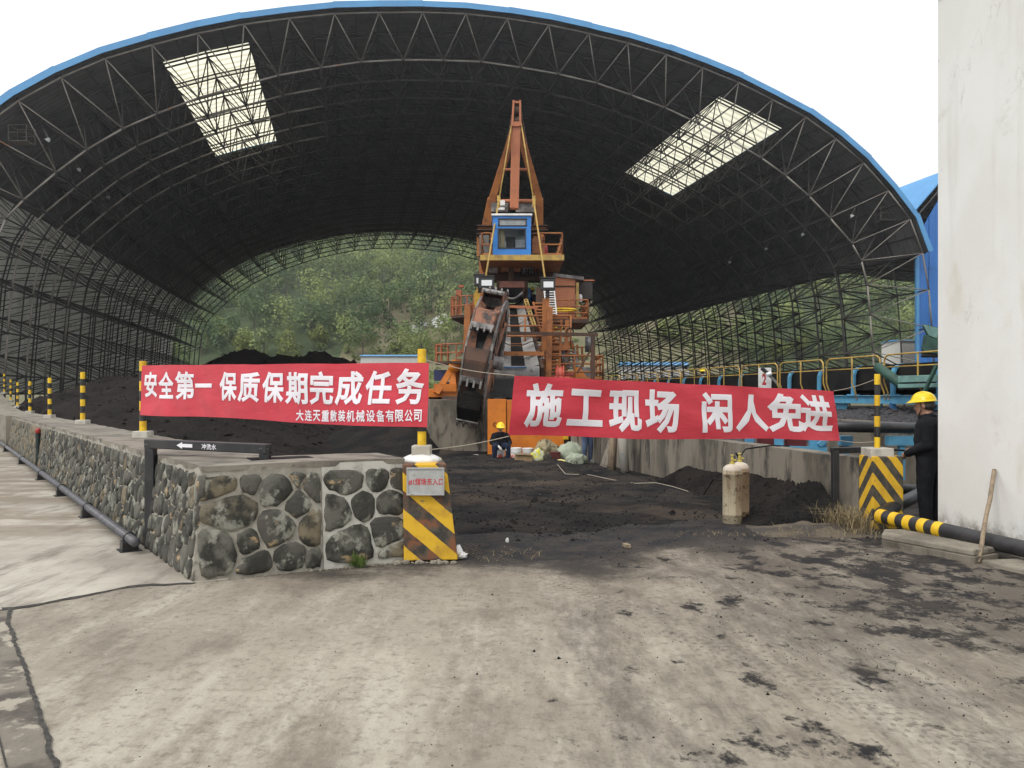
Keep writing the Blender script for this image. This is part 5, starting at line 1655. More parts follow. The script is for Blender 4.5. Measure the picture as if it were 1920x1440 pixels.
part('yellow_guard', MB().slab([Q_(890, 575, -3.4), Q_(888, 552, -3.4), Q_(897, 537, -3.4), Q_(900, 545, -3.4), Q_(899, 575, -3.4)], (0, .3, 0)), mat('ochre_paint', (.50, .30, .03), .6, (.40, .23, .03), 3))
part('side_frame', MB().box(Q_(884, 582, -2.0), (.55, 1.0, .55)).box(Q_(888, 610, -2.0), (.4, .8, .9)), 'orange')
part('side_frame', MB().beam(Q_(890, 690, -2.2), Q_(878, 600, -2.2), .3, .3, up=Vector((0, 1, 0))).beam(Q_(858, 668, -2.4), Q_(880, 640, -2.4), .1, .1), 'orange_mast')
for k in range(3):
    part('cross_plate', MB().box(Q_(890, 612 + k * 9, -1.6), (.6, .3, .06)), 'orange_mast')
part('small_lamp', MB().box(Q_(877, 568, -3), (.18, .16, .2)).box(Q_(872, 562, -2.8), (.12, .12, .3)), 'dirty_steel')
# lower carriage: travel frame, bogies, motor, stairs
part('slew_base', MB().lathe([(1.9, 0), (1.9, .7), (1.5, .8), (1.4, 1.5)], Q_(985, 722, 1.5), 20), 'rust', True)
part('carriage_frame', MB().box(Q_(975, 728, 1.0), (6.6, 3.0, .55)), 'rust')
for px, lean in ((830, 1), (1100, -1)):
    a_ = MB()
    a_.beam(Q_(px - 12 * lean, 738, -3.4), Q_(px + 17 * lean, 692, -3.0), .24, .24, up=Vector((0, 1, 0)))
    a_.beam(Q_(px + 20 * lean, 738, -3.2), Q_(px + 18 * lean, 690, -3.0), .26, .26, up=Vector((0, 1, 0)))
    a_.beam(Q_(px - 16 * lean, 727, -3.3), Q_(px + 26 * lean, 727, -3.3), .2, .3)
    part('end_frame', a_, 'orange_bright')
    part('bogie', MB().box(Q_(px + 2 * lean, 737, -3), (1.5, .5, .35)), 'orange_bright', bevel=.02)
    for dx in (-14, 10):
        part('travel_wheel', MB().tube([Q_(px + dx, 742, -2.8), Q_(px + dx, 742, -3.1)], .28, 14), 'rust', True)
part('cable_box', MB().box(Q_(826, 704, -2.4), (.5, .4, .45)), mat('dark_blue_box', (.02, .025, .10), .5))
part('yellow_reel', MB().tube([Q_(853, 686, -3.1), Q_(853, 686, -3.4)], .26, 16), 'orange_bright', True)
part('side_panel', MB().box(Q_(868, 705, -2.2), (.75, .8, 1.4)), mat('brown_orange_panel', (.30, .12, .03), .7, (.18, .075, .03), 2.5))
x0, x1, z1 = deck(1024, 1131, 712, 718, -4.4, .6, 'dirty_steel', 'rust')
railing([Vector((x0, YM - 4.3, z1)), Vector((x1, YM - 4.3, z1)), Vector((x1, YM + .5, z1))], .95, 'orange', 2, 1.1, .04)
part('drive_motor', MB().tube([Q_(1041, 701, -4.2), Q_(1057, 701, -4.2)], .30, 18).tube([Q_(1044, 701, -4.2), Q_(1046, 701, -4.2)], .36, 18).tube([Q_(1055, 701, -4.2), Q_(1057, 701, -4.2)], .36, 18).tube([Q_(1057, 701, -4.2), Q_(1076, 703, -4.0)], .11, 10).box(Q_(1047, 689, -4.2), (.22, .22, .14)).box(Q_(1050, 712, -4.2), (.7, .6, .25)), mat('coral_red_motor_paint', (.62, .13, .085), .5, (.5, .10, .07), 4), True)
ladder(Q_(1076, 705, -2.4), Q_(1060, 640, -1.0), .6, 12, 'dirty_steel', .05)
for px in (1068, 1076, 1084, 1093):
    part('stanchion', MB().beam(Q_(px, 690, -1.4), Q_(px - 2, 640 + (px - 1068) * .4, -1.4), .09, .09, up=Vector((0, 1, 0))), 'orange')
for py in (650, 665, 680):
    part('handrail', MB().tube([Q_(1066, py, -1.6), Q_(1100, py + 1, -1.6)], .03, 6), 'orange', True)
part('drive_gear_box', MB().box(Q_(1096, 700, -1.5), (.9, .9, .5)).box(Q_(1075, 708, -1.5), (.7, .8, .3)), 'dirty_steel', bevel=.03)
part('tyre_fender', MB().tube([Q_(1056 + 6 * math.cos(k * PI / 9), 640 + 14 * math.sin(k * PI / 9), -2.5) for k in range(19)], .06, 6), 'rubber', True)
part('duct', MB().tube([Q_(1107, 632, -2), Q_(1106, 660, -2)], .22, 10), 'pipe_grey', True)
# brown steel gallows in front of the machine
gl = thing('steel_gallows', 'dark brown steel crossbeam on a post standing in front of the machine on the right', 'steel frame', P(1111, 745, 31))
MB().beam(P(932, 624.5, 31), P(1121, 627.5, 31), .14, .12).build('crossbeam', M['rust'], gl)
MB().beam(P(1111, 742, 31), P(1112, 628, 31), .16, .16, up=Vector((0, 1, 0))).build('post', M['rust'], gl)
MB().beam(P(1082, 700, 31), P(1110, 652, 31), .07, .07, up=Vector((0, 1, 0))).build('brace', M['rust'], gl)
MB().tube([P(1062, 625, 31), P(1064, 617, 31), P(1070, 615, 31), P(1075, 620, 31), P(1074, 630, 31)], .03, 6).build('cable', M['rubber'], gl)

# bucket wheel, seen almost edge on
WC = P(907, 676, 28.4)
yaw, roll = R_(-4), R_(11)
ax_ = (Matrix.Rotation(yaw, 3, 'Z') @ Matrix.Rotation(roll, 3, 'Y') @ Vector((1, 0, 0))).normalized()
up_ = (Z - ax_ * Z.dot(ax_)).normalized()
fw_ = ax_.cross(up_)
RW = 2.25
def wp(a, r, s): return WC + (up_ * math.cos(a) + fw_ * math.sin(a)) * r + ax_ * s * .82
def arc_plate(mb, a0, a1, r0, r1, s0, s1, n=6):
    """solid ring sector"""
    for k in range(n):
        b0, b1 = lerp(a0, a1, k / n), lerp(a0, a1, (k + 1) / n)
        v = [wp(b, r, s) for b in (b0, b1) for r in (r0, r1) for s in (s0, s1)]
        mb.add(v, [(0, 1, 3, 2), (4, 6, 7, 5), (0, 4, 5, 1), (2, 3, 7, 6), (0, 2, 6, 4), (1, 5, 7, 3)])
for sg in (-1, 1):
    mb = MB(); arc_plate(mb, 0, 2 * PI, RW - .32, RW - .02, sg * .52 - .04, sg * .52 + .04, 40)
    part('wheel_rim', mb, 'dirty_steel')
    mb = MB(); arc_plate(mb, 0, 2 * PI, .35, .62, sg * .42 - .05, sg * .42 + .05, 24)
    for k in range(8):
        a = k * PI / 4 + .1
        mb.beam(wp(a, .5, sg * .42), wp(a, RW - .3, sg * .50), .26, .08, up=ax_)
    part('wheel_spider', mb, 'wheel')
mb = MB(); arc_plate(mb, 0, 2 * PI, RW - .62, RW - .50, -.48, .48, 40)
part('wheel_drum', mb, 'black')  # black so the open cells look dark, their shade put into the colour
part('wheel_shaft', MB().tube([wp(0, 0, -.85), wp(0, 0, .85)], .24, 16), 'dirty_steel', True)
for k in range(9):
    a = k * 2 * PI / 9 + .28
    # bucket: open scoop with cutting lip and side cheeks
    mb = MB()
    L_o, w = .44, .56
    prof = [(a - .26, RW - .30, .50), (a - .24, RW + .02, .52), (a - .06, RW + .28, .46), (a + .17, RW + .34, .42)]
    for (pa_, ra, wa), (pb_, rb, wb) in zip(prof, prof[1:]):
        mb.add([wp(pa_, ra, -wa), wp(pb_, rb, -wb), wp(pb_, rb, wb), wp(pa_, ra, wa), wp(pa_, ra - .05, -wa), wp(pb_, rb - .05, -wb), wp(pb_, rb - .05, wb), wp(pa_, ra - .05, wa)],
               [(0, 1, 2, 3), (7, 6, 5, 4), (0, 4, 5, 1), (2, 6, 7, 3), (1, 5, 6, 2), (0, 3, 7, 4)])
    for sg in (-1, 1):
        q = [wp(pa_, ra, sg * wa) for pa_, ra, wa in prof] + [wp(a + .16, RW - .28, sg * .48)]
        mb.slab(q, ax_ * (-.04 * sg))
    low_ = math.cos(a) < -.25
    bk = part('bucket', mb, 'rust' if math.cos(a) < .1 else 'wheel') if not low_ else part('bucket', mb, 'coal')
    MB().slab([wp(a + .15, RW + .40, -.46), wp(a + .22, RW + .38, -.46), wp(a + .22, RW + .38, .46), wp(a + .15, RW + .40, .46)], (wp(a, 1, 0) - WC) * -.06).build('cutting_lip', M['dirty_steel'], bk)
    for tth in range(4):
        s_ = lerp(-.4, .4, tth / 3)
        MB().beam(wp(a + .18, RW + .38, s_), wp(a + .27, RW + .42, s_), .09, .06, up=ax_).build('tooth', M['dirty_steel'], bk)
# ring cover plates between the buckets and the orange hood on the upper front
for k in range(9):
    a = k * 2 * PI / 9 + .28 + .35
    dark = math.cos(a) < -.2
    for sg in (-1, 1):
        mb = MB()
        for t in range(4):
            b0, b1 = a - .17 + .30 * t / 4, a - .17 + .30 * (t + 1) / 4
            q = [wp(b0, RW - .02, sg * .47), wp(b1, RW - .02, sg * .47), wp(b1, RW - .16, sg * (.20 - .02 * t)), wp(b0, RW - .16, sg * (.22 - .02 * t))]
            mb.slab(q if sg > 0 else q[::-1], (WC - wp(a, 1, 0)) * .05)
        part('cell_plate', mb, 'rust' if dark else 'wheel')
    mb = MB(); arc_plate(mb, a + .13, a + .17, RW - .34, RW + .0, -.47, .47, 1)
    part('cell_lip', mb, 'dirty_steel')
mb = MB()
arc_plate(mb, R_(-75), R_(-20), RW + .46, RW + .52, -.5, .5, 7)
part('front_guard', mb, 'wheel') if False else None

# orange steel shield and concrete pier in front of the track bed
shd = thing('steel_shield', 'large orange steel plate box standing behind the seated worker', 'steel plate', P(985, 858, 25.7))
Ysh = 25.7
def sp_(px, py, dy=0): return P(px, py, Ysh + dy)
zb_, zt_ = -.28, sp_(0, 748).z
for (x0, x1, nm) in ((914, 949, 'plate'), (950, 1058, 'plate')):
    a, c = sp_(x0, 0).x, sp_(x1, 0).x
    zt2 = zt_ if x0 < 940 else zt_ - .03
    MB().box(((a + c) / 2, Ysh + (.0 if x0 < 940 else .05), (zb_ + zt2) / 2), (c - a - .01, .06, zt2 - zb_)).build('plate', M['orange_bright'], shd, bevel=.008)
a, c = sp_(914, 0).x, sp_(1058, 0).x
MB().box(((a + c) / 2, Ysh + .6, (zt_ + zb_) / 2), (c - a - .1, 1.0, zt_ - zb_ - .1)).build('box_body', M['orange'], shd)
MB().tube([sp_(929 + 4 * math.cos(k * .8), 796 + 4 * math.sin(k * .8), -.05) for k in range(7)], .012, 5).build('handle', M['rust'], shd)
MB().box(sp_(1061, 815, -.05), (.16, .12, .3)).build('hook', M['yellow'], shd)
# ---------------------------------------------------------------- right side: yard wall, conveyor, building
def G2(px, py):
    Y = 15.0
    for _ in range(30): Y = (EYE - zg(Y)) * FPX / (py - HORIZON)
    return P(px, py, Y)
def wline(Y): return Vector((4.53 - .163 * (Y - 10.5), Y, 0))
yw = thing('yard_wall', 'low stained concrete wall running from the chevron block into the shed', 'wall', wline(10.5))
mbw = MB()
rq = random.Random(6)
ys = [10.47 + i * .35 for i in range(64)]
prev = None
for yv in ys:
    a_ = wline(yv)
    z = .885 + .012 * fbm(a_.x, a_.y, 1.5, 3) - .004 * (yv - 10)
    q = [a_ - Z * .45, a_ + Z * z, a_ + EV * .32 + Z * z, a_ + EV * .32 - Z * .45]
    if prev:
        mbw.add(prev + q, [(0, 4, 5, 1), (1, 5, 6, 2), (2, 6, 7, 3)])
    else:
        mbw.add(q, [(0, 1, 2, 3)])
    prev = q
mbw.build('wall_body', M['concrete_dark'], yw)
heap('coal_heap', 'small fresh black coal heap against the low wall beside the black pipe frame', 2.7, 4.6, 9.9, 12.6,
     lambda x, y: max(cone(x, y, 4.25, 11.15, .50, .95), cone(x, y, 3.9, 10.8, .25, .8)), M['coal'], 90, 90, rough=.6, seed=11, lumps=1500, lr=(.006, .026))
heap('coal_heap', 'long low ridge of spilled coal lying along the foot of the concrete wall', 1.6, 4.7, 11.0, 17.4,
     lambda x, y: -.05 + zg(y) + (.42 + .16 * fbm(x, y, .6, 4)) * (1.0 - (wline(y).x - x) / (.8 + .3 * fbm(0, y, .5, 7))) if x < wline(y).x + .1 else .1, M['coal_brown'], 100, 120, rough=.45, seed=12, lumps=3000, lr=(.006, .03))
heap('coal_heap', 'grey gravelly coal mound lying under the blue conveyor', 4.6, 13, 13.5, 34,
     lambda x, y: ridge(x, y, (S(14.6, 0, 12).x, S(14.6, 0, 12).y), (S(14.6, 0, 30).x, S(14.6, 0, 30).y), 1.35, 3.6), M['coal_grey'], 70, 70, rough=.8, seed=13, lumps=4000, lr=(.02, .07))

# conveyor
UC = 14.4
cv = thing('belt_conveyor', 'long light blue belt conveyor with black belt and yellow handrails running into the shed', 'conveyor', S(UC + .8, 0, 20))
def C_(du, z, D): return S(UC + du, z, D)
DA, DB = 10.0, 66.0
for du in (0, 1.8):
    for k in range(10):
        a_, c = lerp(DA, DB, k / 10), lerp(DA, DB, (k + 1) / 10)
        mb = MB(); mb.beam(C_(du, 1.59, a_ + .01), C_(du, 1.59, c - .01), .10, .22)
        mb.beam(C_(du - .02 if du == 0 else du, 1.70, a_ + .01), C_(du - .02 if du == 0 else du, 1.70, c - .01), .18, .02)
        mb.build('side_beam', M['blue'], cv)
k = DA + .6
while k < DB:
    MB().beam(C_(.05, 1.56, k), C_(1.75, 1.56, k), .1, .14).build('cross_beam', M['blue'], cv)
    for du, sg in ((.16, 1), (1.64, -1)):
        mb = MB()
        pts = [C_(du, 1.70, k), C_(du, 2.30, k), C_(du + .06 * sg, 2.46, k), C_(du + .26 * sg, 2.56, k)]
        for a_, c in zip(pts, pts[1:]): mb.beam(a_, c, .06, .15, up=DV)
        mb.beam(C_(du - .08 * sg, 1.73, k), C_(du + .08 * sg, 1.73, k), .4, .03)
        mb.build('idler_bracket', M['blue'], cv)
    MB().tube([C_(.45, 2.26, k), C_(1.35, 2.26, k)], .07, 8).build('idler_roller', M['green'], cv, smooth=True)
    k += 1.75
bl = MB()
prof_b = [(.30, 2.56), (.34, 2.50), (.55, 2.33), (1.25, 2.33), (1.46, 2.50), (1.50, 2.56)]
bl.add([C_(d, z, DA) for d, z in prof_b] + [C_(d, z, DB) for d, z in prof_b], [(i, i + 1, i + 7, i + 6) for i in range(5)])
bl.build('belt', M['rubber'], cv)
sk = MB()
sk.slab([C_(.30, 1.86, DA), C_(.30, 2.57, DA), C_(.30, 2.57, DB), C_(.30, 1.86, DB)], EV * .02)
sk.slab([C_(1.50, 1.72, DA), C_(1.50, 2.57, DA), C_(1.50, 2.57, DB), C_(1.50, 1.72, DB)], EV * .02)
sk.build('underbelt_shade', M['rubber'], cv)  # black sheets added where only shade shows below the belt edge
co = MB()
def cofn(u, v):
    D = lerp(DA, DB, v); du = lerp(.42, 1.38, u)
    return C_(du, 2.40 + .16 * math.sin(u * PI) + .03 * fbm(u * 3, D, 1.5, 2), D)
co.grid(cofn, 6, 120); co.build('coal_load', M['coal'], cv, kind='stuff')
MB().slab([C_(.25, 1.28, DA), C_(1.55, 1.28, DA), C_(1.55, 1.28, DB), C_(.25, 1.28, DB)], (0, 0, .02)).build('return_belt', M['rubber'], cv)
k = 15.0
while k < 22:
    MB().tube([C_(.15, 1.21, k), C_(1.65, 1.21, k)], .068, 8).build('return_roller', M['black'], cv, smooth=True)
    k += .26
MB().beam(C_(.0, 1.05, 14), C_(.0, 1.05, 40), .06, .06).build('cable_tray', M['black'], cv)
# trestle legs
for D in (13.5, 19.4, 24.6, 29.8, 35, 42, 50):
    for du in (-.02, 1.82):
        MB().beam(C_(du, 1.49, D - .25), C_(du, -.2, D - 1.15), .09, .14, up=EV).build('trestle_leg', M['blue_deep'], cv)
        MB().beam(C_(du, 1.49, D + .25), C_(du, -.2, D + 1.15), .09, .14, up=EV).build('trestle_leg', M['blue'], cv)
    MB().beam(C_(-.02, .75, D - .70), C_(1.82, .75, D - .70), .08, .08).build('tie_bar', M['blue'], cv)
for D in (21.6, 23.4, 26.4):
    MB().slab([C_(.1, 1.47, D - .32), C_(.1, 1.47, D + .32), C_(.1, 1.02, D + .06), C_(.1, 1.02, D - .06)], EV * .04).beam(C_(.12, 1.02, D), C_(.12, .1, D), .12, .12, up=EV).build('gusset_post', M['blue'], cv)
for D in (18.2, 20.2):
    MB().tube([C_(-.05, 1.15 - .42 * math.sin(PI * t / 8), D + .9 * t / 8) for t in range(9)], .018, 5).build('hanging_cable', M['rubber'], cv)
# yellow handrail frames along the near beam
def rail_frame(D0_, D1_):
    mb = MB()
    u_, zt_, zb = -.12, 2.80, 1.66
    r = .024
    def kink(D): return [C_(u_ + .02, zb, D), C_(u_ + .02, zb + .12, D), C_(u_ - .10, zb + .42, D), C_(u_ - .10, zt_ - .22, D)]
    top = [C_(u_ - .10, zt_ - .08, D0_ + .03), C_(u_ - .10, zt_, D0_ + .16), C_(u_ - .10, zt_, D1_ - .16), C_(u_ - .10, zt_ - .08, D1_ - .03)]
    mb.tube(kink(D0_) + top + kink(D1_)[::-1], r, 7)
    mb.tube([C_(u_ - .10, 2.47, D0_), C_(u_ - .10, 2.47, D1_)], r * .8, 6)
    mid = (D0_ + D1_) / 2
    mb.tube(kink(mid) + [C_(u_ - .10, zt_, mid)], r, 6)
    g = mb.build('guard_rail', M['yellow_rail'], cv, smooth=True)
    cl = MB()
    for D in (D0_, mid, D1_): cl.box(C_(u_ + .05, zb, D), (.05, .05, .14))
    cl.build('rail_clamp', M['dirty_steel'], g)
d = 16.2
edges = [11.0, 13.75, 16.5, 19.28, 21.95, 24.62, 27.3, 30, 32.7, 35.4, 38.1, 40.8, 43.5, 46.2, 48.9]
for a_, c in zip(edges, edges[1:]): rail_frame(a_ + .08, c - .08)
# green drive parts near the right end
MB().tube([P(1646, 688, 21.8), P(1692, 722, 20.8)], .13, 14).build('green_drum', M['green'], cv, smooth=True)
MB().beam(P(1690, 711, 20.6), P(1770, 709, 19.6), .3, .17).build('pale_green_box', M['green_pale'], cv, bevel=.01)
MB().beam(P(1690, 724, 20.6), P(1770, 722, 19.6), .3, .10).build('pale_green_box', M['green_pale'], cv, bevel=.01)
MB().beam(P(1757, 684, 19.4), P(1732, 738, 19.6), .07, .07, up=DV).build('green_strut', M['green'], cv)
hq = thing('feed_hopper', 'dark green steel hopper above the conveyor beside the white building', 'hopper', P(1755, 690, 21.5))
Yh = 21.5
hp = [(1730, 607), (1765, 615), (1790, 640), (1790, 668), (1734, 660), (1727, 652), (1732, 628), (1739, 628)]
MB().slab([P(x, y, Yh) for x, y in hp][::-1], (.62, 1.2, 0)).build('hopper_body', M['green'], hq)
MB().slab([P(x, y, Yh - .02) for x, y in ((1731, 608), (1760, 615), (1757, 634), (1742, 629))][::-1], (0, .02, 0)).build('hopper_lip', M['green_pale'], hq)
MB().slab([P(x, y, Yh + .1) for x, y in ((1727, 662), (1790, 660), (1790, 668), (1727, 667))][::-1], (.52, 1.0, 0)).build('hopper_gate', M['black'], hq)
# board with the figure 2, and the camera arm beside it
Yb = 28.0
bd0 = P(1434, 709, Yb)
s2b = thing('number_board', 'white board with a red figure 2 standing on the conveyor side', 'sign', P(1434, 730, Yb))
w_, h_ = (1446 - 1422) / FPX * Yb, (729 - 690) / FPX * Yb
MB().box(bd0, (w_, .03, h_)).build('board', M['white_paint'], s2b)
MB().beam(bd0 + Vector((0, .06, -h_ / 2 - .45)), bd0 + Vector((0, .06, h_ / 2)), .05, .05, up=Vector((0, 1, 0))).build('post', M['dirty_steel'], s2b)
q0 = P(1429, 722, Yb - .02)
put_text('figure', '2', .045, lambda a, b_, l: Vector((q0.x + a, Yb - .0165 - l, q0.z + b_)), M['letter_red'], s2b, .15, .40)
fl = thing('swing_arm_lamp', 'dark lamp on a slanted black arm in front of the figure 2 board', 'lamp', P(1464, 725, 27.5))
MB().beam(P(1428, 690, 27.5), P(1443, 704, 27.5), .12, .12, up=Vector((0, 1, 0))).build('lamp_head', M['black'], fl, bevel=.02)
MB().beam(P(1441, 702, 27.5), P(1464, 726, 27.5), .07, .09, up=Vector((0, 1, 0))).build('arm', M['dirty_steel'], fl)
MB().tube([P(1437, 703, 27.4), P(1446, 700, 27.4)], .07, 8).build('joint', M['lamp_white'], fl)
# big black pipe behind the post, low wall behind it
bp_ = thing('header_pipe', 'thick black horizontal pipe on blue stands behind the right post', 'pipe', P(1640, 803, 13.6))
MB().tube([P(1545, 799, 13.4), P(1640, 801, 13.6), P(1840, 806, 13.9)], .095, 16).build('pipe', M['black_pipe'], bp_, smooth=True)
for px in (1585, 1690, 1760):
    MB().box(P(px, 826, 13.7), (.5 if px > 1600 else .2, .14, .16)).beam(P(px, 830, 13.7), P(px, 900, 13.7), .09, .09, up=Vector((0, 1, 0))).build('stand', M['blue'], bp_)
lw = thing('concrete_wall', 'low stained concrete wall behind the right post and black pipe', 'wall', P(1650, 900, 15.2))
MB().beam(P(1560, 860, 15.0), P(1860, 872, 15.8), .35, 1.5).build('wall_body', M['concrete_dark'], lw, bevel=.02)
MB().tube([P(1575, 838, 13.0), P(1650, 842, 13.1), P(1720, 846, 13.2)], .018, 6).build('header_cable', M['rubber'], None, loc=P(1650, 842, 13.1))
tag(bpy.data.objects['header_cable'], 'black cable running below the thick black pipe', 'cable')
# blue frames with dark red panels just behind the yard wall
fr_ = thing('blue_steel_frame', 'blue steel frame with dark red panels just above the low concrete wall', 'steel frame', P(1470, 850, 17.5))
for px in (1405, 1460, 1525, 1540):
    MB().beam(P(px, 742, 17.5), P(px, 880, 17.5), .16, .14, up=Vector((0, 1, 0))).build('post', M['blue'], fr_)
MB().beam(P(1380, 838, 17.5), P(1580, 845, 17.3), .12, .12).build('rail', M['blue'], fr_)
for a_, c in ((1420, 1456), (1472, 1511)):
    MB().box(P((a_ + c) / 2, 829, 17.7), ((c - a_) / FPX * 17.7, .08, .28)).build('red_panel', mat('dark_red_panel', (.12, .02, .02), .6), fr_)
MB().beam(P(1535, 835, 17.3), P(1560, 812, 17.3), .1, .1, up=Vector((0, 1, 0))).build('brace', M['blue'], fr_)

# white building at the right edge
wb = thing('white_building', 'tall white plastered building with stained foot filling the right edge', 'building', (9.5, 5.5, 0))
M['plaster_wall'], _n, _l = nt_new('stained_white_plaster')
b = NB(M['plaster_wall'])
base = b.mix(b.step(b.noise(.9, 6, .6), .35, .65), (.81, .82, .785), (.755, .76, .715))
base = b.mix(b.math('MULTIPLY', b.step(b.noise(2.6, 7, .62, b.scalev((1, 1, .10))), .54, .76), .35), base, (.48, .455, .39))
base = b.mix(b.math('MULTIPLY', b.step(b.noise(1.3, 4, .5, b.scalev((1, 1, .5))), .60, .70), .4), base, (.58, .52, .37))
base = b.mix(b.step(b.vor(2.2), .025, .012), base, (.2, .18, .15))
wv = n_.new('ShaderNodeVectorMath') if False else None
crk = b.math('ABSOLUTE', b.math('SUBTRACT', b.noise(.55, 12, .62, b.scalev((1, 1.6, .8))), .5))
crk = b.math('MULTIPLY', b.step(crk, .0030, .0008), b.step(b.noise(.5, 3, .5), .54, .60))
base = b.mix(b.math('MULTIPLY', crk, .4), base, (.30, .28, .24))
base = b.mix(b.math('MULTIPLY', b.step(b.noise(1.1, 9, .7, b.scalev((1, 1, 1.4))), .60, .72), .35), base, (.50, .47, .38))
Xp, Yp, Zp = b.xyz()
damp = b.step(b.math('ADD', Zp, b.math('MULTIPLY', b.math('SUBTRACT', b.noise(2.4, 8, .66), .5), .75)), .38, .02)
base = b.mix(b.math('MULTIPLY', damp, b.step(b.noise(7, 8, .7), .34, .56)), base, (.22, .20, .16))
base = b.mix(b.math('MULTIPLY', damp, b.step(b.noise(11, 7, .7), .53, .62)), base, (.66, .65, .6))
b.col(base); b.bs.inputs['Roughness'].default_value = .9
b.bump(b.noise(26, 9, .7), .25, .01)
wx = lambda Y: 5.272 + (9.9 - Y) * .026
cpts = [(wx(9.9), 9.9), (wx(-3), -3), (14, -3), (14, 9.9)]
MB().prism(cpts, -.1, 6.62).build('wall', M['plaster_wall'], wb)
MB().prism([(x + (-.04 if i < 2 else .04), y + (.04 if i in (0, 3) else -.04)) for i, (x, y) in enumerate(cpts)], 6.6225, 6.80).build('eave', mat('grey_blue_eave', (.34, .37, .42), .6), wb)
# kerb slabs
kbm = thing('concrete_slab', 'weathered concrete slab lying under the banded pipe at the foot of the white building', 'slab', (4.5, 8.6, 0))
poly = [(4.17, 9.03), (4.66, 8.06), (5.02, 8.25), (5.0, 9.3), (4.35, 9.35)]
MB().prism(poly, -.02, .075).build('course', M['concrete_dark'], kbm, bevel=.01)
MB().prism([(4.18, 9.05), (4.66, 8.09), (5.02, 8.27), (5.0, 9.32), (4.36, 9.37)], .0765, .14).build('course', M['concrete'], kbm, bevel=.015)
k3 = MB().prism([(4.70, 8.02), (4.98, 7.2), (5.25, 7.2), (5.25, 8.1)], -.02, .06).build('kerb_stone', M['concrete'], None, loc=(4.95, 7.6, 0), bevel=.02)
tag(k3, 'low kerb stone beyond the leaning stick at the foot of the white building', 'kerb stone')
# pipe with yellow bands
el = Vector((4.47, 9.78, .235))
far_ = Vector((5.13, 8.0, .165)); far2 = Vector((5.55, 6.9, .13))
bpipe = thing('banded_pipe', 'black ground pipe with four yellow bands bending around the chevron block', 'pipe', el)
back = Vector((5.45, 10.85, .33))
dA, dB = (far_ - el).normalized(), (back - el).normalized()
pts = [back + (back - el) * .6, back, el + dB * .14, el + (dA + dB) * .028, el + dA * .14, far_, far2]
MB().tube(pts, .085, 18).build('pipe', M['black_pipe'], bpipe, smooth=True)
for i in range(5):
    t = .03 + i * .205
    c0 = el + dA * t if i else el + (dA + dB) * .03
    MB().tube([el + dA * max(t, .0), el + dA * (t + .10)], .0875, 18).build('yellow_band', M['yellow'], bpipe, smooth=True, auto=40)
bp2 = thing('short_pipe', 'short black pipe lying behind the chevron block near the standing man', 'pipe', (5.1, 11.3, .3))
MB().tube([Vector((4.7, 11.35, .42)), Vector((5.9, 11.2, .36))], .08, 14).build('pipe', M['black_pipe'], bp2, smooth=True)
# leaning stick
s0, s1 = G(1834, 1057) + Z * .012, P(1873, 881, 8.75)
s1.x = wx(s1.y) - .022
stk = MB(); pts = [s0.lerp(s1, t / 6) + Vector((.006 * math.sin(t * 1.9), 0, 0)) for t in range(7)]
tag(stk.tube(pts, [.024, .023, .023, .022, .024, .023, .022], 10).build('wooden_stick', M['wood'], None, loc=s0, smooth=True), 'wooden stick leaning against the white building', 'stick')
# right pipe frame
rf0 = Vector((4.33, 10.72, 0))
rf = thing('small_pipe_frame', 'black square-cornered pipe frame standing at the end of the yard wall', 'pipe', rf0)
MB().box(rf0 + Z * .48, (.085, .085, .97)).build('upright', M['black_pipe'], rf, bevel=.008)
rfe = Vector((5.05, 11.0, .965))
MB().beam(rf0 + Z * .965 - Vector((.042, 0, 0)), rfe, .08, .08).build('crossbar', M['black_pipe'], rf, bevel=.008)
MB().box(rfe + Vector((0, 0, -.3)), (.08, .08, .55)).build('drop', M['black_pipe'], rf, bevel=.008)
# gas cylinders
m, n_, l_ = nt_new('rusty_cream_cylinder_paint'); b = NB(m)
r1 = b.rnd()
base = b.mix(b.step(r1, .4, .6), (.44, .385, .265), (.36, .235, .135))
base = b.mix(b.step(b.noise(4.5, 8, .66, b.scalev((2.4, 2.4, .25))), .44, .62), base, (.27, .20, .12))
base = b.mix(b.step(b.noise(14, 9, .74), .53, .64), base, (.11, .07, .04))
base = b.mix(b.math('MULTIPLY', b.step(b.xyz()[2], .74, .78), .8), base, (.66, .60, .50))
b.col(base); b.bs.inputs['Roughness'].default_value = .6
b.bump(b.noise(20, 8, .7), .3, .004)
M['cylinder'] = m
def gas_cylinder(p, lab):
    t_ = thing('gas_cylinder', lab, 'gas cylinder', p, 'gas cylinders by the entrance')
    r = .126
    t_.scale = (1, 1, .93)
    MB().lathe([(r * .96, 0), (r, .006), (r, .12), (r * 1.025, .125), (r * 1.025, .135), (r, .14), (r, .70), (r * 1.02, .704), (r * 1.02, .712), (r, .716), (r * .985, .755), (r * .90, .80), (r * .64, .832), (.05, .842), (.036, .85)], p, 28).build('tank', M['cylinder'], t_, smooth=True, auto=50)
    vb = MB().lathe([(.034, .85), (.034, .875), (.02, .88), (.022, .93), (.013, .94), (.012, .965)], p, 12)
    vb.beam(p + Z * .905, p + Vector((.05, -.01, .905)), .022, .022)
    v = vb.build('valve', mat('yellow_brass_valve', (.55, .47, .10), .45, (.40, .33, .08), 20), t_, smooth=True, auto=40)
    MB().lathe([(.02, .962), (.026, .966), (.026, .978), (.02, .984)], p, 10).build('hand_wheel', mat('dull_yellow_knob', (.5, .44, .12), .5), v)
    hl = MB()
    for k in range(6):
        hl.box(p + Vector((math.cos(k * 1.05 + .5) * r, math.sin(k * 1.05 + .5) * r, .06)), (.016, .016, .016))
    hl.build('foot_hole', M['black'], t_)
    return t_
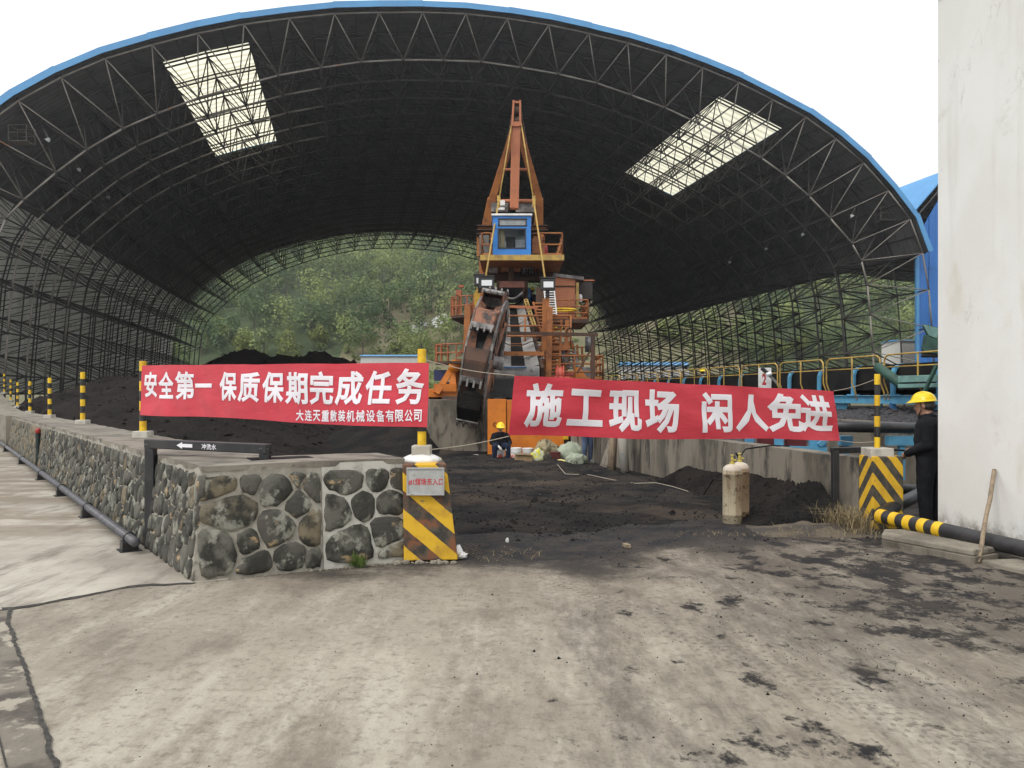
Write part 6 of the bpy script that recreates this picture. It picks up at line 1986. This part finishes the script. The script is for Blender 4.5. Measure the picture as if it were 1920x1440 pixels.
gas_cylinder(G(1373, 981), 'cream gas cylinder standing in front of the other one before the low wall')
gas_cylinder(G(1387, 974), 'rust brown gas cylinder half hidden behind the cream one')
hs = MB()
v0 = G(1387, 974) + Z * .91
hs.tube([v0 + Vector((-.05, 0, 0)), P(1385, 858, 11.2), P(1398, 842, 12.6), wline(12.9) + Vector((.05, 0, .90)), wline(13.1) + Vector((.5, .2, .86))], .012, 6)
hs.tube([G(1360, 978) + Vector((-.05, .05, .55)), P(1338, 898, 11.5), G(1318, 930), G(1290, 925)], .01, 6)
tag(hs.build('gas_hose', M['rubber'], None, loc=v0, smooth=True), 'thin black hose from the gas cylinder valves over the low wall', 'hose')
# dry grass at the corner
gs = MB(); rq = random.Random(9)
M['straw'] = mat('dry_straw', (.30, .24, .13), .9, (.19, .15, .085), 6)
def blade(p, h, lean, w, a_):
    d = Vector((math.cos(a_), math.sin(a_), 0)); s_ = Vector((-d.y, d.x, 0)) * w
    q1 = p + d * lean * h * .4 + Z * h * .6; q2 = p + d * lean * h + Z * h * (1 - .35 * min(1, lean))
    gs.add([p - s_, p + s_, q1 + s_ * .7, q1 - s_ * .7, q2], [(0, 1, 2, 3), (3, 2, 4)])
for i in range(1500):
    t = rq.random()
    if t < .55:
        c = Vector((rq.gauss(4.28, .16), rq.gauss(10.25, .2), 0)); h = rq.uniform(.08, .42)
    else:
        c = Vector((rq.uniform(3.3, 4.5), rq.gauss(9.95, .18), 0)); h = rq.uniform(.03, .12)
    if c.x > wline(max(c.y, 10.5)).x - .02 and c.y > 10.45: continue
    blade(c, h, rq.uniform(.2, 1.6), rq.uniform(.0025, .005), rq.uniform(0, 2 * PI))
for i in range(160):
    c = Vector((rq.uniform(2.0, 3.6), rq.gauss(9.75, .12), 0)); blade(c, rq.uniform(.02, .06), rq.uniform(.8, 2), .003, rq.uniform(0, 2 * PI))
for i in range(90):
    c = Vector((rq.uniform(-.5, .3), rq.gauss(8.55, .2), 0)); blade(c, rq.uniform(.02, .08), rq.uniform(.6, 2), .003, rq.uniform(0, 2 * PI))
tag(gs.build('dry_grass', M['straw']), 'tangle of dry straw-coloured grass at the foot of the chevron block', 'grass', kind='stuff')
so = MB()
so.grid(lambda u, v: Vector((3.0 + 1.6 * u, 9.55 + 1.0 * v, .004 + .075 * math.sin(PI * u) * math.sin(PI * v) * (1 + .7 * fbm(u * 3, v * 3, 1.6, 2)))), 24, 18)
tag(so.build('earth_patch', mat('brown_loose_earth', (.13, .105, .075), .95, (.06, .052, .045), 3, bump=1.0, bs=30, bd=.03), smooth=True), kind='structure')
# ---------------------------------------------------------------- people
def make_body(prims, voxel, mats, parent, extra=None, smooth_it=2):
    mb = MB()
    for (p0, r0, p1, r1, mi) in prims:
        p0, p1 = Vector(p0), Vector(p1)
        d = p1 - p0
        q = d.to_track_quat('Z', 'Y').to_matrix() if d.length > 1e-5 else Matrix.Identity(3)
        L = d.length
        prof = [(max(r0 * math.cos(a), .003), r0 * math.sin(a)) for a in (-1.45, -1.0, -.5, 0)] + [(r1, L)] + [(max(r1 * math.cos(a), .003), L + r1 * math.sin(a)) for a in (.5, 1.0, 1.45)]
        mb.lathe(prof, p0, 14, 0, q)
    me = bpy.data.meshes.new('tmp'); me.from_pydata(mb.V, [], mb.F)
    ob = bpy.data.objects.new('tmp', me); COL.objects.link(ob)
    md = ob.modifiers.new('r', 'REMESH'); md.mode = 'VOXEL'; md.voxel_size = voxel
    bpy.context.view_layer.update()
    ev = bpy.data.meshes.new_from_object(ob.evaluated_get(bpy.context.evaluated_depsgraph_get()))
    bpy.data.objects.remove(ob); bpy.data.meshes.remove(me)
    bm = bmesh.new(); bm.from_mesh(ev)
    for _ in range(smooth_it): bmesh.ops.smooth_vert(bm, verts=bm.verts, factor=.5, use_axis_x=True, use_axis_y=True, use_axis_z=True)
    cache = [(Vector(p0), r0, Vector(p1) - Vector(p0), (Vector(p1) - Vector(p0)).length_squared, r1, mi) for p0, r0, p1, r1, mi in prims]
    for f in bm.faces:
        c = f.calc_center_median(); best, bi = 9, 0
        for p0, r0, d, l2, r1, mi in cache:
            t = min(1, max(0, (c - p0).dot(d) / l2)) if l2 > 1e-9 else 0
            s = (c - p0 - d * t).length - lerp(r0, r1, t)
            if s < best: best, bi = s, mi
        f.material_index = bi; f.smooth = True
    # cloth folds
    for v in bm.verts:
        n = noise.noise(v.co * 13) * .005 + noise.noise(v.co * 30) * .002
        if v.link_faces and v.link_faces[0].material_index in (1, 2): v.co += v.normal * n
    if extra:
        base = len(bm.verts)
        vv = [bm.verts.new(v) for v in extra.V]
        for f, mi in zip(extra.F, extra.M):
            try:
                g = bm.faces.new([vv[i] for i in f]); g.material_index = mi; g.smooth = True
            except ValueError: pass
    out = bpy.data.meshes.new('body'); bm.to_mesh(out); bm.free(); bpy.data.meshes.remove(ev)
    for mm in mats: out.materials.append(mm)
    o = bpy.data.objects.new('body', out); COL.objects.link(o); o.parent = parent
    return o
def hand(mb, wrist, d, nrm, mi, s=1.0, curl=.6):
    """palm, four unequal curled fingers and a thumb; d = pointing direction, nrm = back-of-hand side"""
    d = Vector(d).normalized(); nrm = Vector(nrm); nrm = (nrm - d * nrm.dot(d)).normalized(); sd = d.cross(nrm)
    w = Vector(wrist)
    mb.tube([w - d * .03 * s, w + d * .01 * s, w + d * .05 * s, w + d * .085 * s], [.026 * s, .030 * s, .034 * s, .026 * s], 10, mi)
    for k, (o, L) in enumerate(((-.027, .066), (-.009, .076), (.009, .071), (.026, .056))):
        a = w + d * .075 * s + sd * o * s
        c1 = curl * .6; c2 = curl * 1.5; c3 = curl * 2.2
        b1 = a + (d * math.cos(c1) - nrm * math.sin(c1)) * L * .42 * s
        b2 = b1 + (d * math.cos(c2) - nrm * math.sin(c2)) * L * .33 * s
        b3 = b2 + (d * math.cos(c3) - nrm * math.sin(c3)) * L * .25 * s
        mb.tube([a, b1, b2, b3], [.0095 * s, .009 * s, .0083 * s, .006 * s], 7, mi)
    a = w + d * .02 * s - sd * .026 * s
    b1 = a + (d * .6 - sd * .6 - nrm * .3) * .045 * s
    mb.tube([a, b1, b1 + (d * .85 - sd * .1 - nrm * .45) * .035 * s], [.012 * s, .0105 * s, .007 * s], 7, mi)
def head_prims(c, s=1.0, yaw=0.0, pitch=0.0, face=True, mi=0):
    R = Matrix.Rotation(yaw, 3, 'Z') @ Matrix.Rotation(pitch, 3, 'X')
    c = Vector(c)
    q = lambda x, y, z: c + R @ Vector((x, y, z)) * s
    pr = [(q(0, .012, .03), .088 * s, q(0, -.012, .025), .084 * s, mi), (q(0, -.035, -.01), .068 * s, q(0, -.05, -.065), .046 * s, mi), (q(0, -.01, -.02), .075 * s, q(0, -.02, -.03), .07 * s, mi)]
    if face:
        pr += [(q(0, -.098, .018), .010 * s, q(0, -.118, -.022), .015 * s, mi), (q(-.03, -.088, .035), .012 * s, q(.03, -.088, .035), .012 * s, mi),
               (q(-.018, -.094, -.052), .009 * s, q(.018, -.094, -.052), .009 * s, mi), (q(0, -.088, -.085), .022 * s, q(0, -.08, -.088), .022 * s, mi)]
        for sg in (-1, 1): pr += [(q(sg * .086, .01, .012), .018 * s, q(sg * .088, .016, -.028), .012 * s, mi)]
    return pr, q
def helmet(c, parent, s=1.0, yaw=0.0, pitch=0.0):
    R = Matrix.Rotation(yaw, 3, 'Z') @ Matrix.Rotation(pitch, 3, 'X')
    mb = MB()
    prof = []
    for k in range(8):
        a = k / 7 * PI / 2
        prof.append((.118 * math.cos(a), .118 * math.sin(a) * 1.02))
    n = 24
    vs_, fs = [], []
    for r, z in [(.126, -.008), (.120, 0)] + prof[:-1] + [(.012, .1205)]:
        for k in range(n):
            a = 2 * PI * k / n
            x, y = r * math.cos(a), r * math.sin(a) * 1.17
            if z <= 0 and math.sin(a) < -.15: y -= .055 * (-math.sin(a) - .15) ; 
            rid = .010 if (abs(x) < .022 and z > .02) else 0
            vs_.append(Vector((x, y, z * (1) + rid)))
    rows = len(vs_) // n
    for i in range(rows - 1):
        for k in range(n):
            k2 = (k + 1) % n; fs.append((i * n + k, i * n + k2, (i + 1) * n + k2, (i + 1) * n + k))
    fs.append(tuple((rows - 1) * n + k for k in range(n))); fs.append(tuple(range(n - 1, -1, -1)))
    mb.add([Vector(c) + R @ (v * s) for v in vs_], fs)
    for sg in (-1, 1):
        mb.tube([Vector(c) + R @ (Vector((sg * .045, -.11 + .22 * t, .06 + .055 * math.sin(PI * t))) * s) for t in [k / 8 for k in range(9)]], .007 * s, 5)
    me = bpy.data.meshes.new('helmet'); me.from_pydata(mb.V, [], mb.F); me.materials.append(M['helmet'])
    me.polygons.foreach_set('use_smooth', [True] * len(me.polygons))
    o = bpy.data.objects.new('helmet', me); COL.objects.link(o); o.parent = parent
    return o
def local_part(name, mb, material, parent, smooth=True):
    me = bpy.data.meshes.new(name); me.from_pydata(mb.V, [], mb.F); me.materials.append(material)
    me.polygons.foreach_set('use_smooth', [smooth] * len(me.polygons))
    o = bpy.data.objects.new(name, me); COL.objects.link(o); o.parent = parent
    return o
def shoe(mb, heel, toe, r=.045):
    heel, toe = Vector(heel), Vector(toe)
    mb.tube([heel + Z * .05, heel.lerp(toe, .3) + Z * .055, heel.lerp(toe, .7) + Z * .04, toe + Z * .03], [r * .95, r * 1.05, r * 1.05, r * .7], 10)
    d = (toe - heel)
    mb.beam(heel - d * .12 + Z * .012, toe + d * .08 + Z * .012, r * 2.0, .024)
# the man standing beside the white building
sm_ = thing('person', 'man in black work clothes and yellow helmet standing at the corner of the white building', 'person', (5.42, 10.40, 0))
sm_.rotation_euler = (0, 0, R_(-132))
sm_.scale = (1.12, 1.1, 1)
hp_, hq_ = head_prims((0, -.045, 1.565), 1.0, 0, R_(8))
pr_ = hp_ + [((0, -.01, 1.40), .058, (0, -.025, 1.50), .056, 0),
    ((0, .0, .98), .160, (0, .0, 1.12), .160, 1), ((-.06, 0, 1.12), .152, (-.075, .015, 1.30), .142, 1), ((.06, 0, 1.12), .152, (.075, .015, 1.30), .142, 1),
    ((-.06, 0, .93), .135, (-.07, 0, 1.1), .14, 1), ((.06, 0, .93), .135, (.07, 0, 1.1), .14, 1),
    ((0, -.03, 1.36), .10, (0, -.005, 1.41), .082, 1), ((-.155, .015, 1.335), .085, (.155, .015, 1.335), .085, 1),
    ((-.20, .015, 1.32), .078, (-.235, .05, 1.07), .064, 1), ((-.235, .05, 1.07), .066, (-.14, -.19, .99), .05, 1),
    ((.20, .015, 1.32), .078, (.235, .05, 1.07), .064, 1), ((.235, .05, 1.07), .066, (.14, -.19, .95), .05, 1),
    ((-.085, 0, .90), .118, (-.095, -.01, .50), .088, 2), ((-.095, -.01, .50), .088, (-.10, .02, .10), .070, 2),
    ((.085, 0, .90), .118, (.10, -.02, .50), .088, 2), ((.10, -.02, .50), .088, (.11, 0, .10), .070, 2), ((0, 0, .90), .12, (0, 0, .98), .13, 2)]
ex = MB()
hand(ex, (-.115, -.225, .975), (.8, -.45, -.25), (-.2, -.6, .8), 0, 1.0, .7)
hand(ex, (.115, -.225, .935), (-.8, -.45, -.25), (.2, -.6, .8), 0, 1.0, .7)
make_body(pr_, .0125, [M['skin'], M['navy'], M['navy']], sm_, ex, 2)
hb = MB(); hb.ell(hq_(0, .026, .010), (.092, .092, .080), 16, 10); local_part('hair', hb, M['hair'], sm_)
hb = MB()
hb.tube([hq_(.085, -.02, .05), hq_(.088, -.02, -.03), hq_(.05, -.06, -.10), hq_(0, -.075, -.115), hq_(-.05, -.06, -.10), hq_(-.088, -.02, -.03), hq_(-.085, -.02, .05)], .005, 6); local_part('chin_strap', hb, M['black'], sm_)
helmet(hq_(0, -.005, .062), sm_, 1.02, 0, R_(6))
eb = MB()
for sg in (-1, 1): eb.ell(hq_(sg * .032, -.088, .016), (.011, .008, .008), 8, 6)
local_part('eyes', eb, M['hair'], sm_)
cb = MB(); cb.tube([Vector((.085 * math.cos(a), -.015 + .09 * math.sin(a), 1.43 + .012 * math.sin(a))) for a in [k * PI / 8 for k in range(17)]], .016, 8); local_part('collar', cb, M['navy'], sm_)
for sg in (-1, 1):
    sb = MB(); shoe(sb, (sg * .105, .06 - (0.0 if sg < 0 else .02), 0), (sg * .125, -.17 - (0 if sg < 0 else .02), 0)); local_part('boot', sb, M['boot'], sm_)
fl_ = MB(); fl_.slab([Vector((-.315, .03, 1.24)), Vector((-.318, .09, 1.22)), Vector((-.316, .085, 1.15)), Vector((-.312, .025, 1.17))], (-.006, 0, 0)); local_part('sleeve_pocket', fl_, M['navy2'], sm_, False)
bt_ = MB(); bt_.ell((-.182, .03, .70), (.008, .008, .008), 6, 4); local_part('knee_button', bt_, M['lamp_white'], sm_)

# the man sitting on a bucket
Ps = G2(938, 864)
st_ = thing('person', 'worker in dark clothes and yellow helmet sitting on a white bucket before the orange plate', 'person', Ps)
st_.rotation_euler = (0, 0, R_(6))
hp_, hq_ = head_prims((0, -.10, .985), .98, 0, R_(14))
pr_ = hp_ + [((0, -.03, .82), .055, (0, -.07, .91), .055, 0),
    ((0, .05, .46), .155, (0, .03, .62), .150, 1), ((-.07, .02, .60), .135, (-.085, -.02, .76), .118, 1), ((.07, .02, .60), .135, (.085, -.02, .76), .118, 1),
    ((-.15, -.02, .78), .080, (.15, -.02, .78), .080, 1), ((0, -.03, .78), .09, (0, -.045, .84), .07, 1),
    ((-.195, -.02, .77), .078, (-.27, -.05, .55), .068, 1), ((-.27, -.05, .55), .066, (-.12, -.27, .47), .052, 1),
    ((.195, -.02, .77), .078, (.29, -.03, .55), .070, 1), ((.29, -.03, .55), .068, (.22, -.24, .44), .056, 1),
    ((-.10, .04, .44), .118, (-.20, -.36, .45), .090, 2), ((-.20, -.36, .45), .088, (-.20, -.34, .10), .068, 2),
    ((.10, .04, .44), .118, (.20, -.34, .45), .090, 2), ((.20, -.34, .45), .088, (.21, -.30, .10), .068, 2), ((-.09, .06, .44), .13, (.09, .06, .44), .13, 2)]
ex = MB()
hand(ex, (-.085, -.315, .45), (.55, -.6, -.45), (0, -.3, 1), 3, 1.15, .7)
hand(ex, (.19, -.30, .43), (-.3, -.8, -.5), (0, -.3, 1), 3, 1.1, .7)
make_body(pr_, .018, [M['skin'], M['navy'], M['navy2'], M['glove']], st_, ex, 1)
helmet(hq_(0, -.005, .052), st_, 1.12, 0, R_(8))
hb = MB(); hb.ell(hq_(0, .03, .0), (.09, .085, .08), 12, 8); local_part('hair', hb, M['hair'], st_)
eb = MB()
for sg in (-1, 1): eb.ell(hq_(sg * .032, -.088, .012), (.012, .008, .007), 6, 4)
local_part('eyes', eb, M['hair'], st_)
for sg in (-1, 1):
    sb = MB(); shoe(sb, (sg * .20, -.26, 0), (sg * .25, -.50, 0), .048); local_part('boot', sb, mat('brown_boot_leather', (.09, .045, .03), .8) if sg < 0 else M['boot'], st_)
def pail(p, lab, h=.36, r=.15, band=True):
    t_ = thing('bucket', lab, 'bucket', p, 'white buckets')
    MB().lathe([(r * .86, 0), (r * .88, .01), (r, h - .03), (r * 1.04, h - .03), (r * 1.04, h), (r * .98, h), (r * .94, h - .012), (.02, h - .012)], p, 20).build('tub', M['white_paint'], t_, smooth=True, auto=40)
    if band: MB().lathe([(r * .89 + .002, .05), (r * .95 + .002, h * .52)], p, 20).build('label_band', mat('red_white_label', (.55, .50, .48), .6, (.45, .07, .04), 9, lo=.45, hi=.55), t_, smooth=True)
    MB().tube([p + Vector((r * 1.05 * math.cos(a), r * 1.05 * math.sin(a) - .0, h - .06 - .09 * math.sin(a) * -1)) for a in [PI + k * PI / 10 for k in range(11)]], .004, 5).build('handle', M['dirty_steel'], t_)
    return t_
pail(Ps + Vector((.0, .06, 0)), 'white bucket with red label under the sitting worker', .36, .14)
pail(G2(967, 866) + Vector((0, .25, 0)), 'white bucket between the sitting worker and the cardboard boxes', .40, .17)
pail(G2(990, 864) + Vector((.0, .35, 0)), 'white bucket behind the small cardboard box', .36, .17)
def carton(p, d, rz, lab):
    t_ = thing('cardboard_box', lab, 'box', p, 'cardboard boxes')
    R = Matrix.Rotation(rz, 3, 'Z')
    cm = mat('brown_cardboard', (.33, .23, .12), .9, (.26, .18, .095), 4)
    MB().box(p + Z * d[2] / 2, d, 0, R).build('carton', cm, t_, bevel=.006)
    MB().box(p + Z * (d[2] + .002), (.05, d[1] * 1.0, .003), 0, R).build('tape', mat('parcel_tape', (.40, .30, .18), .4), t_)
    for sg in (-1, 1): MB().box(p + R @ Vector((0, sg * d[1] * .52, d[2] + .01)), (d[0], .09, .006), 0, R).build('flap', cm, t_)
carton(G2(976, 867), (.34, .26, .23), .12, 'larger cardboard box in front of the white buckets')
carton(G2(992, 867), (.17, .22, .21), .1, 'small cardboard box right of the larger one')
def lump(name, p, d, seed, material, lab, cat, group=None, amp=.22, fr=3.2):
    mb = MB(); mb.ell((0, 0, 0), (1, 1, 1), 26, 16)
    for i, v in enumerate(mb.V):
        n = v.normalized()
        f = 1 + amp * noise.fractal(n * fr * .6 + Vector((seed, seed, 0)), 1, 2, 3) + amp * .5 * abs(noise.noise(n * fr * 1.8 + Vector((seed, 0, 0))))
        z = n.z * f
        if z < -.55: z = -.55
        mb.V[i] = Vector((n.x * f * d[0], n.y * f * d[1], (z + .55) / 1.6 * d[2])) + p
    o = mb.build(name, material, None, loc=p, smooth=True)
    return tag(o, lab, cat, group)
bag_m = mat('yellow_green_printed_bag', (.60, .56, .04), .6, (.50, .52, .40), 6, lo=.48, hi=.54, c3=(.10, .20, .06), s3=9, lo3=.6, hi3=.66, bump=.5, bs=14)
canv = mat('tan_canvas', (.33, .28, .17), .9, (.13, .11, .065), 5, lo=.45, hi=.6, bump=.9, bs=9, bd=.04)
lump('plastic_bag', G2(1009, 866), (.20, .17, .40), 1.0, bag_m, 'bright yellow and green printed bag beside the cardboard boxes', 'bag')
lump('tool_sack', G2(1020, 865) + Vector((0, .25, 0)), (.27, .2, .60), 2.3, canv, 'crumpled tan canvas sack behind the yellow bag', 'sack', 'canvas sacks', .35, 4)
lump('tool_sack', G2(1034, 864) + Vector((0, .2, 0)), (.24, .2, .56), 5.1, canv, 'crumpled tan canvas sack behind the dark red box', 'sack', 'canvas sacks', .35, 4)
lump('tool_sack', G2(1027, 867), (.12, .12, .26), 7.7, mat('dark_canvas', (.07, .06, .04), .9, (.03, .026, .02), 5, bump=.6, bs=9), 'small dark sack between the yellow bag and the dark red box', 'sack', 'canvas sacks', .3, 4)
rp_ = G2(1041, 866)
rb = thing('tool_box', 'dark red metal tool box beside the pale green sheet', 'tool box', rp_)
drm = mat('dark_red_paint', (.095, .016, .014), .5, (.06, .012, .01), 4)
MB().box(rp_ + Z * .12, (.30, .22, .24)).build('box_body', drm, rb, bevel=.01)
MB().box(rp_ + Z * .27, (.31, .23, .055)).build('lid', drm, rb, bevel=.012)
MB().tube([rp_ + Vector((-.08, 0, .295)), rp_ + Vector((-.08, 0, .345)), rp_ + Vector((.08, 0, .345)), rp_ + Vector((.08, 0, .295))], .008, 6).build('handle', M['dirty_steel'], rb)
grn = mat('pale_green_tarpaulin', (.36, .40, .30), .7, (.27, .31, .23), 4, bump=.5, bs=6, bd=.04)
lump('tarpaulin', G2(1070, 866) + Vector((0, .3, 0)), (.36, .25, .56), 3.4, grn, 'pale green tarpaulin bundle on the coal floor, the taller rear one', 'tarpaulin', 'pale green bundles', .30, 3)
lump('tarpaulin', G2(1080, 870), (.27, .2, .32), 8.8, grn, 'pale green tarpaulin bundle, the flatter one in front', 'tarpaulin', 'pale green bundles', .28, 3)
lump('yellow_cloth', G2(1051, 868), (.22, .12, .10), 4.4, mat('pale_yellow_cloth', (.62, .54, .20), .8), 'pale yellow cloth lying in front of the dark red box', 'cloth')
# the man in jeans behind the banner
Pj = G2(1101, 868)
jm = thing('person', 'person in blue jeans standing behind the right banner, only the legs showing', 'person', Pj)
jm.rotation_euler = (0, 0, R_(30))
hp_, hq_ = head_prims((0, -.05, 1.42), .95, 0, R_(30), False)
pr_ = hp_ + [((0, 0, 1.30), .055, (0, -.03, 1.36), .055, 0), ((-.06, 0, .95), .125, (-.08, .0, 1.22), .12, 1), ((.06, 0, .95), .125, (.08, 0, 1.22), .12, 1), ((-.15, 0, 1.25), .07, (.15, 0, 1.25), .07, 1),
    ((-.19, 0, 1.24), .065, (-.23, -.05, 1.0), .055, 1), ((-.23, -.05, 1.0), .05, (-.1, -.25, .95), .04, 1), ((.19, 0, 1.24), .065, (.23, -.05, 1.0), .055, 1), ((.23, -.05, 1.0), .05, (.1, -.25, .95), .04, 1),
    ((-.085, 0, .86), .10, (-.10, -.02, .48), .078, 2), ((-.10, -.02, .48), .078, (-.10, .02, .09), .062, 2), ((.085, 0, .86), .10, (.11, -.02, .48), .078, 2), ((.11, -.02, .48), .078, (.12, .02, .09), .062, 2), ((0, 0, .86), .11, (0, 0, .95), .12, 2)]
ex = MB()
for sg in (-1, 1): hand(ex, (sg * .09, -.27, .945), (-sg * .5, -.7, -.3), (0, 0, 1), 0, 1.0, .7)
make_body(pr_, .02, [M['skin'], M['navy2'], M['jeans']], jm, ex, 1)
for sg in (-1, 1):
    sb = MB(); shoe(sb, (sg * .11, .06, 0), (sg * .14, -.18, 0)); local_part('shoe', sb, mat('grey_trainer', (.12, .12, .11), .7, (.04, .04, .04), 9), jm)
hb = MB(); hb.ell(hq_(0, .02, .03), (.1, .11, .095), 12, 8); local_part('hair', hb, M['hair'], jm)
# the worker up on the machine, seen from behind, and the one beyond the conveyor
def small_worker(loc, rz, lab, top, trousers):
    w = thing('person', lab, 'person', loc)
    w.rotation_euler = (0, 0, rz)
    hp_, hq_ = head_prims((0, -.02, 1.56), 1.0)
    pr_ = hp_ + [((0, 0, 1.40), .055, (0, -.01, 1.50), .055, 0), ((-.06, 0, .95), .14, (-.085, 0, 1.30), .125, 1), ((.06, 0, .95), .14, (.085, 0, 1.30), .125, 1), ((-.16, 0, 1.34), .08, (.16, 0, 1.34), .08, 1),
        ((-.20, 0, 1.32), .072, (-.25, .02, 1.08), .06, 1), ((-.25, .02, 1.08), .058, (-.2, -.12, .9), .046, 1), ((.20, 0, 1.32), .072, (.25, .02, 1.08), .06, 1), ((.25, .02, 1.08), .058, (.2, -.12, .9), .046, 1),
        ((-.085, 0, .90), .11, (-.10, 0, .50), .085, 2), ((-.10, 0, .50), .085, (-.10, .01, .1), .066, 2), ((.085, 0, .90), .11, (.10, 0, .50), .085, 2), ((.10, 0, .50), .085, (.11, .01, .1), .066, 2), ((0, 0, .9), .12, (0, 0, .98), .13, 2)]
    ex = MB()
    for sg in (-1, 1): hand(ex, (sg * .195, -.135, .875), (0, -.4, -1), (sg, .1, 0), 3, 1.1, .5)
    make_body(pr_, .022, [M['skin'], top, trousers, M['glove']], w, ex, 1)
    helmet(hq_(0, -.005, .06), w, 1.08)
    hb = MB(); hb.ell(hq_(0, .022, .01), (.092, .092, .085), 10, 7); local_part('hair', hb, M['hair'], w)
    for sg in (-1, 1):
        sb = MB(); shoe(sb, (sg * .105, .05, 0), (sg * .12, -.18, 0)); local_part('boot', sb, M['boot'], w)
    return w
wz = P(998, 539, 37.4); wz.z -= 1.73
small_worker(wz, R_(200), 'worker in dark blue with yellow helmet standing up on the machine platform, back turned', M['navy2'], M['navy2'])
part('worker_platform', MB().box((wz.x, wz.y, wz.z - .05), (1.4, 1.4, .08)).box((wz.x, wz.y, wz.z - .4), (.2, .9, .6)), 'rust')
wz2 = P(1317, 691, 34.8)
wz2.z -= 1.73
wk = small_worker(wz2, R_(170), 'worker with yellow helmet whose head shows above the handrail of the conveyor', mat('red_brown_jacket', (.10, .03, .03), .9), M['navy'])
wfb = thing('walkway_trestle', 'raised steel walkway under the far worker beside the conveyor', 'walkway', (wz2.x, wz2.y, 0))
MB().box((wz2.x, wz2.y, wz2.z - .04), (1.1, 1.6, .07)).build('tread_plate', M['dirty_steel'], wfb)
for dx in (-.45, .45):
    for dy in (-.7, .7): MB().beam((wz2.x + dx, wz2.y + dy, -.3), (wz2.x + dx, wz2.y + dy, wz2.z - .08), .08, .08).build('leg', M['dirty_steel'], wfb)

# ---------------------------------------------------------------- timber, boards and litter
pq = G2(1147, 884)
tag(MB().tube([pq, pq + Vector((.05, .10, .8)), pq + Vector((.08, .2, 1.45))], [.105, .10, .098], 14).build('timber_post', M['wood'], None, loc=pq, smooth=True), 'brown round timber post standing below the right banner', 'timber post', 'posts leaning by the low wall')
pq = G2(1172, 886)
tag(MB().tube([pq, pq + Vector((-.05, .10, .8)), pq + Vector((-.09, .2, 1.4))], [.11, .108, .105], 14).build('timber_post', mat('grey_blue_post', (.36, .34, .29), .85, (.17, .25, .29), 1.6, lo=.50, hi=.62, bump=.4), None, loc=pq, smooth=True), 'grey post with bluish stain standing below the right banner', 'timber post', 'posts leaning by the low wall')
def board(px, py, w, h, lean, rz, lab, m='wood_grey', dx=0):
    q = G2(px, py)
    R = Matrix.Rotation(rz, 3, 'Z') @ Matrix.Rotation(lean, 3, 'X') @ Matrix.Rotation(dx, 3, 'Y')
    mb = MB(); mb.box(q + R @ Vector((0, 0, h / 2)), (w, .05, h), 0, R)
    tag(mb.build('board', M[m], None, loc=q, bevel=.008), lab, 'board', 'boards leaning by the low wall')
board(1131, 876, .20, 1.0, -.35, -.2, 'narrow grey board leaning at the foot of the brown timber post', dx=.3)
board(1124, 866, .62, 1.15, -.16, -.1, 'broad grey slab leaning between the jeans and the timber post', 'concrete_dark')
board(1080, 860, .20, 1.25, -.12, -.1, 'weathered board behind the pale green tarpaulin', dx=-.1)
board(1088, 861, .18, 1.2, -.12, -.1, 'grey board leaning right behind the pale green tarpaulin', dx=.06)
board(1066, 858, .16, 1.0, -.2, 0, 'dark board leaning beside the orange plate', 'rust', dx=.5)
for (px, py, sx, sy, m_, lab) in ((893, 857, .16, .08, 'white_paint', 'crumpled white scrap left of the sitting worker'), (908, 860, .12, .1, 'black', 'dark rag left of the sitting worker'), (876, 897, .07, .04, 'lamp_white', 'small bluish white scrap on the coal floor'),
                                  (951, 1022, .018, .012, 'white_paint', 'small pale scrap on the coal floor near the entrance'), (866, 1050, .05, .04, 'white_paint', 'tiny white scrap beside the striped block')):
    q = G2(px, py) + Z * .03
    lump('paper_scrap', q, (sx, sy, .05), px * .1, M[m_], lab, 'scrap', None, .5, 5)
q = G2(1175, 1028) + Z * .03
tag(MB().box(q, (.055, .13, .04), 0, Matrix.Rotation(.25, 3, 'Z')).build('wood_block', M['wood'], None, loc=q, bevel=.004), 'small wooden block lying on the coal dust at the entrance', 'wood block')
q0, q1 = G2(945, 871), G2(985, 870)
wy = [(1045, 880), (1060, 896), (1105, 901), (1150, 905), (1190, 911), (1230, 913), (1262, 922), (1290, 930)]
w_ = MB(); w_.tube([G2(*q) + Z * (floor_b(G2(*q).x, G2(*q).y) + .02) for q in wy], .008, 5)
tag(w_.build('floor_wire', M['rope'], None, loc=G2(1150, 905)), 'thin pale wire lying across the coal floor', 'wire')
